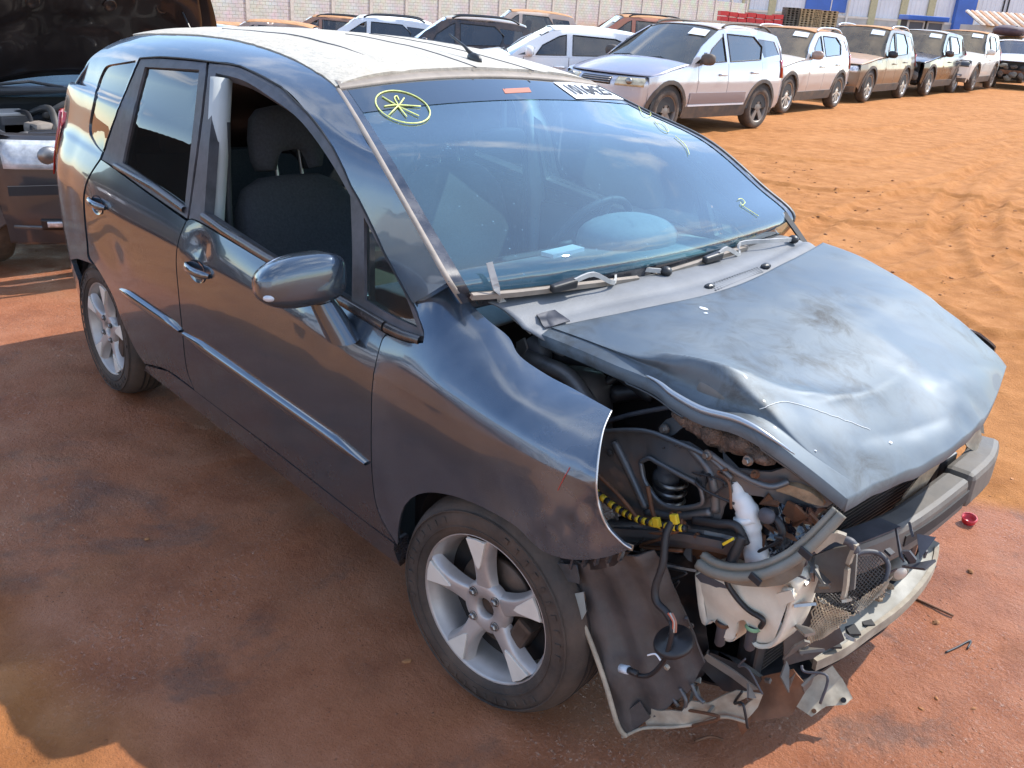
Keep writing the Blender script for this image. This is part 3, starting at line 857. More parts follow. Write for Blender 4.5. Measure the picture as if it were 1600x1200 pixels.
m_cowl = mat('bleached_cowl_plastic', (0.165, 0.172, 0.182), 0.62, var=0.15, var_scale=7, bump=0.1, bump_scale=200)
m_fab = mat('dark_grey_seat_fabric', (0.062, 0.064, 0.072), 0.9, var=0.2, var_scale=120, bump=0.25, bump_scale=400)
m_dash = mat('grey_dashboard_plastic', (0.24, 0.27, 0.28), 0.65, var=0.08, var_scale=30)
m_dashd = mat('dark_interior_plastic', (0.03, 0.032, 0.036), 0.6)
m_head = mat('pale_grey_interior_trim', (0.42, 0.44, 0.43), 0.7, var=0.06)
m_tyre = mat('tyre_rubber', (0.022, 0.021, 0.020), 0.72, var=0.35, var_scale=18, dust=0.55, dust_col=(0.17, 0.11, 0.075), dust_scale=4, bump=0.2, bump_scale=120)
m_alloy = mat('dusty_alloy', (0.46, 0.445, 0.435), 0.36, metal=0.6, var=0.15, var_scale=9, dust=0.35, dust_col=(0.36, 0.29, 0.23), dust_scale=7)
m_alloy_lit = mat('ground_lit_alloy_facet', (0.66, 0.62, 0.55), 0.5, metal=0.1, var=0.08, var_scale=9)  # lighter alloy copy; the bright ground's reflection is put into its colour
m_steel = mat('dull_steel', (0.30, 0.29, 0.28), 0.4, metal=0.9, var=0.25, var_scale=10)
m_brake = mat('rusty_disc', (0.10, 0.075, 0.06), 0.55, metal=0.6, var=0.4, var_scale=8)
m_beige = mat('dusty_beige_trim', (0.24, 0.20, 0.165), 0.6, var=0.2, var_scale=14)
m_white = mat('white_paper', (0.80, 0.82, 0.84), 0.6)
m_ink = mat('black_ink', (0.02, 0.02, 0.025), 0.6)
m_chalk = mat('yellow_paint_marker', (0.72, 0.76, 0.26), 0.7, var=.25, var_scale=60)
m_ws = glass_mat('windshield_glass', (0.62, 0.90, 0.98), 0.0, dust=0.15, dust_col=(0.20, 0.36, 0.46), tint_fac=0.97, ior=1.52, coatspec=1.9, speck=0.55)  # real dust film, but its blue paints in haze from the reflected sky
m_wsband = glass_mat('windshield_shade_band', (0.40, 0.38, 0.62), 0.0, dust=0.03, tint_fac=0.28, ior=1.5, coatspec=1.6)
m_gl = glass_mat('dark_side_glass', (0.55, 0.62, 0.62), 0.0, dust=0.03, dust_col=(0.3, 0.28, 0.25), tint_fac=0.28, ior=1.5, coatspec=1.5, speck=0.15)
m_glc = glass_mat('clear_green_glass', (0.72, 0.95, 0.85), 0.0, dust=0.06, dust_col=(0.4, 0.4, 0.4), tint_fac=0.85, ior=1.5, coatspec=1.4)

XS = [-3.10, -3.02, -2.90, -2.60, -2.20, -1.70, -1.30, -0.97, -0.70, -0.42, -0.28, -0.12, 0.05, 0.25, 0.42, 0.60]
Z6 = lambda x: np.interp(x, [-3, -2, -1.55, -.93, -.42, 0, .5], [.87, .852, .849, .838, .788, .785, .79])
Z8 = lambda x: np.interp(x, [-3, -2.2, -1.45, -.6, -.3], [1.04, 1.015, .985, .905, .90])
HC = lambda x: np.interp(x, [-3.1, -2.95, -2.6, -2.2, -1.7, -1.3, -.97, -.6], [1.40, 1.45, 1.497, 1.520, 1.522, 1.500, 1.456, 1.38])


def section(x, fender):
    z6 = float(Z6(x)); z8 = float(Z8(x)); dh = float(HC(x)) - 1.52
    s = [(.74, .17), (.775, .20), (.803, .30), (.823, .45), (.834, .60), (.8385, .71), (.8375, z6)]
    s += [(.822, (z6 + z8) / 2), (.797, z8), (.782, z8 + .05), (.748, z8 + .2), (.716, 1.27 + dh * .3), (.683, 1.365 + dh * .6), (.648, 1.418 + dh * .9), (.592, 1.456 + dh), (.50, 1.486 + dh), (.32, 1.508 + dh), (.0, 1.52 + dh)]
    wl_ = float(np.interp(x, [-3.10, -3.02, -2.9, -2.6, -2.2, .0, .25, .42, .6], [.70, .855, .93, .98, 1, 1, .995, .965, .90]))
    wu = float(np.interp(x, [-3.10, -3.02, -2.9, -2.6, -2.2, -1.9], [.80, .88, .915, .955, .99, 1]))
    s = [(y * (wl_ if i < 8 else (wl_ * wu) ** .5 if i < 9 else wu), z) for i, (y, z) in enumerate(s)]
    if fender and x > -.42:
        tabs = {-.42: [(.8375, .788), (.824, .86), (.798, .92), (.778, .97), (.755, 1.02), (.728, 1.06), (.69, 1.09)],
                -.28: [(.838, .788), (.826, .85), (.800, .91), (.772, .955), (.742, .995), (.705, 1.030), (.66, 1.045)],
                -.12: [(.838, .786), (.826, .835), (.802, .878), (.775, .912), (.742, .940), (.700, .962), (.655, .972)],
                .05: [(.838, .785), (.826, .825), (.803, .855), (.778, .877), (.744, .893), (.702, .905), (.655, .912)],
                .25: [(.833, .79), (.820, .82), (.798, .845), (.774, .865), (.742, .884), (.700, .902), (.655, .912)],
                .42: [(.80, .78), (.785, .805), (.763, .83), (.738, .85), (.705, .868), (.665, .88), (.62, .89)],
                .60: [(.74, .76), (.725, .785), (.703, .81), (.678, .83), (.645, .848), (.605, .86), (.56, .87)]}
        ks = sorted(tabs)
        rows = [[np.interp(x, ks, [tabs[k][i][c] for k in ks]) for c in (0, 1)] for i in range(7)]
        s = s[:6] + [tuple(r) for r in rows] + [(rows[-1][0] - .1 * (i + 1), rows[-1][1] + .008) for i in range(5)]
    return s


class Body:
    def __init__(self, fender):
        tab = np.array([section(x, fender) for x in XS])          # (S,18,2)
        self.xf = np.linspace(XS[0], XS[-1], 420); S = np.array(XS)
        m = np.gradient(tab, S, axis=0)
        i = np.clip(np.searchsorted(S, self.xf) - 1, 0, len(S) - 2); h = (S[i + 1] - S[i]); t = (self.xf - S[i]) / h
        t = t[:, None, None]; h = h[:, None, None]
        self.T = ((2 * t ** 3 - 3 * t ** 2 + 1) * tab[i] + (t ** 3 - 2 * t ** 2 + t) * h * m[i] + (-2 * t ** 3 + 3 * t ** 2) * tab[i + 1] + (t ** 3 - t ** 2) * h * m[i + 1])
        self.fender = fender
        gx = np.linspace(XS[0] + .01, XS[-1] - .01, 380); gt = np.linspace(0, 17, 340)
        A, B_ = np.meshgrid(gx, gt, indexing='ij'); self.A = A.ravel(); self.Bt = B_.ravel()
        P = self(self.A, self.Bt); e = .004
        nn = np.cross(self(self.A + e, self.Bt) - self(self.A - e, self.Bt), self(self.A, self.Bt + .03) - self(self.A, self.Bt - .03))
        ok = (np.einsum('ij,ij->i', nn, CAM_POS - P) > 0) & (self.A > -3.0)
        self.A = self.A[ok]; self.Bt = self.Bt[ok]; self.px = toPx(P[ok])
    def __call__(self, x, t):
        x = np.asarray(x, float); t = np.asarray(t, float)
        g = (x - self.xf[0]) / (self.xf[1] - self.xf[0]); i = np.clip(np.floor(g).astype(int), 0, len(self.xf) - 2); a = (g - i)[:, None]
        k = np.clip(np.floor(t).astype(int), 0, 16); f = (t - k)[:, None]
        lo = np.where(k < 6, 0, 6); hi = np.where(k < 6, 6, 17)
        def K(d):
            kk = np.clip(k + d, lo, hi); return self.T[i, kk] * (1 - a) + self.T[i + 1, kk] * a
        p0, p1, p2, p3 = K(-1), K(0), K(1), K(2)
        yz = 0.5 * ((2 * p1) + (-p0 + p2) * f + (2 * p0 - 5 * p1 + 4 * p2 - p3) * f * f + (-p0 + 3 * p1 - 3 * p2 + p3) * f ** 3)
        y = -yz[:, 0]; z = yz[:, 1]
        if self.fender:
            # crash fold: the front lower corner of the fender is bent in along a crease
            ax_, az_, bx_, bz_ = .10, .52, .36, .84
            L = math.hypot(bx_ - ax_, bz_ - az_); d = ((x - ax_) * (bz_ - az_) - (z - az_) * (bx_ - ax_)) / L
            dd = np.clip(d, 0, 1) * (z < .95)
            y = y + 0.55 * np.maximum(dd - 0.0, 0) ** 1.15 - 0.10 * np.sin(np.clip((d - .08) / .10, 0, 1) * math.pi) * .12
            y = y + .020 * (fbm(x * 13 + 2, z * 13 + 5, 2, 61) - .42) * sstep(.14, .32, x) + .010 * np.exp(-np.abs(d - .03) / .012) * (d > -.02) * sstep(.1, .2, x)
            # shallow buckles in the flank
            y = y + 0.006 * np.exp(-(((x - .12) / .10) ** 2 + ((z - .66) / .06) ** 2)) - 0.004 * np.exp(-(((x + .15) / .07) ** 2 + ((z - .84) / .05) ** 2))
        else:
            # dents round the front door handle and in the rear door
            y = y + 0.014 * np.exp(-(((x + 1.40) / .07) ** 2 + ((z - .885) / .05) ** 2)) + 0.007 * np.exp(-(((x + 2.15) / .12) ** 2 + ((z - .70) / .08) ** 2))
            y = y - 0.004 * np.exp(-(((x + .75) / .05) ** 2 + ((z - .84) / .04) ** 2)) + 0.004 * np.exp(-(((x + .62) / .05) ** 2 + ((z - .82) / .05) ** 2))
        return np.stack([x, y, z], -1)
    def trace(self, pts):
        out = []
        for (u, v) in pts:
            k = int(np.argmin((self.px[:, 0] - u) ** 2 + (self.px[:, 1] - v) ** 2)); q = np.array([self.A[k], self.Bt[k]])
            for _ in range(4):
                e = np.array([[0, 0], [.002, 0], [0, .01]]); Q = q + e
                p = toPx(self(Q[:, 0], Q[:, 1])); J = np.stack([(p[1] - p[0]) / .002, (p[2] - p[0]) / .01], -1)
                try: s = np.linalg.solve(J, np.array([u, v]) - p[0])
                except Exception: break
                s = np.clip(s, [-.02, -.15], [.02, .15]); q = np.clip(q + s, [XS[0] + .005, 0], [XS[-1] - .005, 17])
            out.append(tuple(q))
        return out
    def xz(self, x, z):
        t = np.linspace(0, 14, 1500); P = self(np.full(1500, x), t)
        return (x, float(t[np.argmin(np.abs(P[:, 2] - z))]))


BG = Body(False); BF = Body(True)
SC = (1.0, 0.075)


def mirror_f(f):
    def g(x, t):
        P = f(x, t).copy(); P[:, 1] *= -1; return P
    return g


car = empty('wrecked_hatchback', (0, 0, 0), 0, 'blue grey hatchback with smashed front, missing bumper and white peeling roof', 'car')


def sidepanel(name, body, outline, mtl, holes=(), res=0.03, flange=0.02, offset=0.0, both=True, mtl_l=None, parent=None, inner=False):
    o = patch(name, outline, body, res, SC, holes, mtl, parent or car, flange, flip=SIDE_FLIP, offset=offset, inner=inner)
    if both:
        patch(name, outline, mirror_f(body), res, SC, holes, mtl_l or mtl, parent or car, flange, flip=not SIDE_FLIP, offset=offset, inner=inner)
    return o


# is cross(du,dv) pointing outward (-y) on the right side?  x forward, t up  ->  x cross z = -y : outward
SIDE_FLIP = False
tr = BG.trace
def TS(pts, n=5, body=None): return (body or BG).trace(spline(pts, n))
c2 = lambda p: [p, p]           # sharp corner for spline()

# --- fender
fo = [(645, 474), (668, 455), (697, 437)]
f_top = BF.trace([(645, 474), (697, 437), (697, 437), (717, 450), (736, 475), (762, 500), (795, 527), (812, 556), (855, 586), (897, 608), (956, 641), (956, 641), (943, 672), (935, 720), (933, 770), (945, 815), (970, 845), (987, 857), (987, 857),
                 (940, 872), (890, 874), (850, 862), (826, 842), (826, 842), (800, 818), (740, 786), (690, 771), (655, 772), (632, 790), (623, 820), (621, 852), (621, 852), (592, 800), (582, 740), (581, 650), (584, 590), (596, 536), (605, 524), (605, 524), (640, 536), (661, 536), (661, 536), (662, 515), (645, 474)])
FT_PX = [(645, 474), (697, 437), (697, 437), (717, 450), (736, 475), (762, 500), (795, 527), (812, 556), (855, 586), (897, 608), (956, 641), (956, 641), (943, 672), (935, 720), (933, 770), (945, 815), (970, 845), (987, 857), (987, 857), (940, 872), (890, 874), (850, 862), (826, 842), (826, 842), (800, 818), (740, 786), (690, 771), (655, 772), (632, 790), (623, 820), (621, 852), (621, 852), (592, 800), (582, 740), (581, 650), (584, 590), (596, 536), (605, 524), (605, 524), (640, 536), (661, 536), (661, 536), (662, 515), (645, 474)]
fender = sidepanel('fender', BF, TS(FT_PX, 5, BF)[:-1], m_fpaint, res=0.022, both=False, flange=0.006, inner=True)

# undamaged fender on the far side
def bf_plain(x, t):
    P = BF(x, t).copy(); z = P[:, 2]
    ax_, az_, bx_, bz_ = .10, .52, .36, .84
    d = ((x - ax_) * (bz_ - az_) - (z - az_) * (bx_ - ax_)) / math.hypot(bx_ - ax_, bz_ - az_)
    P[:, 1] -= 0.55 * np.clip(d, 0, 1) ** 1.15 * (z < .95); P[:, 1] *= -1
    return P
archF = [BF.xz(0.0 + .325 * math.cos(a), .29 + .325 * math.sin(a)) for a in np.linspace(R_(15), R_(150), 16)]
lf = [f_top[0], f_top[1], f_top[3], f_top[4], f_top[6], f_top[8], f_top[9], (.30, 11.2), (.45, 10.8), (.50, 8), (.48, 4.5), (.36, 2.6)] + archF + [f_top[30], f_top[31], f_top[32], f_top[33], f_top[34], f_top[36], f_top[39]]
patch('fender', lf, bf_plain, 0.03, SC, (), m_fpaint, car, 0.006, flip=True)

te = BF.trace(spline([(956, 641), (943, 672), (935, 720), (933, 770), (945, 815), (970, 845), (987, 857)], 6)); teP = BF(np.array([p[0] for p in te]), np.array([p[1] for p in te]))
MB().tube(teP + np.array([.001, -.002, 0]), .0022, 5).build('torn_edge', mat('bare_sheet_edge', (.55, .55, .54), .35, metal=.7), fender, smooth=True)
for k_, L_ in enumerate([[(872, 766), (881, 748), (891, 730)]]):
    tq = BF.trace(spline(L_, 4)); tP = BF(np.array([p[0] for p in tq]), np.array([p[1] for p in tq])); MB().tube(tP + np.array([0, -.001, 0]), .0009, 4).build('red_scratch', mat('red_paint_transfer', (.42, .05, .04), .5) if k_ == 0 else bpy.data.materials['red_paint_transfer'], fender)
# --- doors
fd = TS([(292, 345), (281, 372), (276, 405), (280, 460), (286, 520), (292, 575), (304, 610), (304, 610), (440, 712), (560, 806), (617, 848), (617, 848), (590.5, 800), (580.5, 740), (579.5, 650), (582.5, 590), (594.5, 536), (603, 522), (603, 522), (548, 488), (480, 447), (415, 410), (350, 371), (305, 345), (292, 345)])
front_door = sidepanel('front_door', BG, fd[:-1], m_paint, res=0.03, flange=0.02)
rd = TS([(290, 345), (279.5, 372), (274.5, 405), (278.5, 460), (284.5, 520), (290.5, 574), (302, 607), (302, 607), (262, 578), (226, 568), (226, 568), (211, 545), (191, 502), (177, 464), (160, 432), (148, 413), (148, 413), (140, 400), (138, 380), (134, 340), (133, 304), (141, 276), (158, 250), (158, 250), (178, 264), (230, 302), (290, 345)])
rear_door = sidepanel('rear_door', BG, rd[:-1], m_paint, res=0.03, flange=0.02)
# --- sill
sl = tr([(228, 571), (262, 580), (302, 609), (440, 714), (560, 808), (616, 850), (616, 850), (632, 880), (632, 880)])
sill_bot = [BG.xz(x, .215) for x in np.linspace(-.36, -2.10, 14)]
sidepanel('sill', BG, sl[:6] + [BG.xz(-.37, .27), BG.xz(-.36, .215)] + sill_bot[1:], m_paint, res=0.03, flange=0.05)

# --- body side: A-pillar, roof rail, rear quarter
q_arch = tr([(144, 412), (133, 408), (121, 404), (111, 406)]) + [BG.xz(-2.45 + .315 * math.cos(a), .28 + .305 * math.sin(a)) for a in np.linspace(R_(150), R_(190), 6)]
gap_r = TS([(145, 413), (137, 402), (135, 380), (131, 340), (130, 304), (138, 276), (155, 249)])
top_gap = TS([(156, 247), (186, 165), (217, 91), (217, 91), (250, 88), (325, 95), (375, 102), (440, 135), (480, 175), (520, 230), (548, 290), (560, 310), (600, 393), (645, 474)])
ws_edge = tr([(701, 440), (660, 368), (600, 262), (560, 192), (527, 139)])
ditch = TS([(527, 139), (510, 125), (470, 99), (430, 82), (370, 64), (310, 56)])
uni = top_gap + TS([(701, 440), (660, 368), (600, 262), (560, 192), (527, 139)]) + ditch[1:] + [(-2.48, 14.7), (-2.60, 14.4), (-2.67, 13.2), (-2.76, 12), (-2.86, 10.6), (-2.94, 9.3), (-2.99, 8.3), (-3.03, 7), (-3.05, 6), (-3.05, 4), (-3.04, 2.2), (-2.95, 1.6), BG.xz(-2.78, .24)] + q_arch[::-1] + gap_r
qgl = TS([(171, 101), (213, 94), (213, 94), (185, 165), (159, 238), (159, 238), (146, 222), (139, 198), (150, 140), (162, 108), (171, 101)])
qgl = qgl[:-1]
sidepanel('body_side', BG, uni, m_railp, holes=[qgl], res=0.03, flange=0.02)
sidepanel('quarter_glass', BG, qgl, m_gl, res=0.04, flange=0.004, offset=-0.006)

# --- window frames (matt black) and glass
ff_out = TS([(294, 342), (312, 215), (326, 98), (326, 98), (375, 105), (440, 138), (478, 177), (517, 231), (546, 291), (557, 312), (600, 397), (643, 476), (662, 526), (662, 526), (655, 533), (601, 518), (601, 518), (548, 486), (480, 445), (415, 407), (350, 368), (305, 343), (294, 342)])
open_ = TS([(336, 113), (380, 125), (420, 150), (460, 180), (490, 215), (520, 260), (546, 306), (546, 306), (549, 395), (548, 470), (548, 470), (480, 430), (415, 394), (350, 352), (318, 331), (318, 331), (325, 230), (336, 113)])
open_ = open_[:-1]
qw = TS([(567, 339), (600, 402), (630, 458), (651, 512), (651, 512), (610, 493), (568, 468), (568, 468), (567, 339)])
qw = qw[:-1]
sidepanel('front_window_frame', BG, ff_out[:-1], m_blkm, holes=[open_, qw], res=0.025, flange=0.035, offset=-0.003)
sidepanel('front_corner_glass', BG, qw, m_glc, res=0.04, flange=0.004, offset=-0.012)
patch('front_door_glass', open_, mirror_f(BG), 0.05, SC, (), m_glc, car, 0.004, flip=True, offset=-0.015)
rf_out = TS([(158, 249), (187, 166), (219, 92), (219, 92), (250, 91), (322, 97), (322, 97), (308, 215), (291, 341), (291, 341), (230, 299), (178, 261), (158, 249)])
rwin = TS([(225, 104), (310, 108), (310, 108), (300, 200), (287, 322), (287, 322), (240, 288), (190, 254), (190, 254), (206, 178), (225, 104)])
rwin = rwin[:-1]
sidepanel('rear_window_frame', BG, rf_out[:-1], m_blkm, holes=[rwin], res=0.025, flange=0.03, offset=-0.003)
sidepanel('rear_door_glass', BG, rwin, m_gl, res=0.05, flange=0.004, offset=-0.012, mtl_l=m_glc)


def ribbon(name, pts_xt, w, h, mtl, body=BG, parent=None, both=True, up=None, taper=True, off=0.0):
    """a moulding strip lying on the body side, half-round, following (x,t) points; w in metres (height), h proud"""
    P = np.array(pts_xt); x, t = P[:, 0], P[:, 1]
    C = body(x, t); e = 1e-3
    dt = body(x, t + .02) - body(x, t - .02); dt /= np.linalg.norm(dt, axis=1)[:, None]
    dx = body(x + e, t) - body(x - e, t); nn = np.cross(dx, dt); nn /= np.linalg.norm(nn, axis=1)[:, None]
    for side in ((0, 1) if both else (0,)):
        prof = [(-.5, -.3), (-.42, .55), (-.15, .95), (.2, 1.0), (.42, .6), (.5, -.3)]
        A = []
        for k in range(len(C)):
            s = 1.0
            if taper: s = min(1, .25 + 6 * min(k, len(C) - 1 - k) / len(C))
            A.append([C[k] + dt[k] * a * w * s + nn[k] * (b_ * h * (0.6 + .4 * s) + off) for a, b_ in prof])
        A = np.array(A)
        if side: A[:, :, 1] *= -1; A = A[:, ::-1]
        o = grid_mesh(name, A, mtl, parent or car)
        if not side: first = o
    return first


# side mouldings, belt mouldings
md = tr([(190, 452), (283, 517)]); ml2 = tr([(288, 521), (430, 622), (574, 724)])
lin = lambda a, n: [tuple(p) for p in resample(a, 0.05, SC, closed=False)]
m_mold = hero_paint('moulding_paint', (0.125, 0.15, 0.18), 0.14, 0.80, 1.0)
ribbon('side_moulding', lin(md, 0), 0.040, 0.016, m_mold); ribbon('side_moulding', lin(ml2, 0), 0.044, 0.016, m_mold)
m_belt = mat('glossy_black_belt_moulding', (0.03, 0.03, 0.032), 0.18, metal=0.2, coat=0.6, dust=0.35, dust_col=(0.30, 0.24, 0.20), dust_scale=4)
ribbon('belt_moulding', lin(tr([(318, 338), (350, 361), (415, 401), (480, 438), (548, 478), (601, 510)]), 0), 0.028, 0.012, m_belt, taper=False)
ribbon('belt_moulding', lin(tr([(604, 512), (630, 524), (658, 533)]), 0), 0.026, 0.012, m_belt, taper=False)
ribbon('belt_moulding', lin(tr([(180, 259), (240, 293), (288, 328)]), 0), 0.022, 0.010, m_belt, taper=False)
# drip line seals along the roof rail, black
ribbon('roof_seal', lin(tr([(219, 91), (250, 89), (325, 96), (375, 103), (440, 136), (480, 176), (520, 231), (548, 291), (560, 311), (600, 395), (645, 476)]), 0), 0.006, 0.002, m_rub, taper=False, off=0.001)

# --- roof skin covered in white film
def roof_f(x, s):
    x = np.asarray(x, float); s = np.asarray(s, float)
    td = np.interp(x, DX, DT)
    P = BG(x, 17 - np.abs(s) * (17 - td))
    P[:, 1] = np.where(s < 0, -np.abs(P[:, 1]), np.abs(P[:, 1]))
    wr = 0.0035 * (fbm(x * 9 + 3, P[:, 1] * 3 + 9, 3, 77) - 0.45)
    P[:, 2] += 0.004 + wr - 0.004 * np.exp(-((np.abs(P[:, 1]) - .30) / .02) ** 2)
    return P
dtr = sorted(ditch); DX = [-3.1, -2.70, -2.48] + [p[0] for p in dtr]; DT = [14.2, 14.6, 14.7] + [p[1] for p in dtr]
hx = dtr[-1][0]
fr_edge = [(hx - .04 + .03 * s * s + (0.0), s) for s in np.linspace(-1, 1, 15)]
rag = np.random.RandomState(3)
ro = fr_edge + [(x, 1.0 - 0.012 * rag.rand()) for x in np.linspace(hx - .05, -2.58, 40)] + [(-2.60 - .06 * (1 - s * s), s) for s in np.linspace(.95, -.95, 9)] + [(x, -1.0 + 0.02 * rag.rand() ** 2) for x in np.linspace(-2.58, hx - .05, 46)]
roof = patch('roof', ro, roof_f, 0.035, (1, .55), (), m_film, car, 0.012, flip=False)
# thin dark strips that paint in the shade of the roof rib grooves
def roof_line(name, a, b_, r=0.0022, wob=0.004):
    pts = []
    for k in np.linspace(0, 1, 24):
        x = a[0] + (b_[0] - a[0]) * k; s = a[1] + (b_[1] - a[1]) * k + wob * math.sin(k * 17) * .5
        P = roof_f(np.array([x]), np.array([s]))[0]; pts.append(P + np.array([0, 0, .0005]))
    MB().tube(pts, r, 5).build(name, m_blkm, car, smooth=True)
for a, b_ in [((-1.03, -.02), (-1.75, -.10)), ((-1.02, .30), (-1.85, .24)), ((-1.25, -.42), (-2.2, -.47)), ((-1.5, .62), (-2.4, .55))]:
    roof_line('rib_groove_shade', a, b_)
# ---------------------------------------------------------------- generic helpers for loose crash parts
def plate(name, pts, mtl, parent=car, thick=0.004, holes=(), res=0.02, crumple=0.0, cs=14.0, seed=0, rib=None, face=None, smooth_out=0):
    """bent sheet through a measured outline (not flat: it follows the depth of its rim), with real thickness"""
    Q = np.array(pts, float)
    if smooth_out: Q = np.array(spline(list(Q) + [Q[0]], smooth_out))[:-1]
    o = Q.mean(0); _, _, Vt = np.linalg.svd(Q - o); e1, e2, n = Vt
    toc = CAM_POS - o if face is None else np.array(face, float)
    if n @ toc < 0: n = -n
    if np.cross(e1, e2) @ n < 0: e2 = -e2
    uv = np.stack([(Q - o) @ e1, (Q - o) @ e2], -1); w = (Q - o) @ n
    def f(u, v):
        d2 = (u[:, None] - uv[None, :, 0]) ** 2 + (v[:, None] - uv[None, :, 1]) ** 2 + 1e-6
        k = 1 / d2 ** 1.2; h = (k * w).sum(1) / k.sum(1)
        if crumple: h = h + crumple * (fbm(u * cs + seed, v * cs + 3.1 * seed, 3, seed) - .45) * 2
        if rib: h = h + rib[0] * np.sin((u * math.cos(rib[2]) + v * math.sin(rib[2])) * 2 * math.pi / rib[1])
        return o + u[:, None] * e1 + v[:, None] * e2 + h[:, None] * n
    H = []
    for hp in holes:
        hq = np.array(hp, float); H.append(np.stack([(hq - o) @ e1, (hq - o) @ e2], -1))
    return patch(name, uv, f, res, (1, 1), H, mtl, parent, thick, inner=True)


def trace_fn(f, um, vm, pts, n=160):
    A, B_ = np.meshgrid(np.linspace(0, um, n), np.linspace(0, vm, n), indexing='ij'); A = A.ravel(); B_ = B_.ravel(); p = toPx(f(A, B_)); out = []
    for (u, v) in pts:
        k = int(np.argmin((p[:, 0] - u) ** 2 + (p[:, 1] - v) ** 2)); q = np.array([A[k], B_[k]])
        for _ in range(3):
            Q = q + np.array([[0, 0], [.01, 0], [0, .01]]); pp = toPx(f(Q[:, 0], Q[:, 1])); J = np.stack([(pp[1] - pp[0]) / .01, (pp[2] - pp[0]) / .01], -1)
            try: q = np.clip(q + np.clip(np.linalg.solve(J, np.array([u, v]) - pp[0]), -.2, .2), [0, 0], [um, vm])
            except Exception: break
        out.append(tuple(q))
    return out


def ellip(c, r, n=16, m=10, pw=1.0, rot=None, noise=0.0, seed=0):
    """superellipsoid verts/faces"""
    def sp(a, p): return math.copysign(abs(a) ** p, a)
    V = []; F = []
    for i in range(m + 1):
        th = -math.pi / 2 + math.pi * i / m
        for j in range(n):
            ph = 2 * math.pi * j / n
            d = Vector((sp(math.cos(th), pw) * sp(math.cos(ph), pw), sp(math.cos(th), pw) * sp(math.sin(ph), pw), sp(math.sin(th), pw)))
            k = 1 + (noise * (fbm(np.array([d.x * 3 + seed]), np.array([d.y * 3 + d.z * 5]), 3, seed)[0] - .45) if noise else 0)
            q = Vector((d.x * r[0] * k, d.y * r[1] * k, d.z * r[2] * k))
            if rot is not None: q = rot @ q
            V.append(q + Vector(c))
    for i in range(m):
        for j in range(n): F.append((i * n + j, i * n + (j + 1) % n, (i + 1) * n + (j + 1) % n, (i + 1) * n + j))
    return V, F


def Rz(a): return Matrix.Rotation(a, 3, 'Z')
def Rx(a): return Matrix.Rotation(a, 3, 'X')
def Ry(a): return Matrix.Rotation(a, 3, 'Y')


def bar(name, pts, w, h, mtl, parent=car, up=(0, 0, 1), smooth=False, n=1, taper=None):
    """rectangular section swept along points"""
    P = [Vector(p) for p in (spline(pts, n) if n > 1 else pts)]; V = []; F = []
    for i, p in enumerate(P):
        t = (P[min(i + 1, len(P) - 1)] - P[max(i - 1, 0)]).normalized(); s = t.cross(Vector(up)).normalized(); u = s.cross(t).normalized()
        k = 1.0 if taper is None else taper[0] + (taper[1] - taper[0]) * i / (len(P) - 1)
        for a, b_ in ((-1, -1), (1, -1), (1, 1), (-1, 1)): V.append(p + s * a * w / 2 * k + u * b_ * h / 2 * k)
    for i in range(len(P) - 1):
        for k in range(4): F.append((i * 4 + k, i * 4 + (k + 1) % 4, i * 4 + 4 + (k + 1) % 4, i * 4 + 4 + k))
    F += [(3, 2, 1, 0), tuple((len(P) - 1) * 4 + k for k in range(4))]
    o = MB().add(V, F).build(name, mtl, parent)
    if smooth:
        md_ = o.modifiers.new('bevel', 'BEVEL'); md_.width = min(w, h) * 0.22; md_.segments = 2; md_.limit_method = 'ANGLE'
    return o


def tubeo(name, pts, r, mtl, parent=car, n=8, sp_=6):
    return MB().tube([tuple(p) for p in (spline(pts, sp_) if sp_ > 1 and len(pts) > 2 else pts)], r, n).build(name, mtl, parent, smooth=True)


# ---------------------------------------------------------------- windshield
wsR = BG(np.array([p[0] for p in ws_edge]), np.array([p[1] for p in ws_edge]))[::-1]          # top .. bottom
wsR = np.vstack([wsR, [[-.235, -.690, .985]]])
rows = []
for k, p in enumerate(wsR):
    q = k / (len(wsR) - 1); row = []
    for s in np.linspace(-1, 1, 7):
        b_ = 1 - s * s
        yw = abs(p[1]) - .004
        row.append((p[0] + b_ * (-.010 + .085 * q) - .006, yw * s, p[2] + b_ * (.032 - .028 * q) - .002))
    rows.append(row)
ws_f = net_fn(rows); WU, WV = len(rows) - 1, 6
ws_out = [(WU * a, 0) for a in np.linspace(0, 1, 16)] + [(WU, 6 * a) for a in np.linspace(.05, 1, 16)] + [(WU * a, 6) for a in np.linspace(.95, 0, 16)] + [(0, 6 * a) for a in np.linspace(.95, .05, 14)]
WSC = (0.19, 0.2)
# u runs down the glass, v to the left of the car: du x dv should point out (up/forward)
windshield = patch('windshield', ws_out, ws_f, 0.05, WSC, (), m_ws, car, 0.005)
m_frit = mat('black_glass_border', (0.012, 0.013, 0.018), 0.12, coat=0.6, dust=0.35, dust_col=(0.20, 0.19, 0.20), dust_scale=10)
def frit(u0, u1, v0, v1, nm='glass_border', mtl=None, off=0.0022):
    n = 14
    ol = [(u0 + (u1 - u0) * a, v0) for a in np.linspace(0, 1, n)] + [(u1, v0 + (v1 - v0) * a) for a in np.linspace(0.04, 1, n)] + [(u0 + (u1 - u0) * a, v1) for a in np.linspace(.96, 0, n)] + [(u0, v0 + (v1 - v0) * a) for a in np.linspace(.96, .04, n)]
    return patch(nm, ol, ws_f, 0.05, WSC, (), mtl or m_frit, windshield, 0, offset=off)
frit(0, WU, 0, .22); frit(0, WU, 5.78, 6.0); frit(WU - .50, WU, .23, 5.77); frit(0, .10, .23, 5.77)
frit(.105, .78, .23, 5.77, 'shade_band', m_wsband, 0.0018)
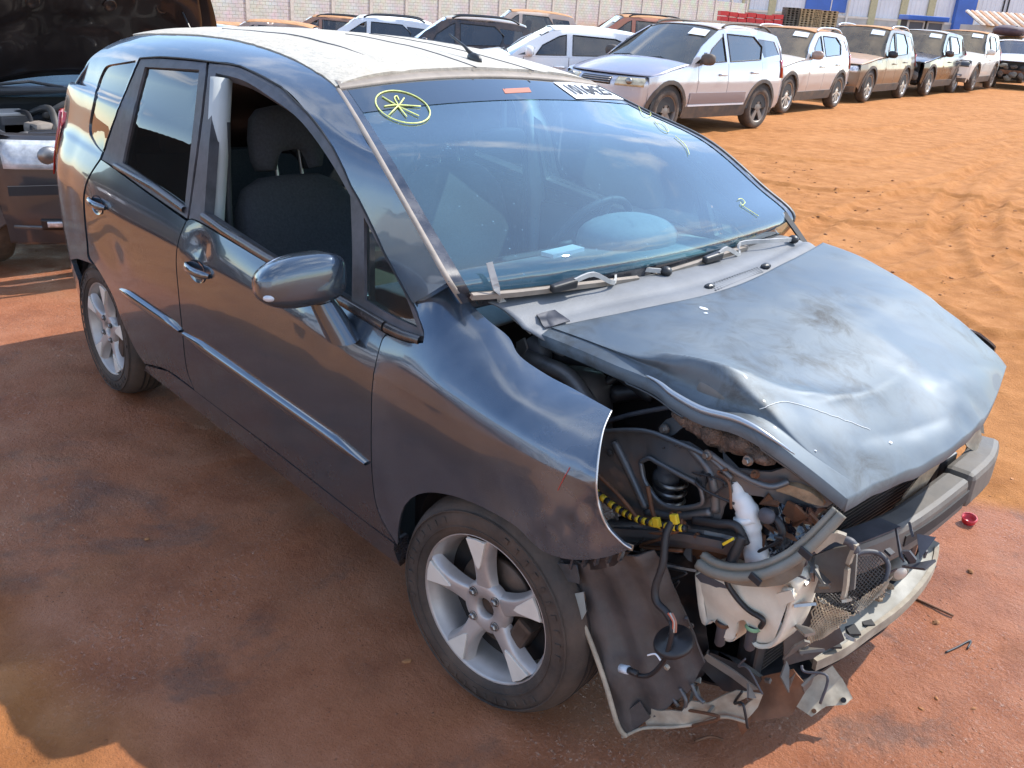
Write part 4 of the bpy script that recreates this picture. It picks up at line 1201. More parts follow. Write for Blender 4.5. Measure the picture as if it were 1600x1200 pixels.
# beige A-pillar trims along the glass
for s in (0, 1):
    A = []
    for u in np.linspace(0.02, WU - .1, 30):
        p = ws_f(np.array([u]), np.array([0.0 if not s else 6.0]))[0]; q = ws_f(np.array([u]), np.array([0.12 if not s else 5.88]))[0]
        sd = (q - p) / np.linalg.norm(q - p); nn = np.array([.55, 0, .83])
        A.append([p - sd * .007 + nn * .001, p - sd * .007 + nn * .006, p + sd * .002 + nn * .007, p + sd * .007 + nn * .005, p + sd * .008 + nn * .001])
    grid_mesh('pillar_trim', np.array(A), m_beige if not s else m_blk, car)
# header strip
A = []
for v in np.linspace(0.05, 5.95, 30):
    p = ws_f(np.array([0.0]), np.array([v]))[0]; q = ws_f(np.array([.1]), np.array([v]))[0]; sd = (q - p) / np.linalg.norm(q - p)
    nn = np.array([.3, 0, .95]); A.append([p - sd * .075 + nn * .002, p - sd * .024 + nn * .011, p + sd * .002 + nn * .010, p + sd * .010 + nn * .006, p + sd * .010 + nn * .001])
grid_mesh('header_trim', np.array(A), m_beige, car)


def ws3(pts, off=0.004):
    t = trace_fn(ws_f, WU, WV, pts); a = np.array([p[0] for p in t]); b_ = np.array([p[1] for p in t])
    P = ws_f(a, b_); e = .01
    n = np.cross(ws_f(a + e, b_) - ws_f(a - e, b_), ws_f(a, b_ + e) - ws_f(a, b_ - e)); n /= np.linalg.norm(n, axis=1)[:, None]
    return P + n * off, n


def stroke(pts, r=0.0021, sp_=5):
    P, n = ws3(spline(pts, sp_) if len(pts) > 2 else pts)
    return [tuple(p) for p in P], r


# paint-marker sign: star in an oval
mk_ = MB()
oval = [(629 + 44 * math.cos(a) * math.cos(.30) - 23 * math.sin(a) * math.sin(.30), 169 + 44 * math.cos(a) * math.sin(.30) + 23 * math.sin(a) * math.cos(.30)) for a in np.linspace(0, 2 * math.pi, 36)]
for pts in [oval, [(597, 153), (622, 168)], [(600, 168), (620, 166), (657, 168)], [(622, 168), (654, 183)], [(622, 168), (635, 184)], [(623, 166), (607, 182)], [(622, 166), (616, 155), (620, 152), (623, 158)], [(622, 168), (631, 155)]]:
    P, r = stroke(pts); mk_.tube(P, r, 5)
mk_.build('marker_star', m_chalk, windshield, smooth=True)
for pts in [[(997, 168), (1012, 172), (1016, 182), (1005, 181), (997, 168)], [(1022, 190), (1036, 194), (1044, 207), (1033, 203), (1022, 190)], [(1054, 214), (1060, 219), (1068, 226), (1074, 236), (1076, 243)], [(1152, 313), (1158, 312), (1163, 318), (1158, 322), (1156, 318)], [(1158, 322), (1184, 339)]]:
    P, r = stroke(pts, .0012); MB().tube(P, r, 5).build('marker_letter', m_chalk, windshield, smooth=True)
# lot sticker
st_uv = np.array(trace_fn(ws_f, WU, WV, [(864, 130), (940, 131), (974, 157), (900, 156)]))
def quad_plate(name, q, mtl, parent, off=0.0):
    q = np.array(q); n = np.cross(q[1] - q[0], q[3] - q[0]); n /= np.linalg.norm(n)
    if n @ (CAM_POS - q[0]) < 0: n = -n
    q = q + n * off; r_ = q - n * .0008
    return mk(name, list(q) + list(r_), [(0, 1, 2, 3), (7, 6, 5, 4), (0, 4, 5, 1), (1, 5, 6, 2), (2, 6, 7, 3), (3, 7, 4, 0)], mtl, parent), n
sticker = patch('lot_sticker', [tuple(p) for p in st_uv], ws_f, .03, WSC, (), m_white, windshield, .0006, offset=.0045)
num = text_mesh('sticker_number', '1016425', 1.0, m_ink, sticker, Matrix.Identity(4), bold=.022)
tv = np.array([v.co[:2] for v in num.data.vertices]); tv = (tv - tv.min(0)) / (tv.max(0) - tv.min(0)); ta = .10 + .80 * tv[:, 0]; tb = .82 - .62 * tv[:, 1]
tuv = ((st_uv[0] * (1 - ta)[:, None] + st_uv[1] * ta[:, None]) * (1 - tb)[:, None] + (st_uv[3] * (1 - ta)[:, None] + st_uv[2] * ta[:, None]) * tb[:, None])
tp = ws_f(tuv[:, 0], tuv[:, 1]); tn = np.cross(ws_f(tuv[:, 0] + .01, tuv[:, 1]) - ws_f(tuv[:, 0] - .01, tuv[:, 1]), ws_f(tuv[:, 0], tuv[:, 1] + .01) - ws_f(tuv[:, 0], tuv[:, 1] - .01)); tn /= np.linalg.norm(tn, axis=1)[:, None]
for v_, p_ in zip(num.data.vertices, tp + tn * .007): v_.co = p_
num.data.update()
sq2, _ = ws3([(785, 140), (826, 138), (830, 145), (789, 147)], 0.003)
rs, _ = quad_plate('red_tag', sq2, mat('faded_red_label', (0.45, 0.16, 0.10), 0.6), windshield)

# ---------------------------------------------------------------- hood
HN = [[(-.096, -.58, .942), (-.075, -.53, .957), (-.02, -.33, .975), (.03, 0, .992), (-.01, .38, 1.010), (-.075, .69, 1.015)],
      [(.113, -.58, .941), (.12, -.53, .962), (.14, -.33, .978), (.17, 0, .990), (.14, .38, 1.0), (.075, .68, 1.0)],
      [(.262, -.588, .942), (.262, -.535, .980), (.29, -.34, .972), (.31, 0, .972), (.29, .38, .972), (.284, .66, .949)],
      [(.325, -.592, .930), (.325, -.520, .990), (.365, -.35, .966), (.385, 0, .956), (.36, .38, .95), (.355, .66, .918)],
      [(.40, -.590, .922), (.400, -.510, .986), (.44, -.36, .953), (.46, 0, .934), (.43, .38, .925), (.42, .665, .888)],
      [(.488, -.580, .928), (.50, -.495, .950), (.535, -.34, .917), (.56, 0, .893), (.53, .37, .885), (.485, .667, .852)],
      [(.575, -.555, .900), (.60, -.46, .878), (.63, -.28, .866), (.645, .01, .850), (.61, .34, .845), (.535, .668, .825)],
      [(.683, -.46, .805), (.690, -.37, .803), (.702, -.17, .801), (.704, .04, .800), (.667, .30, .800), (.568, .666, .800)]]
DIP = [.0, .0, .022, .038, .038, .012, .004, .0]
HN = [[r[0], tuple(np.array(r[0]) * .33 + np.array(r[1]) * .67 + np.array([0, 0, -d_]))] + r[1:] for r, d_ in zip(HN, DIP)]
HG = net(HN, 12, 14)
X_, Y_ = HG[:, :, 0], HG[:, :, 1]
HG[:, :, 2] += (0.010 * np.exp(-np.abs(Y_ - (.02 + .22 * X_)) / .05) * sstep(.10, .45, X_) - 0.010 * np.exp(-((X_ - .62) / .05) ** 2 - ((Y_ + .12) / .12) ** 2)
                + 0.006 * np.exp(-((X_ - .60) / .03) ** 2 - ((Y_ - .22) / .10) ** 2) + 0.004 * (fbm(X_ * 7, Y_ * 7, 3, 8) - .45) )
CREST = np.array(spline([(.25, -.535), (.33, -.525), (.40, -.50), (.47, -.41), (.53, -.28), (.55, -.12), (.52, .06), (.47, .22), (.42, .36)], 8))
cd_ = np.min(np.hypot(X_[..., None] - CREST[:, 0], Y_[..., None] - CREST[:, 1]), -1)
HG[:, :, 2] += 0.016 * np.exp(-(cd_ / .024) ** 1.0) * sstep(.25, -.25, Y_)
# secondary kinks of the crumpled sheet
for (x0, y0, x1, y1, h_, w_) in [(.62, -.34, .66, .06, -.007, .022), (.44, .04, .68, .14, .006, .014), (.56, .35, .58, .62, -.004, .025)]:
    ab_ = np.array([x1 - x0, y1 - y0]); L2_ = ab_ @ ab_; t_ = np.clip(((X_ - x0) * ab_[0] + (Y_ - y0) * ab_[1]) / L2_, 0, 1); d_ = np.hypot(X_ - x0 - t_ * ab_[0], Y_ - y0 - t_ * ab_[1])
    HG[:, :, 2] += h_ * np.exp(-(d_ / w_) ** 1.3) * np.sin(np.clip(t_ * 3.1 + .05, 0, 3.14)) ** .5
# uneven bent front lip
HG[:, :, 2] += (.004 * np.sin(Y_ * 17 + 1) + .002 * np.sin(Y_ * 47)) * sstep(.60, .70, X_)
def lipped(G, d=0.030, out=0.004):
    """turn the rim of a skin down into a lip"""
    m, n = G.shape[:2]; B_ = np.zeros((m + 2, n + 2, 3)); B_[1:-1, 1:-1] = G
    cen_ = G.reshape(-1, 3).mean(0)
    def lo(P):
        v = P - cen_; v[..., 2] = 0; v = v / np.maximum(np.linalg.norm(v, axis=-1, keepdims=True), 1e-6); q = P - v * out; q[..., 2] -= d; return q
    B_[0, 1:-1] = lo(G[0].copy()); B_[-1, 1:-1] = lo(G[-1].copy()); B_[1:-1, 0] = lo(G[:, 0].copy()); B_[1:-1, -1] = lo(G[:, -1].copy())
    for a, b_, c_, d_ in ((0, 0, 1, 1), (0, -1, 1, -2), (-1, 0, -2, 1), (-1, -1, -2, -2)): B_[a, b_] = lo(B_[c_, d_].copy())
    return B_
hood = grid_mesh('hood', lipped(HG), m_hoodp, car, thick=0.0)
# rolled bead of the folded edge, its highlight put into a lighter colour
be = [HG[i, 0] + np.array([0, .003, .004]) for i in range(22, 75)]
MB().tube(be, [.001 + .0068 * abs(math.sin(math.pi * i / 52)) ** .6 for i in range(53)], 8).build('rolled_edge', mat('bead_highlight_paint', (.34, .38, .42), .28, metal=.6), hood, smooth=True)
for e in hood.data.edges: pass
# under-skin of the hood, following a little below
US = HG[3:-3, 5:-5].copy(); US[:, :, 2] -= .030 + .012 * (np.sin(US[:, :, 0] * 18) * np.sin(US[:, :, 1] * 14) > 0)
grid_mesh('hood_frame', US, m_inner, hood, thick=0.004)
# torn insulation hanging below the right edge
iv = [atY(u, v, -.535) for u, v in [(1068, 648), (1100, 664), (1150, 690), (1195, 708)]]
mb = MB()
for k in range(15):
    q = k / 14; i = min(int(q * 3), 2); f_ = q * 3 - i; c_ = iv[i] * (1 - f_) + iv[i + 1] * f_
    V, F = ellip(c_ + rng.randn(3) * .005, (.032, .03, .014 + .014 * math.sin(math.pi * q)), 10, 7, 1, Rz(rng.rand() * 3), .7, k); mb.add(V, F)
mb.build('torn_insulation', mat('fibrous_insulation', (0.15, 0.10, 0.075), 1.0, var=0.5, var_scale=60, bump=0.9, bump_scale=220), hood, smooth=True)
# paint chips
for k, (u, v, s) in enumerate([(1097, 484, .014), (1102, 492, .006), (1393, 692, .007), (1273, 702, .004)]):
    P = atZ(u, v, .985 if u < 1150 else .865)
    c_ = HG.reshape(-1, 3)[np.argmin(((toPx(HG.reshape(-1, 3)) - [u, v]) ** 2).sum(1))]
    V, F = ellip(c_ + np.array([0, 0, .0008]), (s, s * .6, .0012), 9, 4, 1, Rz(k), .8, k); MB().add(V, F).build('paint_chip', m_white, hood)
# white scratch line across the nose
sc_ = [(1187, 640), (1205, 632), (1230, 628), (1262, 636), (1290, 646), (1330, 660), (1360, 672)]
hp_ = HG.reshape(-1, 3); hpx = toPx(hp_); S_ = []
for u, v in spline(sc_, 4):
    d = ((hpx - [u, v]) ** 2).sum(1); kk = np.argsort(d)[:4]; w = 1 / (d[kk] + 1); S_.append((hp_[kk] * w[:, None]).sum(0) / w.sum() + np.array([.0006, -.0003, .0012]))
MB().tube(S_, .0007, 4).build('scratch', mat('bare_metal_scratch', (0.85, 0.85, 0.82), 0.5), hood)

# ---------------------------------------------------------------- cowl, wipers
CN = [[(-.275, -.655, .992), (-.245, -.35, .985), (-.22, 0, .982), (-.245, .35, .99), (-.275, .655, 1.0)],
      [(-.20, -.62, .985), (-.165, -.35, .990), (-.125, 0, .998), (-.155, .35, 1.003), (-.20, .655, 1.01)],
      [(-.10, -.60, .945), (-.07, -.35, .968), (-.02, 0, .985), (-.05, .35, 1.000), (-.11, .66, 1.008)],
      [(-.06, -.56, .915), (-.01, -.35, .945), (.05, 0, .962), (.0, .35, .975), (-.06, .66, .985)]]
CG = net(CN, 8, 10); CG[:, :, 2] -= 0.006 * np.exp(-((np.arange(CG.shape[0]) - 14) / 1.2) ** 2)[:, None]
cowl = grid_mesh('cowl_panel', CG, m_cowl, car, thick=0.004)
cp = CG.reshape(-1, 3); cpx = toPx(cp)
def on_cowl(u, v, h=0.0):
    d = ((cpx - [u, v]) ** 2).sum(1); kk = np.argsort(d)[:4]; w = 1 / (d[kk] + 1); return (cp[kk] * w[:, None]).sum(0) / w.sum() + np.array([0, 0, h])
# vent grille with real holes between bars
g4 = [on_cowl(1112, 446, .006), on_cowl(1183, 421, .006), on_cowl(1190, 428, .005), on_cowl(1118, 457, .005)]
g4 = np.array(g4)
bl = lambda a, b_: (g4[0] * (1 - a) + g4[1] * a) * (1 - b_) + (g4[3] * (1 - a) + g4[2] * a) * b_
quad_plate('vent_recess', [bl(-.03, -.15), bl(1.05, -.15), bl(1.05, 1.2), bl(-.03, 1.2)], m_dark, cowl, -.002)
mb = MB()
for k in range(19): mb.tube([bl(k / 18, -.1), bl(k / 18, 1.1)], .0013, 4)
for k in range(5): mb.tube([bl(-.02, k / 4), bl(1.02, k / 4)], .0016, 4)
mb.build('vent_grille', m_cowl, cowl)
V, F = ellip(on_cowl(1108, 452, .006), (.012, .02, .008), 8, 6); MB().add(V, F).build('vent_stop', m_blk, cowl)
V, F = ellip(on_cowl(1196, 420, .008), (.012, .022, .010), 8, 6); MB().add(V, F).build('vent_stop', m_blk, cowl)
for (a, b_) in (((1165, 404), (1200, 396)), ((1168, 408), (1203, 400)), ((1240, 394), (1252, 390)), ((1245, 398), (1257, 393))):
    MB().tube([on_cowl(*a, .002), on_cowl(*b_, .002)], .002, 4).build('cowl_slot', m_dark, cowl)
# torn rubber flap at the right corner of the cowl
plate('torn_flap', [on_cowl(838, 497, .012), on_cowl(868, 492, .014), on_cowl(888, 512, .016), on_cowl(850, 519, .010)], m_blkm, cowl, .004, rib=(.0012, .010, .3))
# broken trim strip standing up at the right corner
m_pale = mat('sun_bleached_trim', (0.42, 0.41, 0.39), 0.55, var=0.15, var_scale=20)
pst = [ws3([(757, 421)], .03)[0][0], ws3([(768, 446)], .022)[0][0], atY(782, 470, -.60), atY(806, 494, -.585), atY(834, 517, -.575)]
bar('broken_trim_strip', pst, .022, .006, m_pale, cowl, up=(.4, -.4, .8), n=5, taper=(.7, 1.1))
pst = [atY(1224, 333, .70), atY(1238, 352, .69), atY(1256, 378, .68), atY(1262, 388, .67)]
bar('left_trim_strip', pst, .018, .008, m_blk, cowl, up=(.4, -.4, .8), n=4)


def wiper(blade, holder, arm, pivot):
    w = empty('wiper'); w.parent = car
    P, n = ws3(blade, .018); bar('blade_spine', [tuple(p) for p in P], .014, .012, m_beige, w, up=tuple(n[0]), n=4)
    P2, n2 = ws3(blade, .007); bar('blade_rubber', [tuple(p) for p in P2], .004, .014, m_rub, w, up=tuple(n2[0]), n=4)
    H, hn = ws3(holder, .030); bar('holder', [tuple(p) for p in H], .026, .024, m_blk, w, up=tuple(hn[0]), n=3, smooth=True, taper=(.75, 1.0))
    A, an = ws3(arm, .036); A = [tuple(p) for p in A] + [tuple(p) for p in pivot]
    bar('arm', A, .012, .006, m_pale, w, up=tuple(an[0]), n=4)
    V, F = ellip(pivot[-1], (.018, .018, .014), 12, 6); MB().add(V, F).build('pivot_cap', m_blk, w, smooth=True)
    return w
wiper([(731, 457), (800, 452), (900, 441), (989, 431)], [(850, 443), (888, 434)], [(884, 432), (913, 424), (945, 432)], [on_cowl(968, 438, .03), on_cowl(1040, 432, .015)])
wiper([(1018, 427), (1090, 405), (1159, 383)], [(1087, 401), (1113, 393)], [(1108, 391), (1120, 385), (1140, 390)], [on_cowl(1155, 396, .03), on_cowl(1200, 392, .03), on_cowl(1238, 384, .02)])
# antenna on the roof
ab = roof_f(np.array([-1.10]), np.array([-.02]))[0]
best = min([(np.linalg.norm(toPx(roof_f(np.array([x]), np.array([s]))[0]) - [742, 93]), x, s) for x in np.linspace(-1.3, -1.0, 30) for s in np.linspace(-.4, .4, 40)])
ab = roof_f(np.array([best[1]]), np.array([best[2]]))[0]
antenna = empty('antenna', tuple(ab)); antenna.parent = car
V, F = ellip((0, 0, .004), (.036, .017, .020), 14, 8, 1, Ry(.2)); MB().add(V, F).build('antenna_base', m_blk, antenna, smooth=True)
MB().tube([(-.012, 0, .016), (-.055, 0, .040), (-.14, 0, .075)], [.009, .005, .003], 8).build('antenna_mast', m_blk, antenna, smooth=True)

# ---------------------------------------------------------------- mirrors and handles
def mirror(sgn):
    m_ = empty('door_mirror'); m_.parent = car
    c_ = atY(468, 437, -.925); c_ = np.array([c_[0], abs(c_[1]) * sgn, c_[2]])
    rot = Rz(R_(-14) * (1 if sgn < 0 else -1)) @ Ry(R_(-6))
    V, F = ellip((0, 0, 0), (.064, .116, .066), 32, 22, .58)
    V2 = []
    for q in V:
        q = Vector(q); k = 1 - .34 * max(0, (q.y * sgn) / .118) ** 2      # slimmer towards the tip
        if q.x < -.02: q.x = -.02 - (abs(q.x) - .02) * .15
        q.z *= k; q.z += .010 * (q.y * -sgn) / .12
        V2.append(rot @ q + Vector(c_))
    MB().add(V2, F).build('mirror_shell', m_paint, m_, smooth=True)
    b0 = Vector(c_) + Vector((.005, -sgn * .055, -.055)); b1 = Vector((c_[0] + .060, sgn * .838, c_[2] - .150))
    A = []
    for k in range(7):
        q = k / 6; p = b0.lerp(b1, q); wx = .044 + .016 * q; wz = .030 + .012 * q
        A.append([(p.x + wx * math.cos(a), p.y + wz * math.sin(a) * .9, p.z + .012 * math.sin(a)) for a in np.linspace(0, 2 * math.pi, 15)[:-1]])
    grid_mesh('mirror_arm', np.array(A), m_paint, m_, closed_v=True)
    V, F = ellip(Vector(c_) + Vector((-.026, 0, 0)), (.004, .10, .06), 20, 12, .8); MB().add(V, F).build('mirror_glass', mat('mirror_glass', (.7, .7, .7), .02, metal=1), m_, smooth=True)
    V, F = ellip(Vector(c_) + rot @ Vector((.046, sgn * .088, -.030)), (.012, .018, .010), 12, 8, 1, rot); MB().add(V, F).build('turn_lamp', mat('clear_lens_side', (.5, .52, .55), .1, coat=.8), m_, smooth=True)
mirror(-1); mirror(1)


def handle(px_c, size, ang):
    q = BG.trace([px_c])[0]; x, t = np.array([q[0]]), np.array([q[1]])
    C_ = BG(x, t)[0]; dx = (BG(x + .01, t) - BG(x - .01, t))[0]; dx /= np.linalg.norm(dx); dz = (BG(x, t + .1) - BG(x, t - .1))[0]; dz -= dx * (dz @ dx); dz /= np.linalg.norm(dz); nn = np.cross(dx, dz)
    for side in (0, 1):
        h = empty('door_handle'); h.parent = car
        mm = lambda a, b_, c_: tuple((C_ + dx * a + dz * b_ + nn * c_) * (np.array([1, -1, 1]) if side else 1))
        # recess bowl
        A = []
        for r_, d_ in ((1.0, .0015), (.85, -.001), (.6, -.002)):
            A.append([mm(.062 * r_ * math.cos(a) - .015, .036 * r_ * math.sin(a) - .004, d_) for a in np.linspace(0, 2 * math.pi, 21)[:-1]])
        grid_mesh('handle_bowl', np.array(A), m_paint, h, closed_v=True)
        prof = [(-.085, .004, .55), (-.07, .016, .85), (-.04, .026, 1), (.0, .029, 1), (.04, .026, 1), (.068, .016, .9), (.082, .004, .6)]
        A = []
        for (a, n_, k) in prof:
            A.append([mm(a, .004 + .0135 * k * math.cos(g), n_ + .008 * k * math.sin(g)) for g in np.linspace(0, 2 * math.pi, 11)[:-1]])
        grid_mesh('handle_grip', np.array(A), m_mold, h, closed_v=True)
handle((311, 424), 1, 0); handle((154, 320), 1, 0)

# ---------------------------------------------------------------- wheels
def wheel(name, c, steer, spin, outward, parent=car, r_t=.290, r_r=.1985, wdt=.178):
    """local: axis along y, outer face at y=0 towards -y (outward=-1)"""
    w = empty(name, c, steer); w.parent = parent
    if outward > 0: w.rotation_euler = (0, 0, steer + math.pi)
    prof = [(.196, .012), (.200, .000), (.212, -.006), (.235, -.010), (.255, -.006), (.270, .002), (.2795, .014), (.2865, .030), (.2895, .050), (.290, .089), (.2895, .128), (.2865, .148), (.2795, .164), (.265, .176), (.235, .184), (.205, .176), (.196, .166)]
    MB().lathe([(a, b_) for a, b_ in prof], 72).build('tyre', m_tyre, w, smooth=True)
    # raised rings and small moulded bars on the sidewall
    sw = MB()
    for r_ in (.222, .262): sw.lathe([(r_ - .002, -.006), (r_ - .0012, -.0105), (r_ + .0012, -.0105), (r_ + .002, -.006)], 72)
    for k in range(44):
        if (k // 5) % 3 == 2: continue
        a = 2 * math.pi * k / 44; sw.box((.242 * math.cos(a), -.0102, .242 * math.sin(a)), (.016, .003, .006 + .006 * (k % 3 == 0)), Matrix.Rotation(-a, 3, 'Y'))
    sw.build('sidewall_moulding', m_tyre, w)['kind'] = 'stuff'
    # tread grooves: dark rings and cross cuts
    tb = MB()
    for h in (.052, .075, .103, .126): tb.lathe([(.2893, h - .0035), (.2908, h - .003), (.2908, h + .003), (.2893, h + .0035)], 72)
    tb.build('tread_groove', m_rub, w, smooth=False)
    rim = MB().lathe([(.176, .150), (.180, .060), (.182, .030), (.190, .020), (.1945, .008), (.1985, -.001), (.2005, .001), (.200, .010), (.196, .014)], 72).build('rim', m_alloy, w, smooth=True)
    MB().lathe([(.0, .085), (.184, .085)], 40).build('backing_plate', mat('dark_wheel_back', (.018, .016, .015), .8), w)
    MB().lathe([(.045, .050), (.060, .052), (.118, .054), (.121, .058), (.121, .074), (.06, .078)], 48).build('brake_disc', m_brake, w, smooth=True)
    cal = MB().box((.095, .050, -.045), (.05, .06, .11), Ry(R_(25)), .01); cal.build('caliper', m_brake, w)
    # hub with open centre
    MB().lathe([(.026, .030), (.027, .012), (.031, .008), (.058, .008), (.070, .014), (.072, .035)], 40).build('hub', m_alloy, w, smooth=True)
    MB().lathe([(.0, .026), (.018, .024), (.0255, .030)], 20).build('hub_bore', m_brake, w, smooth=True)
    for k in range(4):
        a = spin + R_(45 + 90 * k - 7)
        cx, cz = .050 * math.cos(a), .050 * math.sin(a)
        MB().lathe([(.0, .011), (.0115, .0105), (.0125, .006)], 14, (cx, 0, cz)).build('nut_hole', m_dark, w)
        MB().lathe([(.0, -.004), (.006, -.004), (.0085, -.001), (.0085, .012)], 6, (cx, 0, cz)).build('wheel_nut', m_steel, w)
    for k in range(5):
        a = spin + 2 * math.pi * k / 5; ca, sa = math.cos(a), math.sin(a)
        rows_ = []
        for (r_, hw, yf, yd) in [(.052, .030, .010, .030), (.075, .024, .007, .034), (.100, .0215, .004, .036), (.125, .0225, .0015, .036), (.150, .027, .000, .034), (.172, .034, .001, .030), (.190, .042, .003, .026)]:
            row = []
            for (s, dy) in [(-1.25, yd), (-1.0, yf + .007), (-.8, yf + .001), (0, yf - .001), (.8, yf + .001), (1.0, yf + .007), (1.25, yd)]:
                u_, v_ = r_, hw * s
                row.append((u_ * ca - v_ * sa, dy, u_ * sa + v_ * ca))
            rows_.append(row)
        sp_o = grid_mesh('spoke', np.array(rows_)[:, ::-1], m_alloy, w)
        md_ = sp_o.modifiers.new('sub', 'SUBSURF'); md_.levels = 1; md_.render_levels = 2
        ol = [(.110, 0), (.122, -.008), (.150, -.018), (.176, -.027), (.188, -.031), (.1915, 0), (.188, .031), (.176, .027), (.150, .018), (.122, .008)]
        V = [(u_ * ca - v_ * sa, -.0035 + (.190 - u_) * .02, u_ * sa + v_ * ca) for u_, v_ in ol]; V += [(x_, y_ + .008, z_) for x_, y_, z_ in V]
        n_ = len(ol)
        MB().add(V, [tuple(range(n_)), tuple(range(2 * n_ - 1, n_ - 1, -1))] + [(i, n_ + i, n_ + (i + 1) % n_, (i + 1) % n_) for i in range(n_)]).build('spoke_facet', m_alloy_lit, w, bevel=.0015)
    return w
wheel('front_wheel', (0, -.797, .2885), R_(7), R_(100), -1)
wheel('rear_wheel', (-2.45, -.797, .2885), 0, R_(84), -1)
wheel('front_wheel', (0, .797, .2885), R_(7), R_(20), 1)
wheel('rear_wheel', (-2.45, .797, .2885), 0, R_(50), 1)

# ---------------------------------------------------------------- inner wheel houses, floor, tail
for cx in (0.0, -2.45):
    for s in (-1, 1):
        mb = MB().lathe([(.335, .0), (.335, .24), (.10, .245)], 20, (cx, -.775 if s < 0 else .535, .30), 'y', R_(-8), R_(188))
        if cx == 0.0 and s < 0: mb = MB().lathe([(.335, .03), (.335, .24), (.10, .245)], 20, (cx, -.775, .30), 'y', R_(75), R_(188))
        o = mb.build('wheel_house', m_blk, car, smooth=True)
MB().box((-1.22, 0, .24), (1.75, 1.50, .06)).build('floor', m_dashd, car)
MB().box((-2.45, 0, .42), (.75, 1.02, .30)).build('rear_floor', m_dashd, car)
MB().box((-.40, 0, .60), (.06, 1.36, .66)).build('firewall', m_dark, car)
# tailgate, rear bumper, lamps
def tail_row(z):
    xq = float(np.interp(z, [.9, 1.0, 1.2, 1.35, 1.45], [-3.03, -2.97, -2.84, -2.70, -2.60])); t = BG.xz(xq, z)[1]; p = BG(np.array([xq]), np.array([t]))[0]; return abs(p[1]) * .985
zz = [.30, .45, .62, .80, .95, 1.08, 1.22, 1.35, 1.43]; xx = [-3.10, -3.14, -3.14, -3.10, -3.06, -2.99, -2.90, -2.78, -2.66]
TR = [[(x + .07 * (abs(s) ** 3), tail_row(z) * s, z) for s in np.linspace(-1, 1, 9)] for z, x in zip(zz, xx)]
grid_mesh('tailgate', net(TR[2:], 4, 4), m_paint, car, thick=.01)
grid_mesh('rear_bumper', net([[(x - .012, y, z) for x, y, z in r] for r in TR[:4]], 4, 4), m_paint, car, thick=.01)
tgw = net([[(x - .008, y * .8, z) for x, y, z in r] for r in TR[5:8]], 4, 4); grid_mesh('rear_glass', tgw, m_gl, car)
m_tail = mat('red_lamp_lens', (0.35, 0.01, 0.01), 0.1, coat=0.8)
for s in (-1, 1):
    q = []
    for z in (.86, .95, 1.05, 1.12):
        t = BG.xz(-3.0, z)[1]
        q.append([(lambda p: (p[0] - .006, p[1] * (1.008) * (1 if s < 0 else -1), p[2]))(BG(np.array([x]), np.array([t]))[0]) for x in (-2.93, -2.98, -3.03, -3.06)])
    grid_mesh('tail_lamp', np.array(q), m_tail, car, thick=.006)

# ---------------------------------------------------------------- cabin
def seat(x, y, yaw=0.0):
    s = empty('front_seat', (x, y, 0), yaw); s.parent = car
    lean = R_(-16)
    M_ = Matrix.Translation((-.10, 0, .50)) @ Matrix.Rotation(lean, 4, 'Y')
    def cushion(nm, ctrl, mtl=m_fab):
        return grid_mesh(nm, np.array(ctrl), mtl, s, closed_v=True)
    # backrest: loft of rounded sections
    A = []
    for (h, w, d) in [(-.04, .20, .06), (.0, .235, .075), (.15, .245, .085), (.32, .245, .075), (.46, .225, .060), (.53, .19, .048), (.565, .12, .03), (.57, .03, .008)]:
        ring = []
        for a in np.linspace(0, 2 * math.pi, 29)[:-1]:
            ca, sa = math.cos(a), math.sin(a); px_ = d * math.copysign(abs(ca) ** .6, ca); py_ = w * math.copysign(abs(sa) ** .55, sa)
            if ca > 0: px_ += .035 * (abs(py_) / w) ** 3 * (h < .5)        # side bolsters
            ring.append(tuple(M_ @ Vector((px_, py_, h))))
        A.append(ring)
    cushion('backrest', A)
    A = []
    for (h, w, d) in [(.585, .08, .03), (.59, .130, .045), (.63, .140, .055), (.70, .138, .055), (.77, .120, .048), (.80, .09, .036), (.81, .03, .01)]:
        A.append([tuple(M_ @ Vector((d * math.copysign(abs(math.cos(a)) ** .7, math.cos(a)) + .015, w * math.copysign(abs(math.sin(a)) ** .6, math.sin(a)) , h + (.075 * max(0, 1 - (abs(math.sin(a) * w) / .055) ** 2) if h < .60 else .02 * max(0, 1 - (abs(math.sin(a) * w) / .055) ** 2) * (h < .65))))) for a in np.linspace(0, 2 * math.pi, 41)[:-1]])
    cushion('headrest', A)
    for sy in (-.05, .05): MB().tube([M_ @ Vector((.01, sy, .53)), M_ @ Vector((.015, sy, .66))], .006, 8).build('headrest_post', m_steel, s)
    A = []
    for (xx_, w, d, z) in [(-.12, .20, .05, .40), (-.08, .235, .07, .41), (.1, .245, .075, .42), (.28, .24, .07, .435), (.38, .22, .055, .44), (.41, .15, .03, .44)]:
        A.append([(xx_, w * math.copysign(abs(math.sin(a)) ** .5, math.sin(a)), z + d * math.copysign(abs(math.cos(a)) ** .6, math.cos(a))) for a in np.linspace(0, 2 * math.pi, 25)[:-1]])
    cushion('seat_cushion', A)
    MB().box((.1, 0, .31), (.42, .40, .12), None, .02).build('seat_base', m_dashd, s)
    return s
hr = atY(462, 236, -.37)
sx_ = hr[0] + .20
seat(float(sx_) , -.37); seat(float(sx_), .37)
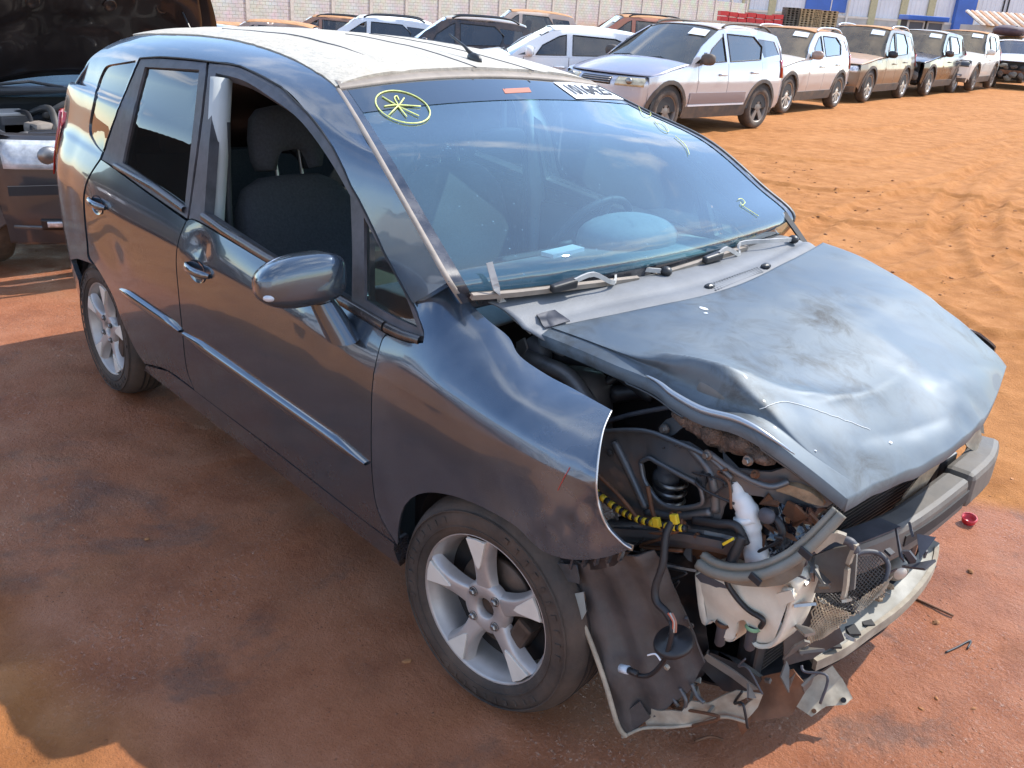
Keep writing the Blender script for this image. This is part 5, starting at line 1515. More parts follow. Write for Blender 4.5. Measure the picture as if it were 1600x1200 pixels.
# rear bench
A = []
for (h, d) in [(.0, .07), (.05, .09), (.35, .085), (.5, .07), (.55, .03)]:
    A.append([(-2.28 - h * .30 + d * math.copysign(abs(math.cos(a)) ** .5, math.cos(a)), .60 * math.copysign(abs(math.sin(a)) ** .3, math.sin(a)), .46 + h) for a in np.linspace(0, 2 * math.pi, 29)[:-1]])
bench = grid_mesh('rear_bench', np.array(A), m_fab, car, closed_v=True)
MB().box((-2.08, 0, .42), (.46, 1.2, .14), None, .05).build('rear_cushion', m_fab, bench)
for y in (-.36, .36):
    V, F = ellip((-2.47, y, 1.06), (.05, .13, .085), 18, 12, .7); MB().add(V, F).build('rear_headrest', m_fab, bench, smooth=True)
# dashboard
DN = [[(-.30, y, .90 - .02 * (abs(y) > .5)) for y in (-.66, -.4, -.1, .2, .45, .66)], [(-.42, y, .935) for y in (-.66, -.4, -.1, .2, .45, .66)], [(-.56, y, .945 - .01 * (abs(y) > .5)) for y in (-.66, -.4, -.1, .2, .45, .66)],
      [(-.66, y, .925) for y in (-.66, -.4, -.1, .2, .45, .66)], [(-.70, y, .86) for y in (-.66, -.4, -.1, .2, .45, .66)], [(-.66, y, .72) for y in (-.66, -.4, -.1, .2, .45, .66)], [(-.60, y, .55) for y in (-.66, -.4, -.1, .2, .45, .66)]]
dash = grid_mesh('dashboard', net(DN, 5, 5), m_dash, car, thick=.01)
V, F = ellip((-.62, .36, .945), (.14, .20, .085), 24, 12, .85); MB().add(V, F).build('instrument_hood', m_dash, dash, smooth=True)
for k in range(12): MB().box((-.36, -.42 + k * .05, .928), (.010, .034, .004)).build('defroster_slot', m_dark, dash)
MB().box((-.72, 0.0, .84), (.05, .26, .16), Ry(R_(-20)), .015).build('centre_stack', m_dashd, dash)
MB().box((-.60, 0.02, .950), (.05, .16, .012), Rz(.1)).build('papers', m_white, dash)
stw = empty('steering_wheel', (-.80, .36, .90)); stw.parent = car
rs_ = Ry(R_(-62)) 
ring = [rs_ @ Vector((.185 * math.cos(a), .185 * math.sin(a), 0)) for a in np.linspace(0, 2 * math.pi, 41)]
MB().tube(ring, .014, 10, False).build('wheel_rim', m_dashd, stw, smooth=True)
V, F = ellip((0, 0, 0), (.07, .085, .03), 16, 8, .8, rs_); MB().add(V, F).build('airbag_cover', m_dashd, stw, smooth=True)
for a in (0, math.pi, 1.5 * math.pi): MB().tube([rs_ @ Vector((.05 * math.cos(a + 1.57), .05 * math.sin(a + 1.57), 0)), rs_ @ Vector((.18 * math.cos(a + 1.57), .18 * math.sin(a + 1.57), 0))], .014, 8).build('wheel_spoke', m_dashd, stw, smooth=True)
MB().tube([(.02, 0, -.03), (.2, 0, -.12)], .03, 10).build('column', m_dashd, stw, smooth=True)
# inside mirror, visor, pillar trims, headliner
im = ws3([(790, 190)], -.06)[0][0]
V, F = ellip(im, (.018, .115, .038), 20, 10, .7, Rz(.15)); MB().add(V, F).build('inside_mirror', m_dashd, car, smooth=True)
MB().tube([im + np.array([.01, 0, .02]), ws3([(788, 140)], -.006)[0][0]], .010, 8).build('mirror_stem', m_dashd, car)
HL = [[(x, .56 * s, float(HC(x)) - .045 - .07 * s * s) for s in np.linspace(-1, 1, 9)] for x in np.linspace(-1.02, -2.58, 10)]
grid_mesh('headliner', np.array(HL), m_head, car)
for s in (-1, 1):
    MB().tube([(-1.53, s * .655, 1.39), (-1.50, s * .70, 1.15), (-1.47, s * .745, .92), (-1.46, s * .76, .30)], .036, 10).build('pillar_trim', m_head, car, smooth=True)
    MB().tube([(-1.02, s * .575, 1.375), (-.70, s * .64, 1.20), (-.34, s * .69, .99)], .028, 10).build('front_pillar_trim', m_dashd, car, smooth=True)
    MB().box((-1.0, s * .765, .58), (1.15, .05, .62), None, .02).build('door_card', m_dashd, car)
    MB().box((-1.95, s * .765, .62), (.78, .05, .62), None, .02).build('rear_door_card', m_dashd, car)
    MB().box((-2.62, s * .70, .70), (.55, .10, .60), None, .03).build('cargo_side_trim', m_dashd, car)
    tubeo('seat_belt', [(-1.49, s * .665, 1.26), (-1.48, s * .68, 1.0), (-1.45, s * .70, .5)], .012, m_dashd)
# ================================================================== SMASHED FRONT OF THE HATCHBACK
m_olivep = mat('dusty_olive_plastic', (0.15, 0.15, 0.13), 0.45, var=0.3, var_scale=12, dust=0.5, dust_col=(0.30, 0.25, 0.18), dust_scale=8)
m_beamp = mat('dusty_grey_beam', (0.10, 0.095, 0.09), 0.55, var=0.2, var_scale=9, dust=0.45, dust_col=(0.24, 0.20, 0.155), dust_scale=5, bump=0.1)
m_liner = mat('scuffed_black_liner', (0.050, 0.048, 0.050), 0.5, var=0.35, var_scale=9, dust=0.45, dust_col=(0.16, 0.125, 0.10), dust_scale=6, bump=0.25, bump_scale=35)
m_bottle = mat('milky_bottle_plastic', (0.70, 0.65, 0.54), 0.4, var=0.16, var_scale=9, dust=0.45, dust_col=(0.48, 0.36, 0.22), dust_scale=7)
m_neck = mat('white_filler_plastic', (0.74, 0.76, 0.76), 0.35, var=0.08, var_scale=12)
m_glossblk = mat('crumpled_glossy_black', (0.012, 0.012, 0.016), 0.16, coat=0.8)
m_tan = mat('tan_foam', (0.30, 0.21, 0.13), 0.9, var=0.3, var_scale=30, bump=0.3, bump_scale=90)
m_fin = mat('radiator_fin', (0.075, 0.06, 0.05), 0.5, metal=0.4, var=0.3)
m_meshd = mat('dark_mesh_wire', (0.10, 0.09, 0.08), 0.6)
m_mesht = mat('muddy_tan_mesh_wire', (0.46, 0.37, 0.26), 0.8, var=0.25, var_scale=30)
m_yel = mat('yellow_tape', (0.70, 0.50, 0.03), 0.45, var=0.1)
m_rust = mat('rusty_metal', (0.16, 0.075, 0.04), 0.75, metal=0.3, var=0.4, var_scale=12)
m_wire = mat('black_wire_loom', (0.018, 0.018, 0.02), 0.5)
m_creamp = mat('chalky_cream_plastic', (0.36, 0.32, 0.25), 0.6, var=0.35, var_scale=14, dust=0.5, dust_col=(0.24, 0.16, 0.10), dust_scale=6)

# engine bay mass behind everything
eng = MB()
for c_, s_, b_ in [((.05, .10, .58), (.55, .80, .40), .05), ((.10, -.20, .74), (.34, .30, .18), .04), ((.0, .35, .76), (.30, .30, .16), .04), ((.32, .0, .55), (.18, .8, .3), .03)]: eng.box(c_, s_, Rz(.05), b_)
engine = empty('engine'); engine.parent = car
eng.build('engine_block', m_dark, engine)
for k, (a, b_, r_) in enumerate([((.05, -.45, .80), (.30, -.30, .82), .022), ((-.1, -.50, .86), (.18, -.46, .84), .016), ((-.05, -.30, .87), (.22, -.12, .86), .025), ((.0, -.52, .78), (.10, -.30, .86), .012)]):
    tubeo('hose', [a, (np.array(a) + np.array(b_)) / 2 + np.array([0, 0, .03]), b_], r_, m_blk, engine)
V, F = ellip((-.14, -.53, .86), (.04, .03, .05), 12, 8, .8); MB().add(V, F).build('fluid_reservoir', m_blkm, engine, smooth=True)
MB().lathe([(.0, .03), (.05, .025), (.075, .0), (.085, -.06), (.10, -.20)], 22, (-.02, -.49, .82), 'z').build('strut_tower', m_inner, car, smooth=True)
for k, (u, v, y) in enumerate([(812, 545, -.55), (905, 610, -.53), (870, 590, -.53)]):
    p = atY(u, v, y); MB().lathe([(.0, .012), (.007, .012), (.009, .008), (.009, 0), (.016, -.002), (.016, -.006)], 8, tuple(p), 'z').build('bolt', m_steel, engine)
tubeo('hood_prop', [atY(938, 662, -.52), atY(985, 648, -.52), atY(1046, 636, -.52)], .006, m_blkm)
# hinge bracket visible under the torn cowl corner
plate('hinge_bracket', [atY(806, 535, -.60), atY(818, 528, -.60), atY(823, 545, -.60), atY(812, 560, -.60)], m_steel, thick=.006)
tubeo('inner_rail', [atY(815, 555, -.56), atY(850, 570, -.56), atY(890, 590, -.55), atY(925, 640, -.55)], .022, m_inner)

# pressed inner fender apron with a large opening
yA = -.575
P_ = lambda L_, y: [atY(u, v, y) for u, v in L_]
apo = [(936, 678), (958, 671), (1005, 672), (1035, 684), (1075, 692), (1108, 714), (1140, 745), (1143, 770), (1128, 795), (1122, 818), (1080, 812), (1045, 806), (1012, 812), (985, 800), (955, 782), (936, 770)]
hole = [(1001, 722), (1014, 716), (1026, 722), (1062, 742), (1090, 757), (1097, 772), (1095, 788), (1062, 794), (1040, 790), (1022, 775), (1006, 748)]
plate('fender_apron', P_(apo, yA), m_inner, thick=.006, holes=[P_(hole, yA)], crumple=.010, cs=11, seed=4, res=.016)
for (u, v, r_) in [(952, 708, .0065), (942, 697, .003), (1056, 695, .003), (1063, 698, .003), (1128, 736, .003), (1037, 700, .002)]:
    p = atY(u, v, yA - .008); V, F = ellip(p, (r_ * 1.2, .004, r_ * 1.3), 10, 6); MB().add(V, F).build('panel_hole', m_dark, car)
hp = P_(hole + hole[:1], yA - .006); tubeo('opening_rim', hp, .0055, m_inner, sp_=4)
tubeo('apron_flange', P_([(940, 674), (1005, 673), (1060, 692), (1110, 716), (1143, 748)], yA - .004), .006, m_inner)
for k, L_ in enumerate([[(960, 690), (985, 740), (1010, 795)], [(1080, 700), (1112, 742), (1118, 800)], [(1010, 800), (1060, 806), (1112, 800)]]):
    tubeo('pressed_rib', P_(L_, yA + .001), .010, m_inner)
plate('upper_bracket', P_([(1028, 668), (1040, 656), (1062, 648), (1080, 662), (1066, 668), (1052, 680), (1030, 688)], -.56), m_inner, thick=.006, crumple=.003)
def bolt(u, v, y, r_=.011, mt=None):
    p = atY(u, v, y); mm = Matrix.Rotation(R_(90), 3, 'X')
    mb = MB(); mb.lathe([(.0, -.010), (r_ * .6, -.010), (r_ * .68, -.008), (r_ * .68, 0)], 6, tuple(p)); mb.lathe([(0, -.002), (r_, -.001), (r_ * 1.05, .003)], 16, tuple(p)); mb.build('bolt', mt or m_steel, car)
bolt(1038, 670, -.572); bolt(1105, 711, -.588); bolt(1168, 720, -.575); bolt(1180, 741, -.56, .009, m_rust)
# strut / spring seen through the opening
for k in range(5):
    c_ = atY(1045, 775, -.50); MB().lathe([(.035, -.006), (.041, 0), (.035, .006)], 18, (c_[0], c_[1], c_[2] - .05 + k * .022), 'z').build('spring_coil', m_steel, car, smooth=True)
MB().tube([(c_[0], c_[1], c_[2] - .12), (c_[0] - .02, c_[1], c_[2] + .10)], .022, 12).build('strut', m_blkm, car, smooth=True)
V, F = ellip(atY(1040, 748, -.50), (.03, .03, .028), 14, 9, .8); MB().add(V, F).build('strut_cap', m_blkm, car, smooth=True)

# radiator support corner running forward
plate('radiator_support', [atY(1108, 712, -.575), atY(1150, 733, -.56), atY(1205, 738, -.53), atY(1245, 728, -.50), atY(1290, 752, -.47), atY(1318, 778, -.45), atY(1292, 792, -.46), atY(1235, 792, -.49), atY(1190, 775, -.53), atY(1148, 770, -.56)], m_inner, thick=.008, crumple=.010, seed=9, cs=12)
tubeo('support_edge', [atY(1108, 708, -.58), atY(1150, 738, -.57), atY(1200, 760, -.545), atY(1232, 752, -.515)], .007, m_inner)
plate('foam_strip', [atY(1213, 768, -.52), atY(1216, 757, -.52), atY(1240, 760, -.51), atY(1270, 772, -.495), atY(1287, 790, -.48), atY(1262, 786, -.495), atY(1235, 775, -.51)], m_tan, thick=.018, crumple=.004, cs=30, smooth_out=3)
# lower frame rail
bar('frame_rail', [atY(948, 830, -.56), atY(1040, 832, -.55), atY(1130, 842, -.53), atY(1200, 865, -.47)], .05, .055, m_inner, n=4, smooth=True)
bar('rail_flange', [atY(960, 830, -.60), atY(1050, 836, -.585), atY(1130, 850, -.57)], .012, .018, m_inner, n=3)
plate('rail_side', [atY(1000, 842, -.53), atY(1125, 850, -.50), atY(1195, 880, -.44), atY(1170, 960, -.42), atY(1085, 955, -.47), atY(1040, 900, -.51)], m_rust, thick=.006, crumple=.008, seed=5)

# bumper beam
bz = .50
bp_ = [(.560, .70, bz), (.585, .60, bz), (.603, .40, bz), (.610, .18, bz), (.603, .02, bz - .005), (.570, -.14, bz - .012), (.520, -.28, bz - .018), (.470, -.38, bz - .02)]
beam = empty('bumper_beam'); beam.parent = car
bar('beam', bp_[2:], .075, .100, m_beamp, beam, n=4, smooth=True)
bar('beam_end', [(.545, .735, bz), (.585, .60, bz), (.600, .415, bz)], .085, .108, m_beamp, beam, n=3, smooth=True)
bar('beam_groove', [(.642, .40, bz + .002), (.649, .18, bz + .002), (.642, .02, bz)], .006, .03, m_dark, beam, n=3)
for y in (-.33, .52): MB().box((.42, y, .50), (.24, .08, .09), None, .01).build('crash_can', m_inner, beam)
plate('beam_top_channel', [(.505, -.30, bz + .046), (.56, -.12, bz + .050), (.585, -.02, bz + .055), (.64, -.02, bz + .056), (.61, -.16, bz + .050), (.555, -.31, bz + .046)], m_blkm, beam, thick=.004, face=(0, 0, 1))
# radiator with fins, seen in the gap under the hood
rad = empty('radiator'); rad.parent = car
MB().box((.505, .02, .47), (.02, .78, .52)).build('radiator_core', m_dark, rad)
fins = MB()
for k in range(46): fins.box((.52, .02, .22 + k * .0112), (.012, .76, .0032))
fo_ = fins.build('cooling_fins', m_fin, rad); fo_['kind'] = 'stuff'
for s, y in ((-1, -.39), (1, .43)): MB().box((.51, y, .47), (.05, .05, .56), None, .01).build('radiator_tank', m_blk, rad)
bar('upper_tie_bar', [(.55, -.46, .755), (.575, -.1, .735), (.575, .3, .735), (.54, .62, .75)], .06, .025, m_beamp, rad, n=4, smooth=True)
plate('bent_shroud', [atX(1442, 738, .56), atX(1470, 722, .57), atX(1430, 790, .57), atX(1405, 800, .57), atX(1398, 792, .56)], m_tan, rad, thick=.004, crumple=.004)
# far-side lamp carrier and splintered corner
plate('far_lamp_carrier', [(.52, .52, .60), (.56, .60, .72), (.555, .70, .74), (.50, .73, .62), (.49, .66, .55)], m_dark, thick=.01, crumple=.01)
plate('splintered_corner', [atY(1505, 690, .50), atY(1520, 678, .55), atY(1533, 668, .60), atY(1536, 685, .62), atY(1528, 708, .60), atY(1515, 700, .56)], m_creamp, thick=.004, crumple=.006, seed=3)
plate('lamp_tab', [atY(1522, 655, .64), atY(1535, 645, .66), atY(1538, 678, .66), atY(1526, 674, .64)], m_creamp, thick=.004)

# washer bottle with neck and pumps
bot = empty('washer_bottle'); bot.parent = car
bo = [(1088, 892), (1130, 880), (1190, 888), (1245, 905), (1240, 945), (1228, 985), (1212, 1010), (1192, 1012), (1180, 1000), (1174, 974), (1166, 966), (1155, 972), (1152, 995), (1143, 1003), (1128, 996), (1121, 975), (1112, 968), (1104, 975), (1096, 960)]
yB = -.535
B3 = np.array(P_(bo, yB))
def bottle_mesh():
    # pillow-like body: rim plane moved in depth with rounded edge
    Q = np.array(spline(list(B3) + [B3[0]], 3))[:-1]; cen_ = Q.mean(0); layers = []
    for d, k in ((.0, .86), (-.010, .95), (-.002, .985), (.022, 1.0), (.07, 1.0), (.095, .97), (.105, .88)):
        L_ = cen_ + (Q - cen_) * k; L_[:, 1] = yB + d + .004 * np.sin(Q[:, 0] * 40); layers.append(L_)
    return np.array(layers)
BL = bottle_mesh(); grid_mesh('bottle_body', BL, m_bottle, bot, closed_v=True)
Q2 = [(p[0], p[2]) for p in BL[0]]
cap = patch('bottle_face', Q2, lambda u, v: np.stack([u, np.full_like(u, yB) - .012 * np.sin(np.clip((u - .42) / .2, 0, 1) * math.pi) - .006 * np.sin(v * 40), v], -1), .02, (1, 1), (), m_bottle, bot, 0)
# ragged tear across the upper left shoulder
plate('tear_edge', P_([(1086, 900), (1096, 894), (1112, 905), (1128, 912), (1140, 920), (1125, 921), (1108, 914), (1094, 910)], yB - .016), m_blkm, bot, thick=.003, crumple=.002)
tubeo('filler_neck', [atY(1147, 752, -.55), atY(1155, 775, -.55), atY(1168, 800, -.545), atY(1173, 830, -.54), atY(1180, 860, -.53), atY(1188, 900, -.52)], [.018] * 6 + [.022] * 5 + [.025] * 7 + [.021] * 6 + [.026] * 7, m_neck, bot, 14)
MB().tube([atY(1166, 806, -.545), atY(1168, 815, -.545)], .0275, 16).build('neck_collar', m_neck, bot, smooth=True)
tubeo('bottle_mount', [atY(1225, 926, yB - .01), atY(1240, 930, yB - .01)], .014, m_bottle, bot, 10, 1)
for (u, v, c_) in ((1129, 978, m_rust), (1176, 984, mat('green_grommet', (.20, .38, .22), .5))):
    p = atY(u, v, yB - .004); MB().lathe([(.0, .02), (.013, .02), (.014, .012), (.012, .008), (.012, -.034), (.008, -.040), (0, -.04)], 14, (p[0], p[1], p[2] - .012), 'z').build('washer_pump', m_blkm, bot, smooth=True)
    MB().lathe([(.014, -.004), (.018, 0), (.014, .006)], 14, (p[0], p[1], p[2] + .006), 'z').build('pump_seal', c_, bot, smooth=True)
tubeo('washer_hose', [atY(1155, 845, yB - .03), atY(1140, 870, yB - .035), atY(1135, 905, yB - .03), atY(1148, 930, yB - .025), atY(1168, 952, yB - .02), atY(1192, 968, yB - .02), atY(1188, 980, yB - .012)], .006, m_wire, bot)

# crumpled black lamp bucket behind the ring
plate('lamp_bucket', [atY(1186, 770, -.51), atY(1240, 786, -.49), atY(1290, 797, -.47), atY(1303, 812, -.47), atY(1280, 840, -.49), atY(1240, 866, -.51), atY(1205, 872, -.52), atY(1192, 830, -.52)], m_glossblk, thick=.006, crumple=.035, cs=17, seed=12, res=.010)
tubeo('lamp_bulb_lead', [atY(1188, 815, -.53), atY(1210, 810, -.54), atY(1222, 830, -.54), atY(1215, 850, -.54)], .008, m_wire)
V, F = ellip(atY(1198, 806, -.55), (.018, .012, .016), 12, 8, .8); MB().add(V, F).build('plug', m_blkm, car, smooth=True)
# lamp surround ring: curved strip swept from the liner to the nose
rp = [atY(1092, 876, -.625), atY(1115, 890, -.625), atY(1150, 897, -.62), atY(1190, 893, -.605), atY(1230, 876, -.585), atY(1262, 852, -.56), atY(1292, 822, -.535), atY(1312, 800, -.515)]
ringo = empty('lamp_surround'); ringo.parent = car
A = []
pts_ = spline(rp, 5)
for i, p in enumerate(pts_):
    t = np.array(pts_[min(i + 1, len(pts_) - 1)]) - np.array(pts_[max(i - 1, 0)]); t /= np.linalg.norm(t); out = np.array([.25, -.9, .35]); out -= t * (out @ t); out /= np.linalg.norm(out); s = np.cross(out, t)
    w = .016 - .004 * i / len(pts_)
    A.append([p + s * (w * a) + out * b_ for a, b_ in ((-1.0, -.016), (-1.0, .0), (-.7, .006), (.0, .006), (.15, -.004), (.55, -.004), (.7, .003), (1.15, .001), (1.2, -.016))])
grid_mesh('surround_strip', np.array(A), m_olivep, ringo, thick=.003)
for k in (14, 24): 
    if k < len(pts_): MB().box(tuple(A[k][2] + np.array([0, -.006, 0])), (.028, .006, .016), Ry(.3), .002).build('clip_slot', m_dark, ringo)
plate('surround_lower', [atY(1110, 898, -.60), atY(1150, 906, -.60), atY(1200, 902, -.59), atY(1245, 880, -.57), atY(1262, 868, -.56), atY(1252, 898, -.555), atY(1222, 915, -.565), atY(1160, 916, -.58)], m_olivep, ringo, thick=.003, crumple=.003)
tubeo('upper_edge', [atY(1212, 880, -.57), atY(1250, 855, -.55), atY(1285, 822, -.53), atY(1300, 800, -.515)], .006, m_creamp, ringo)
bar('upper_clip', [atY(1270, 858, -.55), atY(1300, 838, -.53), atY(1320, 842, -.52)], .012, .02, m_creamp, ringo, n=3)

# fog lamp plate, post, meshes
yF = -.44
plate('fog_lamp_plate', [atY(1246, 878, yF - .02), atY(1300, 858, yF), atY(1328, 852, yF), atY(1338, 868, yF), atY(1334, 922, yF), atY(1300, 926, yF), atY(1238, 928, yF - .02)], m_beamp, thick=.008, crumple=.003)
bolt(1244, 906, yF - .03, .010, m_creamp); bolt(1252, 886, yF - .03, .006)
bar('fog_post', [atY(1338, 850, yF - .015), atY(1326, 880, yF - .015), atY(1322, 915, yF - .015), atY(1318, 935, yF - .015)], .012, .008, m_creamp, n=4)
tubeo('post_cap', [atY(1313, 842, yF - .02), atY(1330, 848, yF - .015), atY(1338, 862, yF - .01)], .010, m_blkm)
plate('bottle_tab', [atY(1212, 928, yB - .03), atY(1236, 922, yB - .03), atY(1242, 938, yB - .03), atY(1218, 948, yB - .03)], m_bottle, thick=.006)


def mesh_net(name, q, nu, nv, r_, mtl, sag=0.0, tear=0.0, seed=0, diag=True):
    q = [np.array(p) for p in q]; rg = np.random.RandomState(seed)
    n = np.cross(q[1] - q[0], q[3] - q[0]); n /= np.linalg.norm(n)
    def S(a, b_): return (q[0] * (1 - a) + q[1] * a) * (1 - b_) + (q[3] * (1 - a) + q[2] * a) * b_ + n * (sag * math.sin(a * 3.1) * math.sin(b_ * 3.1) + .004 * math.sin(a * 9 + b_ * 5))
    mb = MB()
    for k in range(-nv, nu + 1):
        for sg in (1, -1):
            pts = []
            for j in np.linspace(0, 1, 7):
                b_ = j; a = (k + nv * j) / nu if sg > 0 else (k + nv * (1 - j)) / nu
                if -.001 <= a <= 1.001: pts.append(S(a, b_))
            if len(pts) > 1 and rg.rand() > tear: mb.tube(pts, r_, 4, False)
    o = mb.build(name, mtl, car); o['kind'] = 'stuff'; return o
mesh_net('grille_mesh', [atY(1322, 868, -.34), atY(1378, 868, -.28), atY(1392, 930, -.30), atY(1312, 950, -.36)], 11, 10, .0011, m_meshd)
mesh_net('torn_grille_mesh', [atY(1272, 930, -.42), atY(1335, 962, -.39), atY(1298, 990, -.41), atY(1258, 1010, -.43)], 11, 9, .0017, m_mesht, sag=.01, tear=.05, seed=2)
mesh_net('torn_grille_mesh', [atY(1330, 945, -.37), atY(1395, 900, -.30), atY(1382, 925, -.31), atY(1335, 962, -.38)], 11, 4, .0016, m_mesht, sag=.01, tear=.1, seed=3)
mesh_net('grille_mesh', [atY(1270, 925, -.41), atY(1340, 932, -.37), atY(1345, 960, -.38), atY(1280, 942, -.42)], 10, 4, .0012, m_meshd, sag=.01, seed=4)
tubeo('mesh_frame', [atY(1322, 872, -.345), atY(1350, 862, -.31), atY(1375, 866, -.28), atY(1388, 885, -.28), atY(1380, 915, -.30)], .006, m_blkm)
plate('air_duct', [atY(1245, 940, -.43), atY(1270, 935, -.42), atY(1300, 950, -.38), atY(1320, 1000, -.36), atY(1270, 1030, -.40), atY(1225, 1040, -.45), atY(1225, 1000, -.46)], m_liner, thick=.006, crumple=.006)

# lower bumper lip still hanging on the far side, with fog lamp
lp = [atZ(1452, 845, .34), atZ(1446, 872, .32), atZ(1425, 905, .30), atZ(1390, 940, .28), atZ(1345, 972, .265), atZ(1305, 1000, .255), atZ(1262, 1020, .25)]
bar('bumper_lip', lp, .050, .020, m_olivep, n=5, up=(.4, -.2, .9))
bar('lip_edge', [np.array(p) + np.array([.028, -.012, -.012]) for p in lp], .012, .030, m_creamp, n=5)
for (a, b_) in ((1330, 982), (1300, 1002), (1352, 968)):
    p = atZ(a, b_, .27); MB().box(tuple(p), (.03, .05, .006), Rz(.9)).build('lip_slot', m_dark, car)
fl = empty('fog_lamp', tuple(atZ(1404, 893, .36))); fl.parent = car
MB().lathe([(.0, .012), (.020, .010), (.030, .0), (.034, -.012), (.034, -.03), (.02, -.06), (0, -.07)], 20, (0, 0, 0), 'x', mtx=Rz(-.6)).build('lamp_shell', m_olivep, fl, smooth=True)
MB().lathe([(.0, .014), (.018, .011), (.024, .004)], 20, (0, 0, 0), 'x', mtx=Rz(-.6)).build('lamp_lens', mat('dusty_lens', (.55, .52, .46), .2, coat=.5, dust=.4), fl, smooth=True)
for k in range(9):
    p = atZ(1365 + 7 * k + rng.rand() * 8, 925 - 6 * k + rng.rand() * 12, .31); V, F = ellip(p, (.012, .012, .008), 7, 5, 1, None, .9, k); MB().add(V, F).build('packed_dirt', m_tan, car)

# wheel liner hanging out, ribbed
lo_ = [(845, 872, -.735), (880, 878, -.735), (930, 882, -.73), (985, 868, -.70), (1022, 862, -.66), (1042, 892, -.63), (1062, 945, -.60), (1085, 995, -.58), (1100, 1035, -.56), (1082, 1072, -.57), (1045, 1105, -.60), (1010, 1128, -.63), (975, 1149, -.66), (962, 1130, -.68), (942, 1060, -.70), (915, 985, -.715), (888, 925, -.725), (868, 905, -.73)]
plate('wheel_liner', [atY(u, v, y) for u, v, y in lo_], m_liner, thick=.005, rib=(.007, .075, R_(88)), crumple=.007, cs=9, seed=21, res=.016)
tubeo('liner_edge', [atY(870, 905, -.735), atY(890, 930, -.73), atY(917, 988, -.72), atY(944, 1062, -.705), atY(965, 1132, -.685), atY(978, 1150, -.665)], .006, m_creamp)
plate('liner_flap', [atY(885, 930, -.73), atY(912, 925, -.735), atY(916, 955, -.735), atY(905, 975, -.73), atY(892, 950, -.73)], mat('grey_green_tab', (.30, .33, .31), .5), thick=.003)
plate('liner_mount', [atY(836, 868, -.74), atY(868, 880, -.745), atY(900, 884, -.745), atY(905, 912, -.742), atY(880, 908, -.74), atY(856, 900, -.738)], m_inner, thick=.003, crumple=.004)
MB().tube([atY(846, 876, -.752), atY(846, 876, -.746)], .006, 10).build('mount_hole', m_dark, car)
for k in range(5):
    p = atY(895 + k * 19, 880 - k * 3.4, -.742); MB().box(tuple(p), (.006, .012, .030), Ry(.15)).build('flange_tooth', m_mold, car)
plate('lower_fender_tip', [atY(826, 846, -.73), atY(870, 868, -.735), atY(930, 876, -.735), atY(985, 862, -.71), atY(960, 884, -.71), atY(900, 890, -.72), atY(850, 872, -.725)], m_blk, thick=.004)
plate('torn_metal_lip', [atY(966, 846, -.716), atY(990, 853, -.70), atY(988, 862, -.70), atY(972, 858, -.71)], m_creamp, thick=.002, crumple=.004)
plate('liner_inner_wall', [atY(1000, 862, -.55), atY(1095, 870, -.50), atY(1100, 960, -.48), atY(1110, 1040, -.47), atY(1080, 1080, -.50), atY(1040, 1000, -.53)], m_blk, thick=.006, crumple=.02)
# horn and wiring
hc = atY(1052, 1000, -.66)
horn = empty('horn', tuple(hc)); horn.parent = car
hm = Rx(R_(22)) @ Ry(R_(-10))
MB().lathe([(.0, .014), (.012, .014), (.014, .008), (.030, .008), (.033, .004), (.042, .003), (.046, -.004), (.046, -.010), (.030, -.016), (0, -.018)], 30, (0, 0, 0), 'z', mtx=hm).build('horn_disc', m_blk, horn, smooth=True)
MB().tube([hm @ Vector((0, 0, .012)), hm @ Vector((0, 0, .022))], .005, 8).build('horn_stud', m_steel, horn)
MB().tube([hm @ Vector((.02, -.05, -.02)), hm @ Vector((.02, -.058, -.02))], .006, 8).build('horn_screw', m_creamp, horn)
tubeo('wiring_loom', [atY(1050, 815, -.63), atY(1040, 838, -.645), atY(1036, 880, -.66), atY(1024, 918, -.675), atY(1026, 940, -.68), atY(1040, 955, -.68), atY(1048, 968, -.68)], .009, m_wire)
tubeo('wire_tail', [atY(1046, 966, -.68), atY(1050, 985, -.69), atY(1044, 1015, -.69), atY(1032, 1040, -.69), atY(1012, 1056, -.69), atY(990, 1053, -.695)], .0055, m_wire)
for k, c_ in enumerate([(.55, .12, .06), (.5, .5, .45), (.35, .15, .1)]): tubeo('bare_wire', [atY(1044 + 3 * k, 958, -.685), atY(1052 + 2 * k, 972, -.69), atY(1050 + 3 * k, 988, -.69)], .0022, mat('wire_colour_%d' % k, c_, .5))
tubeo('white_lead', [atY(1012, 1024, -.70), atY(1024, 1022, -.70), atY(1032, 1032, -.70)], .002, m_white)
MB().tube([atY(970, 1044, -.70), atY(982, 1047, -.70)], .010, 10).build('connector', mat('white_connector', (.55, .62, .68), .4), car, smooth=True)
MB().tube([atY(982, 1047, -.70), atY(996, 1053, -.698)], .008, 10).build('connector_boot', m_wire, car, smooth=True)
# striped conduit with yellow clips
cp_ = spline([atY(926, 765, -.60), atY(965, 795, -.605), atY(1000, 812, -.61), atY(1040, 822, -.615), atY(1075, 826, -.61)], 7)
for k in range(len(cp_) - 2): MB().tube([cp_[k], cp_[k + 1]], .0085, 8).build('striped_conduit', m_yel if k % 2 else m_wire, car, smooth=True)
for u, v in ((1026, 816), (1054, 811)): MB().box(tuple(atY(u, v, -.63)), (.018, .012, .022), Ry(-.4), .003).build('yellow_clip', m_yel, car)
MB().box(tuple(atY(1138, 846, -.60)), (.006, .01, .030), Ry(.7), .002).build('yellow_clip', m_yel, car)
tubeo('steel_pipe', [atY(930, 738, -.615), atY(968, 775, -.615), atY(1004, 820, -.61)], .0045, m_rust)
tubeo('inner_cable', [atY(1012, 760, -.60), atY(1020, 800, -.60), atY(1030, 822, -.61)], .005, m_rust)
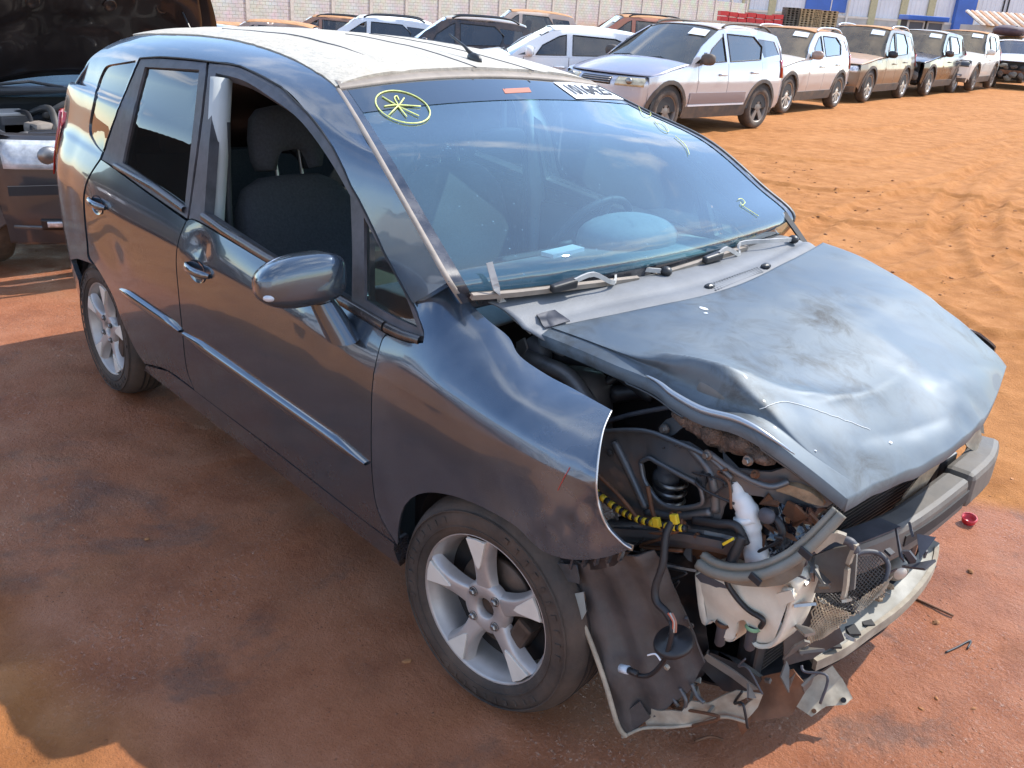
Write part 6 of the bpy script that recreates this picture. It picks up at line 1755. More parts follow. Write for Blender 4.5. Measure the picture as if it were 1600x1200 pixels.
tubeo('black_hose', [atY(1085, 812, -.58), atY(1120, 818, -.585), atY(1150, 822, -.58), atY(1165, 850, -.57)], .010, m_wire)
tubeo('clip_hose', [atY(1160, 838, -.585), atY(1150, 862, -.595), atY(1140, 890, -.60)], .011, m_wire)

# crumpled lower cross member, trays, hanging bracket
plate('lower_panel', [atY(1000, 1098, -.62), atY(1030, 1112, -.62), atY(1065, 1112, -.60), atY(1080, 1095, -.585), atY(1105, 1100, -.57), atY(1150, 1080, -.54), atY(1192, 1086, -.51), atY(1184, 1106, -.51), atY(1166, 1126, -.525), atY(1120, 1118, -.555), atY(1095, 1128, -.57), atY(1060, 1134, -.60), atY(1012, 1138, -.63)], m_creamp, thick=.004, crumple=.012, cs=14, seed=31, holes=[P_([(1152, 1096), (1166, 1092), (1176, 1098), (1164, 1106), (1154, 1104)], -.53)], res=.012)
plate('liner_foot', [atY(960, 1125, -.68), atY(1000, 1096, -.645), atY(1016, 1122, -.63), atY(976, 1150, -.665)], m_liner, thick=.006)
tubeo('lower_lip', [atY(972, 1152, -.67), atY(1005, 1138, -.64), atY(1050, 1136, -.61), atY(1095, 1130, -.575), atY(1130, 1120, -.555), atY(1165, 1128, -.53)], .004, m_creamp)
for k, L_ in enumerate([[(1062, 1075), (1072, 1095), (1068, 1112)], [(1080, 1068), (1088, 1086), (1100, 1098)], [(1050, 1088), (1060, 1104)]]): tubeo('bracket_finger', P_(L_, -.59), .005, m_inner)
plate('cross_member', [atY(1090, 1040, -.52), atY(1110, 1020, -.50), atY(1160, 1040, -.46), atY(1210, 1075, -.42), atY(1200, 1095, -.43), atY(1130, 1080, -.49)], m_blk, thick=.02, crumple=.006)
bar('tie_strut', [atY(1102, 1022, -.50), atY(1145, 1050, -.47), atY(1192, 1085, -.43)], .018, .018, m_beige)
plate('engine_tray', [(.30, -.50, .17), (.60, -.42, .20), (.64, .05, .21), (.60, .45, .22), (.0, .5, .20), (.0, -.5, .20)], m_blk, thick=.006, crumple=.008, face=(0, 0, -1))
plate('torn_tray_corner', [atY(1180, 1060, -.44), atY(1240, 1045, -.42), atY(1262, 1075, -.40), atY(1235, 1120, -.44), atY(1165, 1128, -.50)], m_rust, thick=.004, crumple=.012, seed=7)
plate('hanging_bracket', [atZ(1262, 1010, .22), atZ(1285, 1020, .20), atZ(1318, 1062, .14), atZ(1334, 1092, .10), atZ(1322, 1102, .09), atZ(1292, 1104, .09), atZ(1268, 1120, .07), atZ(1235, 1098, .09), atZ(1216, 1076, .11), atZ(1218, 1058, .13), atZ(1242, 1048, .15), atZ(1258, 1030, .19)], m_creamp, thick=.004, crumple=.014, cs=12, seed=15, res=.012)
MB().tube([atZ(1318, 1094, .104), atZ(1318, 1094, .098)], .007, 10).build('bracket_hole', m_dark, car)
MB().tube([atZ(1272, 1111, .084), atZ(1272, 1111, .078)], .006, 10).build('bracket_hole', m_rust, car)
plate('hanging_scrap', [atY(1150, 1125, -.52), atY(1175, 1118, -.50), atY(1168, 1140, -.51), atY(1160, 1150, -.51)], m_rust, thick=.003)
# lower control arm and drive shaft in the dark
tubeo('control_arm', [(.0, -.62, .20), (.15, -.5, .22), (.2, -.35, .24)], .025, m_rust)
tubeo('drive_shaft', [(0, -.6, .29), (0, -.3, .34)], .018, m_rust)
bar('subframe', [(.05, -.40, .24), (.05, .40, .24)], .30, .08, m_dark)
# left front is intact enough to close the nose for other views
plate('far_inner_apron', [(-.25, .60, .60), (-.20, .60, .95), (.25, .60, .86), (.50, .60, .72), (.50, .60, .40), (.30, .60, .40), (.2, .60, .62)], m_inner, thick=.006, face=(0, 1, 0))

# crushed scraps, clips and loose wires filling the torn corner
rg = np.random.RandomState(44)
zone = [(1000, 850, 1090, 980), (1090, 715, 1150, 760), (1140, 1010, 1260, 1080), (950, 790, 1120, 850), (1180, 780, 1300, 870), (1000, 1060, 1120, 1110), (1240, 860, 1330, 1000), (1390, 830, 1450, 900)]
for k in range(64):
    z_ = zone[k % len(zone)]; u, v = rg.uniform(z_[0], z_[2]), rg.uniform(z_[1], z_[3]); y = -.545 + .0 * rg.rand() if u < 1150 else (-.53 + (u - 1150) / 200 * .10)
    if u > 1380: y = -.24
    c_ = atY(u, v, y - .01 - .02 * rg.rand()); n_ = rg.randint(3, 6); s_ = rg.uniform(.010, .030); ax = rg.randn(3); ax /= np.linalg.norm(ax); bx = np.cross(ax, rg.randn(3)); bx /= np.linalg.norm(bx)
    an_ = np.sort(rg.rand(n_) * 6.28); 
    if n_ == 3: an_ = np.array([0, 2.1, 4.2]) + rg.rand(3) * .6
    P = [c_ + (ax * math.cos(a) * (1 + rg.rand()) + bx * math.sin(a) * .7) * s_ for a in an_]
    nn = np.cross(ax, bx) * .003
    mk('crushed_scrap', [p + nn for p in P] + [p - nn for p in P], [tuple(range(n_)), tuple(range(2 * n_ - 1, n_ - 1, -1))] + [(i, n_ + i, n_ + (i + 1) % n_, (i + 1) % n_) for i in range(n_)], (m_inner, m_blk, m_beamp, m_liner, m_rust, m_olivep, m_steel, m_blkm)[k % 8], car)
for k in range(16):
    z_ = zone[k % 6]; u, v = rg.uniform(z_[0], z_[2]), rg.uniform(z_[1], z_[3]); y = -.56 if u < 1150 else -.52
    pts = [atY(u + rg.randn() * 12 * i, v + 16 * i + rg.randn() * 10, y - .015 - .02 * rg.rand()) for i in range(4)]
    tubeo('loose_wire', pts, rg.uniform(.0018, .004), (m_wire, m_wire, m_blkm, m_rust)[k % 4])
for k in range(14):
    z_ = zone[(k * 3) % 6]; bolt(rg.uniform(z_[0], z_[2]), rg.uniform(z_[1], z_[3]), -.575, rg.uniform(.005, .008), (m_steel, m_rust)[k % 2])
# ================================================================== THE OTHER CARS
def carpaint(name, col, rough=.25, metal=.5, dust=.35, dscale=2.2, dcol=(0.46, 0.25, 0.12)):
    return mat(name, col, rough, metal, coat=.7, dust=dust, dust_col=dcol, dust_scale=dscale)
m_clearlens = mat('headlamp_lens', (.55, .57, .60), .10, metal=.2, coat=1.0, var=.6, var_scale=18, dust=.1)
m_yellens = mat('hazed_headlamp_lens', (.50, .44, .30), .25, metal=.2, coat=.6, var=.3, var_scale=9)
m_darklens = mat('dark_lamp_cavity', (.02, .02, .024), .3, coat=.4)
m_cladd = mat('grey_black_cladding', (.055, .052, .050), .65, dust=.5, dust_col=(.27, .17, .10), dust_scale=4)
m_bglass = glass_mat('parked_car_glass', (.60, .68, .68), 0, dust=.10, dust_col=(.45, .33, .22), tint_fac=.45, ior=1.5, coatspec=2.2)
m_dglass = glass_mat('dusty_windscreen', (.62, .66, .60), 0, dust=.50, dust_col=(.40, .30, .19), tint_fac=.6, ior=1.5, coatspec=1.4)
m_tglass = glass_mat('tinted_car_glass', (.45, .5, .55), 0, dust=.08, dust_col=(.4, .3, .2), tint_fac=.22, ior=1.55, coatspec=2.4)
m_dtyre = mat('dusty_tyre', (.05, .043, .038), .85, var=.3, var_scale=12, dust=.5, dust_col=(.26, .17, .11), dust_scale=5)
m_orange = mat('thick_red_dust', (.47, .235, .105), .95, var=.25, var_scale=5)
WHEEL_ME = {}


def car_wheel(parent, x, y, r, style, rimmat, w=.20):
    key = (style, round(r, 3), rimmat.name)
    if key not in WHEEL_ME:
        a = MB().lathe([(r * .66, .02), (r * .70, 0), (r * .86, -.008), (r * .95, .008), (r * .99, .035), (r, .06), (r, w - .06), (r * .99, w - .035), (r * .94, w), (r * .66, w)], 40).build('tyre', m_dtyre, None, smooth=True)
        mb = MB().lathe([(r * .60, .10), (r * .62, .03), (r * .66, .01), (r * .69, .002), (r * .69, .02)], 40)
        mb.lathe([(.0, .012), (r * .13, .012), (r * .20, .018), (r * .2, .05)], 20)
        n = {'five': 5, 'ten': 10, 'twin': 7}[style]
        for k in range(n):
            t = 2 * math.pi * k / n + .3; ca, sa = math.cos(t), math.sin(t); h0, h1 = {'five': (.10, .17), 'ten': (.035, .075), 'twin': (.06, .10)}[style]
            pr = [(r * .16, -r * h0, .016), (r * .65, -r * h1 * .9, .010), (r * .65, r * h1 * .9, .010), (r * .16, r * h0, .016)]
            V = [(u * ca - v * sa, yy, u * sa + v * ca) for u, v, yy in pr]; V += [(p[0], p[1] + .03, p[2]) for p in V]
            mb.add(V, [(0, 1, 2, 3), (7, 6, 5, 4), (0, 4, 5, 1), (1, 5, 6, 2), (2, 6, 7, 3), (3, 7, 4, 0)])
        b_ = mb.build('rim', rimmat, None, smooth=True, angle=.6)
        c_ = MB().lathe([(0, .06), (r * .63, .06)], 24).build('wheel_back', m_dark, None)
        WHEEL_ME[key] = (a.data, b_.data, c_.data)
        for o in (a, b_, c_): bpy.data.objects.remove(o)
    w_ = bpy.data.objects.new('wheel', None); COL.objects.link(w_); w_.parent = parent; w_.location = (x, y, r); w_.empty_display_size = .1
    if y > 0: w_.rotation_euler = (0, 0, math.pi)
    for nm, me in zip(('tyre', 'rim', 'wheel_back'), WHEEL_ME[key]):
        o = bpy.data.objects.new(nm, me); COL.objects.link(o); o.parent = w_
    return w_


DEF = dict(L=4.3, W=1.78, H=1.63, wb=2.6, fo=.86, sill=.27, belt=(.98, 1.06), hoodz=1.04, nosez=.88, cowl=.62, hdr=-.10, rear=-1.75, tailx=0.0, wr=.34, arch=.40,
           wheel='five', rim=None, paint=None, roofmat=None, hoodmat=None, clad=True, rails=False, ws=None, glass=None, lamp=None, front='full', mirror=None, sticker=True, seats=True, door_step=.30,
           hood_open=False, roofdrop=.05, tumble=.76, res=.09, hoodcrown=.06, lampbox=(.28, .46, .68, .92), fog=True, open_lamp=False, fogu=(1.35, 2.05))


def make_car(label, cat, loc, rz, group=None, name='parked_car', **kw):
    p = dict(DEF); p.update(kw); g = type('G', (), p)
    c = empty(name, loc, rz, label, cat, group)
    xf = g.L / 2; xr = -g.L / 2; xa = xf - g.fo; xb = xa - g.wb; hw = g.W / 2
    rim = g.rim or m_alloy; paint = g.paint; roofm = g.roofmat or paint; hoodm = g.hoodmat or paint; gl = g.glass or m_bglass; ws = g.ws or m_bglass
    ztop = g.H - .07; res = g.res
    belt = lambda x: np.interp(x, [xb - .3, g.cowl], [g.belt[1], g.belt[0]])
    def hwid(x, z):
        k = np.interp(z, [.15, .3, .5, .75, .95, 1.02, ztop, g.H], [.90, .94, .985, 1.0, .975, .955, g.tumble, g.tumble - .12])
        pl = np.interp(x, [xr, xr + .25, xr + .7, xa - .2, xa + .3, xf - .25, xf], [.88, .955, .995, 1, .99, .92, .84])
        return hw * k * pl
    def side(sg):
        return lambda x, z: np.stack([x, sg * hwid(x, z), z], -1)
    def P2(nm, ol, mtl, holes=(), off=0.0, fl=.02, parent=None):
        for sg in (1, -1): patch(nm, ol, side(sg), res, (1, 1), holes, mtl, parent or c, fl, flip=(sg > 0), offset=off)
    arc = lambda cx, r, a0, a1, n=12: [(cx + r * math.cos(a), g.wr + r * math.sin(a)) for a in np.linspace(R_(a0), R_(a1), n)]
    sl = g.sill; ra = g.arch; aa = math.degrees(math.asin(min(1, max(-1, (sl - g.wr) / ra))))
    xd1 = g.cowl - .22; xd2 = (xd1 + xb) / 2 + .12; xd3 = xb + ra + .03; xe = xf - .27
    hoodside = lambda x: np.interp(x, [g.cowl, xe], [g.hoodz - .045, g.nosez - .05])
    e = .005
    P2('fender', arc(xa, ra, aa, 180 - aa)[::-1] + [(xe, sl + .10), (xe, float(hoodside(xe))), ((xe + g.cowl) / 2, float(hoodside((xe + g.cowl) / 2)) + .012), (g.cowl + .02, float(hoodside(g.cowl))), (xd1 + e, float(belt(xd1)))] + [(xd1 + e, sl)] if xa - ra > xd1 else
       arc(xa, ra, aa, 180 - aa)[::-1] + [(xe, sl + .10), (xe, float(hoodside(xe))), ((xe + g.cowl) / 2, float(hoodside((xe + g.cowl) / 2)) + .012), (g.cowl + .02, float(hoodside(g.cowl))), (xd1 + e, float(belt(xd1)))], paint)
    dd = [(xd1 - e, sl), (xd1 - e, float(belt(xd1))), (xd2 + e, float(belt(xd2))), (xd2 + e, sl)]
    P2('front_door', dd, paint)
    P2('rear_door', [(xd2 - e, sl), (xd2 - e, float(belt(xd2))), (xb + .06, float(belt(xb))), (xb + .10, g.wr + ra + .06), (xd3, g.wr + ra * .45), (xd3, sl)], paint)
    P2('quarter_panel', [(xd3 - e, sl), (xd3 - e, g.wr + ra * .45 + .01)] + [(xb + .10 - e, g.wr + ra + .07), (xb + .06 - e, float(belt(xb))), (xr + .22, float(belt(xr)) - .0), (xr + .10, .90), (xr + .10, sl + .12)] + arc(xb, ra, aa, 180 - aa)[::-1], paint)
    if g.clad:
        for cx in (xa, xb): P2('arch_cladding', arc(cx, ra + .055, aa - 4, 184 - aa, 16) + arc(cx, ra - .004, 182 - aa, aa - 2, 16), m_cladd, off=.010, fl=.02)
        P2('sill_cladding', [(xa - ra - .03, sl - .04), (xa - ra - .03, sl + .13), (xd3 + .02, sl + .13), (xd3 + .02, sl - .04)], m_cladd, off=.010)
    else: P2('sill', [(xa - ra - .01, sl - .05), (xa - ra - .01, sl - .004), (xd3 + .01, sl - .004), (xd3 + .01, sl - .05)], paint)
    # greenhouse
    bl = lambda x: float(belt(x)) + .004
    xh = g.hdr; xt = g.rear
    gh = [(g.cowl, bl(g.cowl)), ((g.cowl + xh) / 2 + .06, (bl(g.cowl) + ztop) / 2 + .02), (xh + .03, ztop - .02), (xh - .25, ztop + .012), ((xh + xt) / 2, ztop + .015), (xt + .25, ztop - g.roofdrop * .5), (xt, ztop - g.roofdrop - .02), (xt - .16, (bl(xt) + ztop) / 2 - .03), (xr + .20, bl(xr))]
    A = lambda t: (g.cowl + (xh - g.cowl) * t, bl(g.cowl) + (ztop - .02 - bl(g.cowl)) * t)
    w1 = [(g.cowl - .42, bl(g.cowl - .42) + .03), (A(.52)[0] - .16, A(.52)[1] - .02), (A(.9)[0] - .16, A(.9)[1] - .035), (xd2 + .05, ztop - .065), (xd2 + .05, bl(xd2) + .03)]
    wq = [(g.cowl - .12, bl(g.cowl) + .03), (A(.45)[0] - .10, A(.45)[1] - .04), (g.cowl - .39, A(.47)[1] - .05), (g.cowl - .39, bl(g.cowl - .35) + .03)]
    w2 = [(xd2 - .06, bl(xd2) + .03), (xd2 - .06, ztop - .065), (xb + .22, ztop - .075 - g.roofdrop * .3), (xb + .02, bl(xb) + .22), (xb + .10, bl(xb) + .03)]
    w3 = [(xb - .00, bl(xb) + .06), (xb + .12, ztop - .10 - g.roofdrop * .4), (xt + .10, ztop - g.roofdrop - .10), (xt - .02, bl(xt) + .10)]
    P2('window_frame', gh, paint, holes=[w1, wq, w2] + ([w3] if xb - xt > .25 else []))
    for nm, w in (('front_door_glass', w1), ('corner_glass', wq), ('rear_door_glass', w2)) + ((('quarter_glass', w3),) if xb - xt > .25 else ()): P2(nm, w, gl, off=-.008, fl=.004)
    for w in (w1, w2):
        for sg in (1, -1):
            f = side(sg); q = resample(w + w[:1], .08, closed=False); P = f(q[:, 0], q[:, 1]); P[:, 1] += sg * .002
            MB().tube(P, .009, 5, False).build('window_seal', m_rub, c)
    # roof, windscreen, hood, tail
    S9 = np.linspace(-1, 1, 9)
    def ye(x, z): return float(hwid(np.array([x]), np.array([z]))[0])
    rx = [xh + .01, xh - .25, (xh + xt) / 2, xt + .25, xt]; rz_ = [ztop - .005, ztop + .012, ztop + .015, ztop - g.roofdrop * .5, ztop - g.roofdrop - .02]
    crown = [.05, .055, .058, .05, .04]
    grid_mesh('roof', net([[(x, ye(x, z) * s * .998, z + cr * (1 - abs(s) ** 3)) for s in S9] for x, z, cr in zip(rx, rz_, crown)], 4, 2), roofm, c, thick=.01)
    wr_ = []
    for t in np.linspace(0, 1, 5):
        x, z = A(t); wr_.append([(x + .16 * (1 - s * s) * (1 - .7 * t) - .01, (ye(x, z) - .015) * s, z + (.045 * t + .0) * (1 - abs(s) ** 3)) for s in S9])
    wo = grid_mesh('windscreen', net(wr_, 3, 3), ws, c)
    for k in (0, 8): MB().tube([r[k] for r in wr_], .012, 6).build('pillar_seal', m_rub, c)
    if g.sticker:
        wf = net_fn(wr_); q = wf(np.array([3.62, 3.62, 3.05, 3.05]), np.array([7.3, 5.6, 5.6, 7.3])); n = np.cross(q[1] - q[0], q[3] - q[0]); n /= np.linalg.norm(n); n = n if n[2] > 0 else -n
        mk('lot_sticker', list(q + n * .02) + list(q + n * .018), [(0, 1, 2, 3), (7, 6, 5, 4), (0, 4, 5, 1), (1, 5, 6, 2), (2, 6, 7, 3), (3, 7, 4, 0)], m_white, wo)
    for k, sgn in enumerate((.55, -.15)):
        a0 = wr_[0]; x0 = A(0.05)
        MB().tube([(x0[0] + .13, hw * sgn, x0[1] + .03), (x0[0] + .06, hw * (sgn - .2), x0[1] + .06), (x0[0] + .08, hw * (sgn - .55), x0[1] + .035)], .010, 6).build('wiper', m_blk, c)
    nx_ = xf - .02
    hr_ = []
    for t in np.linspace(0, 1, 6):
        row = []
        for s in S9:
            xs_ = (1 - t) * (g.cowl + .14 * (1 - s * s)) + t * (xf - .115 - .26 * abs(s) ** 2.4)
            yy_ = (ye(min(g.cowl + (xe - g.cowl) * t, xe), .9) - .012) * s * (1 - (.13 * t ** 3 if g.hood_open else 0))
            row.append((xs_, yy_, (g.hoodz - .04) * (1 - t) + (g.nosez - .038) * t + g.hoodcrown * (1 - abs(s) ** 2.6) * (1 - .85 * t * t) + .018 * math.sin(t * 3.14)))
        hr_.append(row)
    HGr = net(hr_, 3, 3)
    if g.front != 'nohood':
        if g.hood_open:
            hx, hz = g.cowl + .05, g.hoodz - .02; ang = R_(g.hood_open); ca, sa = math.cos(ang), math.sin(ang); Q = HGr.copy()
            dx = HGr[:, :, 0] - hx; dz = HGr[:, :, 2] - hz; Q[:, :, 0] = hx + dx * ca - dz * sa; Q[:, :, 2] = hz + dx * sa + dz * ca; HGr = Q
        c_hood = grid_mesh('hood', HGr, hoodm, c, thick=.012)
    else: c_hood = None
    for sg in (1, -1):
        lx = np.linspace(g.cowl + .02, xe - .01, 8)
        grid_mesh('fender_ledge', np.array([[(x, sg * ye(x, float(hoodside(x))), float(hoodside(x)) + .010 * math.sin((x - g.cowl) / (xe - g.cowl) * 3.14)), (x, sg * (ye(x, float(hoodside(x))) - .05), float(hoodside(x)) + .004), (x, sg * (ye(x, float(hoodside(x))) - .16), float(hoodside(x)) - .03)] for x in lx]), paint, c)
    tz = [sl + .05, .55, .80, 1.0, float(belt(xr)) + .02, (bl(xt) + ztop) / 2 - .03, ztop - g.roofdrop - .02]; tx = [xr + .03, xr - .01, xr + .0, xr + .02, xr + .05, xt - .19, xt - .02]
    tr_ = [[(x + .14 * abs(s) ** 3, (ye(xr + .15, z) if z < 1.05 else ye(xt, z)) * s, z) for s in S9] for x, z in zip(tx, tz)]
    grid_mesh('tailgate', net(tr_, 3, 2), paint, c, thick=.01)
    grid_mesh('rear_glass', net([[(x - .012, y * .86, z) for x, y, z in r] for r in (tr_[4], tr_[5], tr_[6])], 3, 2)[1:-1], gl, c)
    for sg in (1, -1):
        grid_mesh('tail_lamp', np.array([[(tr_[k][i][0] - .012 + .0, tr_[k][i][1] * 1.012, tr_[k][i][2]) for i in ((7, 8) if sg > 0 else (1, 0))] + [(xr + .24, sg * (ye(xr + .24, tr_[k][0][2]) + .006), tr_[k][0][2])] for k in (2, 3, 4)]), m_tail, c, thick=.01)
    # nose
    fz = [sl - .03, sl + .10, .45, .60, .74, g.nosez - .045]; fx_n = [xf - .08, xf - .01, xf, xf - .005, xf - .02, xf - .12]
    def frow(z, x): return [(x - .26 * abs(s) ** 2.4, ye(xe, z) * s, z) for s in np.linspace(-1, 1, 17)]
    FR = net([frow(z, x) for z, x in zip(fz, fx_n)], 4, 1)
    ff = net_fn([frow(z, x) for z, x in zip(fz, fx_n)])
    def sub(nm, u0, u1, v0, v1, mtl, off, par=c, nn=6):
        U, Vv = np.meshgrid(np.linspace(u0, u1, nn), np.linspace(v0, v1, nn + 4), indexing='ij'); Q = ff(U.ravel(), Vv.ravel()).reshape(U.shape + (3,)); Q[:, :, 0] += off
        sgn_ = np.sign(Q[:, :, 1]) * (np.abs(Q[:, :, 1]) > hw * .6); Q[:, :, 1] += sgn_ * off * .7
        return grid_mesh(nm, Q, mtl, par, thick=.02)
    if g.front in ('full', 'nolamp', 'nohood'):
        nose = grid_mesh('front_bumper', FR, paint, c, thick=.01)
        sub('grille', 3.55, 4.55, 5.2, 10.8, m_blk, .010); sub('lower_grille', .9, 2.2, 4.0, 12.0, m_cladd, .010); sub('bumper_skirt', .0, .9, .4, 15.6, m_cladd if g.clad else paint, .008)
        for k in range(3): sub('grille_bar', 3.7 + k * .28, 3.8 + k * .28, 5.3, 10.7, m_steel, .022, nn=3)
        lm = g.lamp or m_clearlens
        for v0, v1 in ((.6, 4.4), (11.6, 15.4)):
            if g.open_lamp: sub('lamp_cavity', 3.5, 4.7, v0, v1, m_darklens, .012)
            else:
                l_ = sub('headlamp', 3.55, 4.65, v0, v1, lm, .014); q = ff(np.array([4.1]), np.array([(v0 + v1) / 2]))[0]; V, F = ellip((q[0] + .02, q[1], q[2]), (.03, .06, .05), 12, 8); MB().add(V, F).build('lamp_bowl', m_steel, l_, smooth=True)
        if g.fog:
            for v0, v1 in ((1.6, 3.3), (12.7, 14.4)): q = sub('fog_recess', g.fogu[0], g.fogu[1], v0, v1, m_blk, .012); sub('fog_lamp', g.fogu[0] + .15, g.fogu[1] - .15, v0 + .3, v1 - .3, m_clearlens, .022, q, 4)
    else:      # smashed: bare carrier, beam and dangling pieces
        MB().box((xf - .36, 0, .60), (.10, g.W * .78, .55), None, .02).build('radiator_core', m_dark, c)
        MB().box((xf - .22, 0, .52), (.10, g.W * .80, .13), None, .02).build('bumper_beam', m_rust, c)
        rg = np.random.RandomState(int(abs(loc[1]) * 10))
        for k in range(14):
            y0 = (rg.rand() - .5) * g.W * .8; z0 = .25 + rg.rand() * .55
            V, F = ellip((xf - .22 + rg.rand() * .08, y0, z0), (.05, .06 + .10 * rg.rand(), .04 + .08 * rg.rand()), 8, 6, 1, Rx(rg.rand() * 3), .9, k); MB().add(V, F).build('broken_piece', (m_blk, m_cladd, m_beamp, m_olivep)[k % 4], c)
    # inside
    mb = MB().box((xb + g.wb / 2 - .1, 0, .55), (g.wb + .4, g.W * .84, .55)); mb.build('cabin_floor', m_dashd, c)
    MB().box((xa - ra * .2, 0, .50), (1.1, g.W * .60, .40)).build('engine_bay', m_dark, c)
    MB().box((g.cowl - .30, 0, float(belt(g.cowl)) - .04), (.45, g.W * .80, .14), None, .05).build('dashboard', m_dashd, c)
    if g.seats:
        for y in (-.38, .38):
            for xs in (g.cowl - 1.15, g.cowl - 2.0):
                st = MB().box((xs, y, 1.0), (.14, .46, .62), Ry(-.2), .06).build('seat_back', m_fab, c, smooth=False)
                V, F = ellip((xs - .10, y, 1.36), (.05, .13, .09), 10, 8, .8); MB().add(V, F).build('headrest', m_fab, st, smooth=True)
    # wheels, arches inside, mirrors, handles, rails
    for x in (xa, xb):
        for y in (hw - .03, -(hw - .03)): car_wheel(c, x, y, g.wr, g.wheel, rim)
        for sg in (1, -1): MB().lathe([(ra - .01, -.02), (ra - .01, .30), (.1, .30)], 14, (x, sg * (hw - .06) - (0 if sg < 0 else .28), g.wr), 'y', 0, math.pi).build('wheel_house', m_dark, c)
    mm = g.mirror or paint
    for sg in (1, -1):
        mx, mz = g.cowl - .30, bl(g.cowl) + .10; y0 = ye(mx, mz)
        mo = MB(); V, F = ellip((mx, sg * (y0 + .13), mz), (.07, .12, .085), 16, 10, .75); mo.add(V, F); mo.tube([(mx + .02, sg * (y0 - .02), mz - .08), (mx + .02, sg * (y0 + .07), mz - .04)], .03, 8); mo.build('door_mirror', mm, c, smooth=True)
        for xh_ in (xd2 + .16, xb + .30):
            zh = float(belt(xh_)) - .15; yh = ye(xh_, zh); hb = MB().tube([(xh_ - .10, sg * (yh + .004), zh), (xh_ - .07, sg * (yh + .035), zh), (xh_ + .06, sg * (yh + .035), zh), (xh_ + .09, sg * (yh + .004), zh)], .014, 8); hb.build('door_handle', paint, c, smooth=True)
        if g.rails:
            pts = [(xh - .12, ye(xh, ztop) - .03, ztop + .02), (xh - .30, ye(xh, ztop) - .03, ztop + .075), ((xh + xt) / 2, ye(xh, ztop) - .02, ztop + .085), (xt + .35, ye(xt, ztop) - .02, ztop + .06), (xt + .15, ye(xt, ztop) - .01, ztop - .02)]
            MB().tube([(a, sg * b_, d) for a, b_, d in spline(pts, 4)], .018, 8).build('roof_rail', g.rails if not isinstance(g.rails, bool) else m_blk, c, smooth=True)
    c_info = dict(xa=xa, xb=xb, xf=xf, hood=c_hood, hw=hw, ws=wo)
    return c, c_info


def wheel_px(P, th, W, dx):
    """image column of the other left wheel"""
    return toPx(np.array([P[0] + math.cos(th) * dx, P[1] + math.sin(th) * dx, P[2]]))[0]


def place(px_f, d, u_other, wb, W, fo, L, lo=-175, hi=-60, anchor='F'):
    r_ = ray(*px_f); P = CAM_POS + r_ / np.linalg.norm(r_) * d
    dx = -wb if anchor == 'F' else wb
    th = min((abs(wheel_px(P, R_(t), W, dx) - u_other), t) for t in np.arange(lo, hi, .5))[1]; th = R_(th)
    lx = (L / 2 - fo) if anchor == 'F' else (L / 2 - fo - wb); ly = W / 2 - .03
    cx = P[0] - (math.cos(th) * lx - math.sin(th) * ly); cy = P[1] - (math.sin(th) * lx + math.cos(th) * ly)
    return (float(cx), float(cy), float(P[2])), th


m_dkrim = mat('grey_alloy_dusty', (.20, .18, .165), .45, metal=.6, dust=.4, dust_col=(.28, .19, .13))
m_brrim = mat('bright_alloy', (.52, .50, .48), .3, metal=.8, dust=.3, dust_col=(.4, .3, .2))
G1 = 'cars in the far line'
p_silver = carpaint('silver_paint', (.50, .51, .56), .3, .55, .12); p_silver_d = carpaint('silver_hood_paint', (.36, .37, .44), .35, .55, .2)
loc, th = place((1180, 201), 16.3, 1036, 2.50, 1.76, .70, 3.98, anchor='R')
c1, i1 = make_car('silver compact crossover with black roof rails parked just beyond the wreck', 'car', loc, th, G1, L=3.98, W=1.76, H=1.58, wb=2.50, fo=.70, paint=p_silver, hoodmat=p_silver_d, rails=m_cladd, wheel='five', rim=m_dkrim, lamp=m_yellens, mirror=m_cladd, roofmat=carpaint('silver_roof', (.30, .27, .25), .4, .3, .5), wr=.335, cowl=.84, hdr=-.04, rear=-1.72, res=.06, hoodz=1.03, nosez=.86, ws=glass_mat('grimy_green_screen', (.66, .72, .62), 0, dust=.22, dust_col=(.40, .36, .26), tint_fac=.7, coatspec=1.6))
P1 = lambda nm, ol, mtl, off: [patch(nm, ol, (lambda sg: (lambda x, z: np.stack([x, sg * .88 * np.interp(z, [.15, .3, .5, .75], [.90, .94, .985, 1.0]), z], -1)))(sg), .1, (1, 1), (), mtl, c1, .012, flip=(sg > 0), offset=off) for sg in (1, -1)]
P1('side_stripe', [(i1['xa'] - .50, .44), (i1['xa'] - .50, .60), (i1['xb'] + .50, .60), (i1['xb'] + .50, .44)], mat('taupe_side_moulding', (.26, .20, .19), .6), .012)
P1('chrome_strip', [(i1['xa'] - .50, .405), (i1['xa'] - .50, .43), (i1['xb'] + .50, .43), (i1['xb'] + .50, .405)], m_white, .012)
loc, th = place((1225, 178), 19.2, 1304, 2.65, 1.76, .84, 4.20)
make_car('pale silver crossover with a broken front corner parked behind the silver one', 'car', loc, th, G1, L=4.20, W=1.76, H=1.57, wb=2.65, fo=.84, paint=carpaint('pale_silver_paint', (.50, .51, .54), .28, .45, .10), hoodmat=carpaint('dusty_pale_hood', (.60, .55, .48), .4, .2, .4), roofmat=m_orange, rails=p_silver, wheel='ten', rim=m_brrim, ws=m_dglass, mirror=carpaint('brown_mirror', (.28, .2, .17), .4, .2, .4))
loc, th = place((1352, 160), 24.2, 1407, 2.67, 1.85, .90, 4.45)
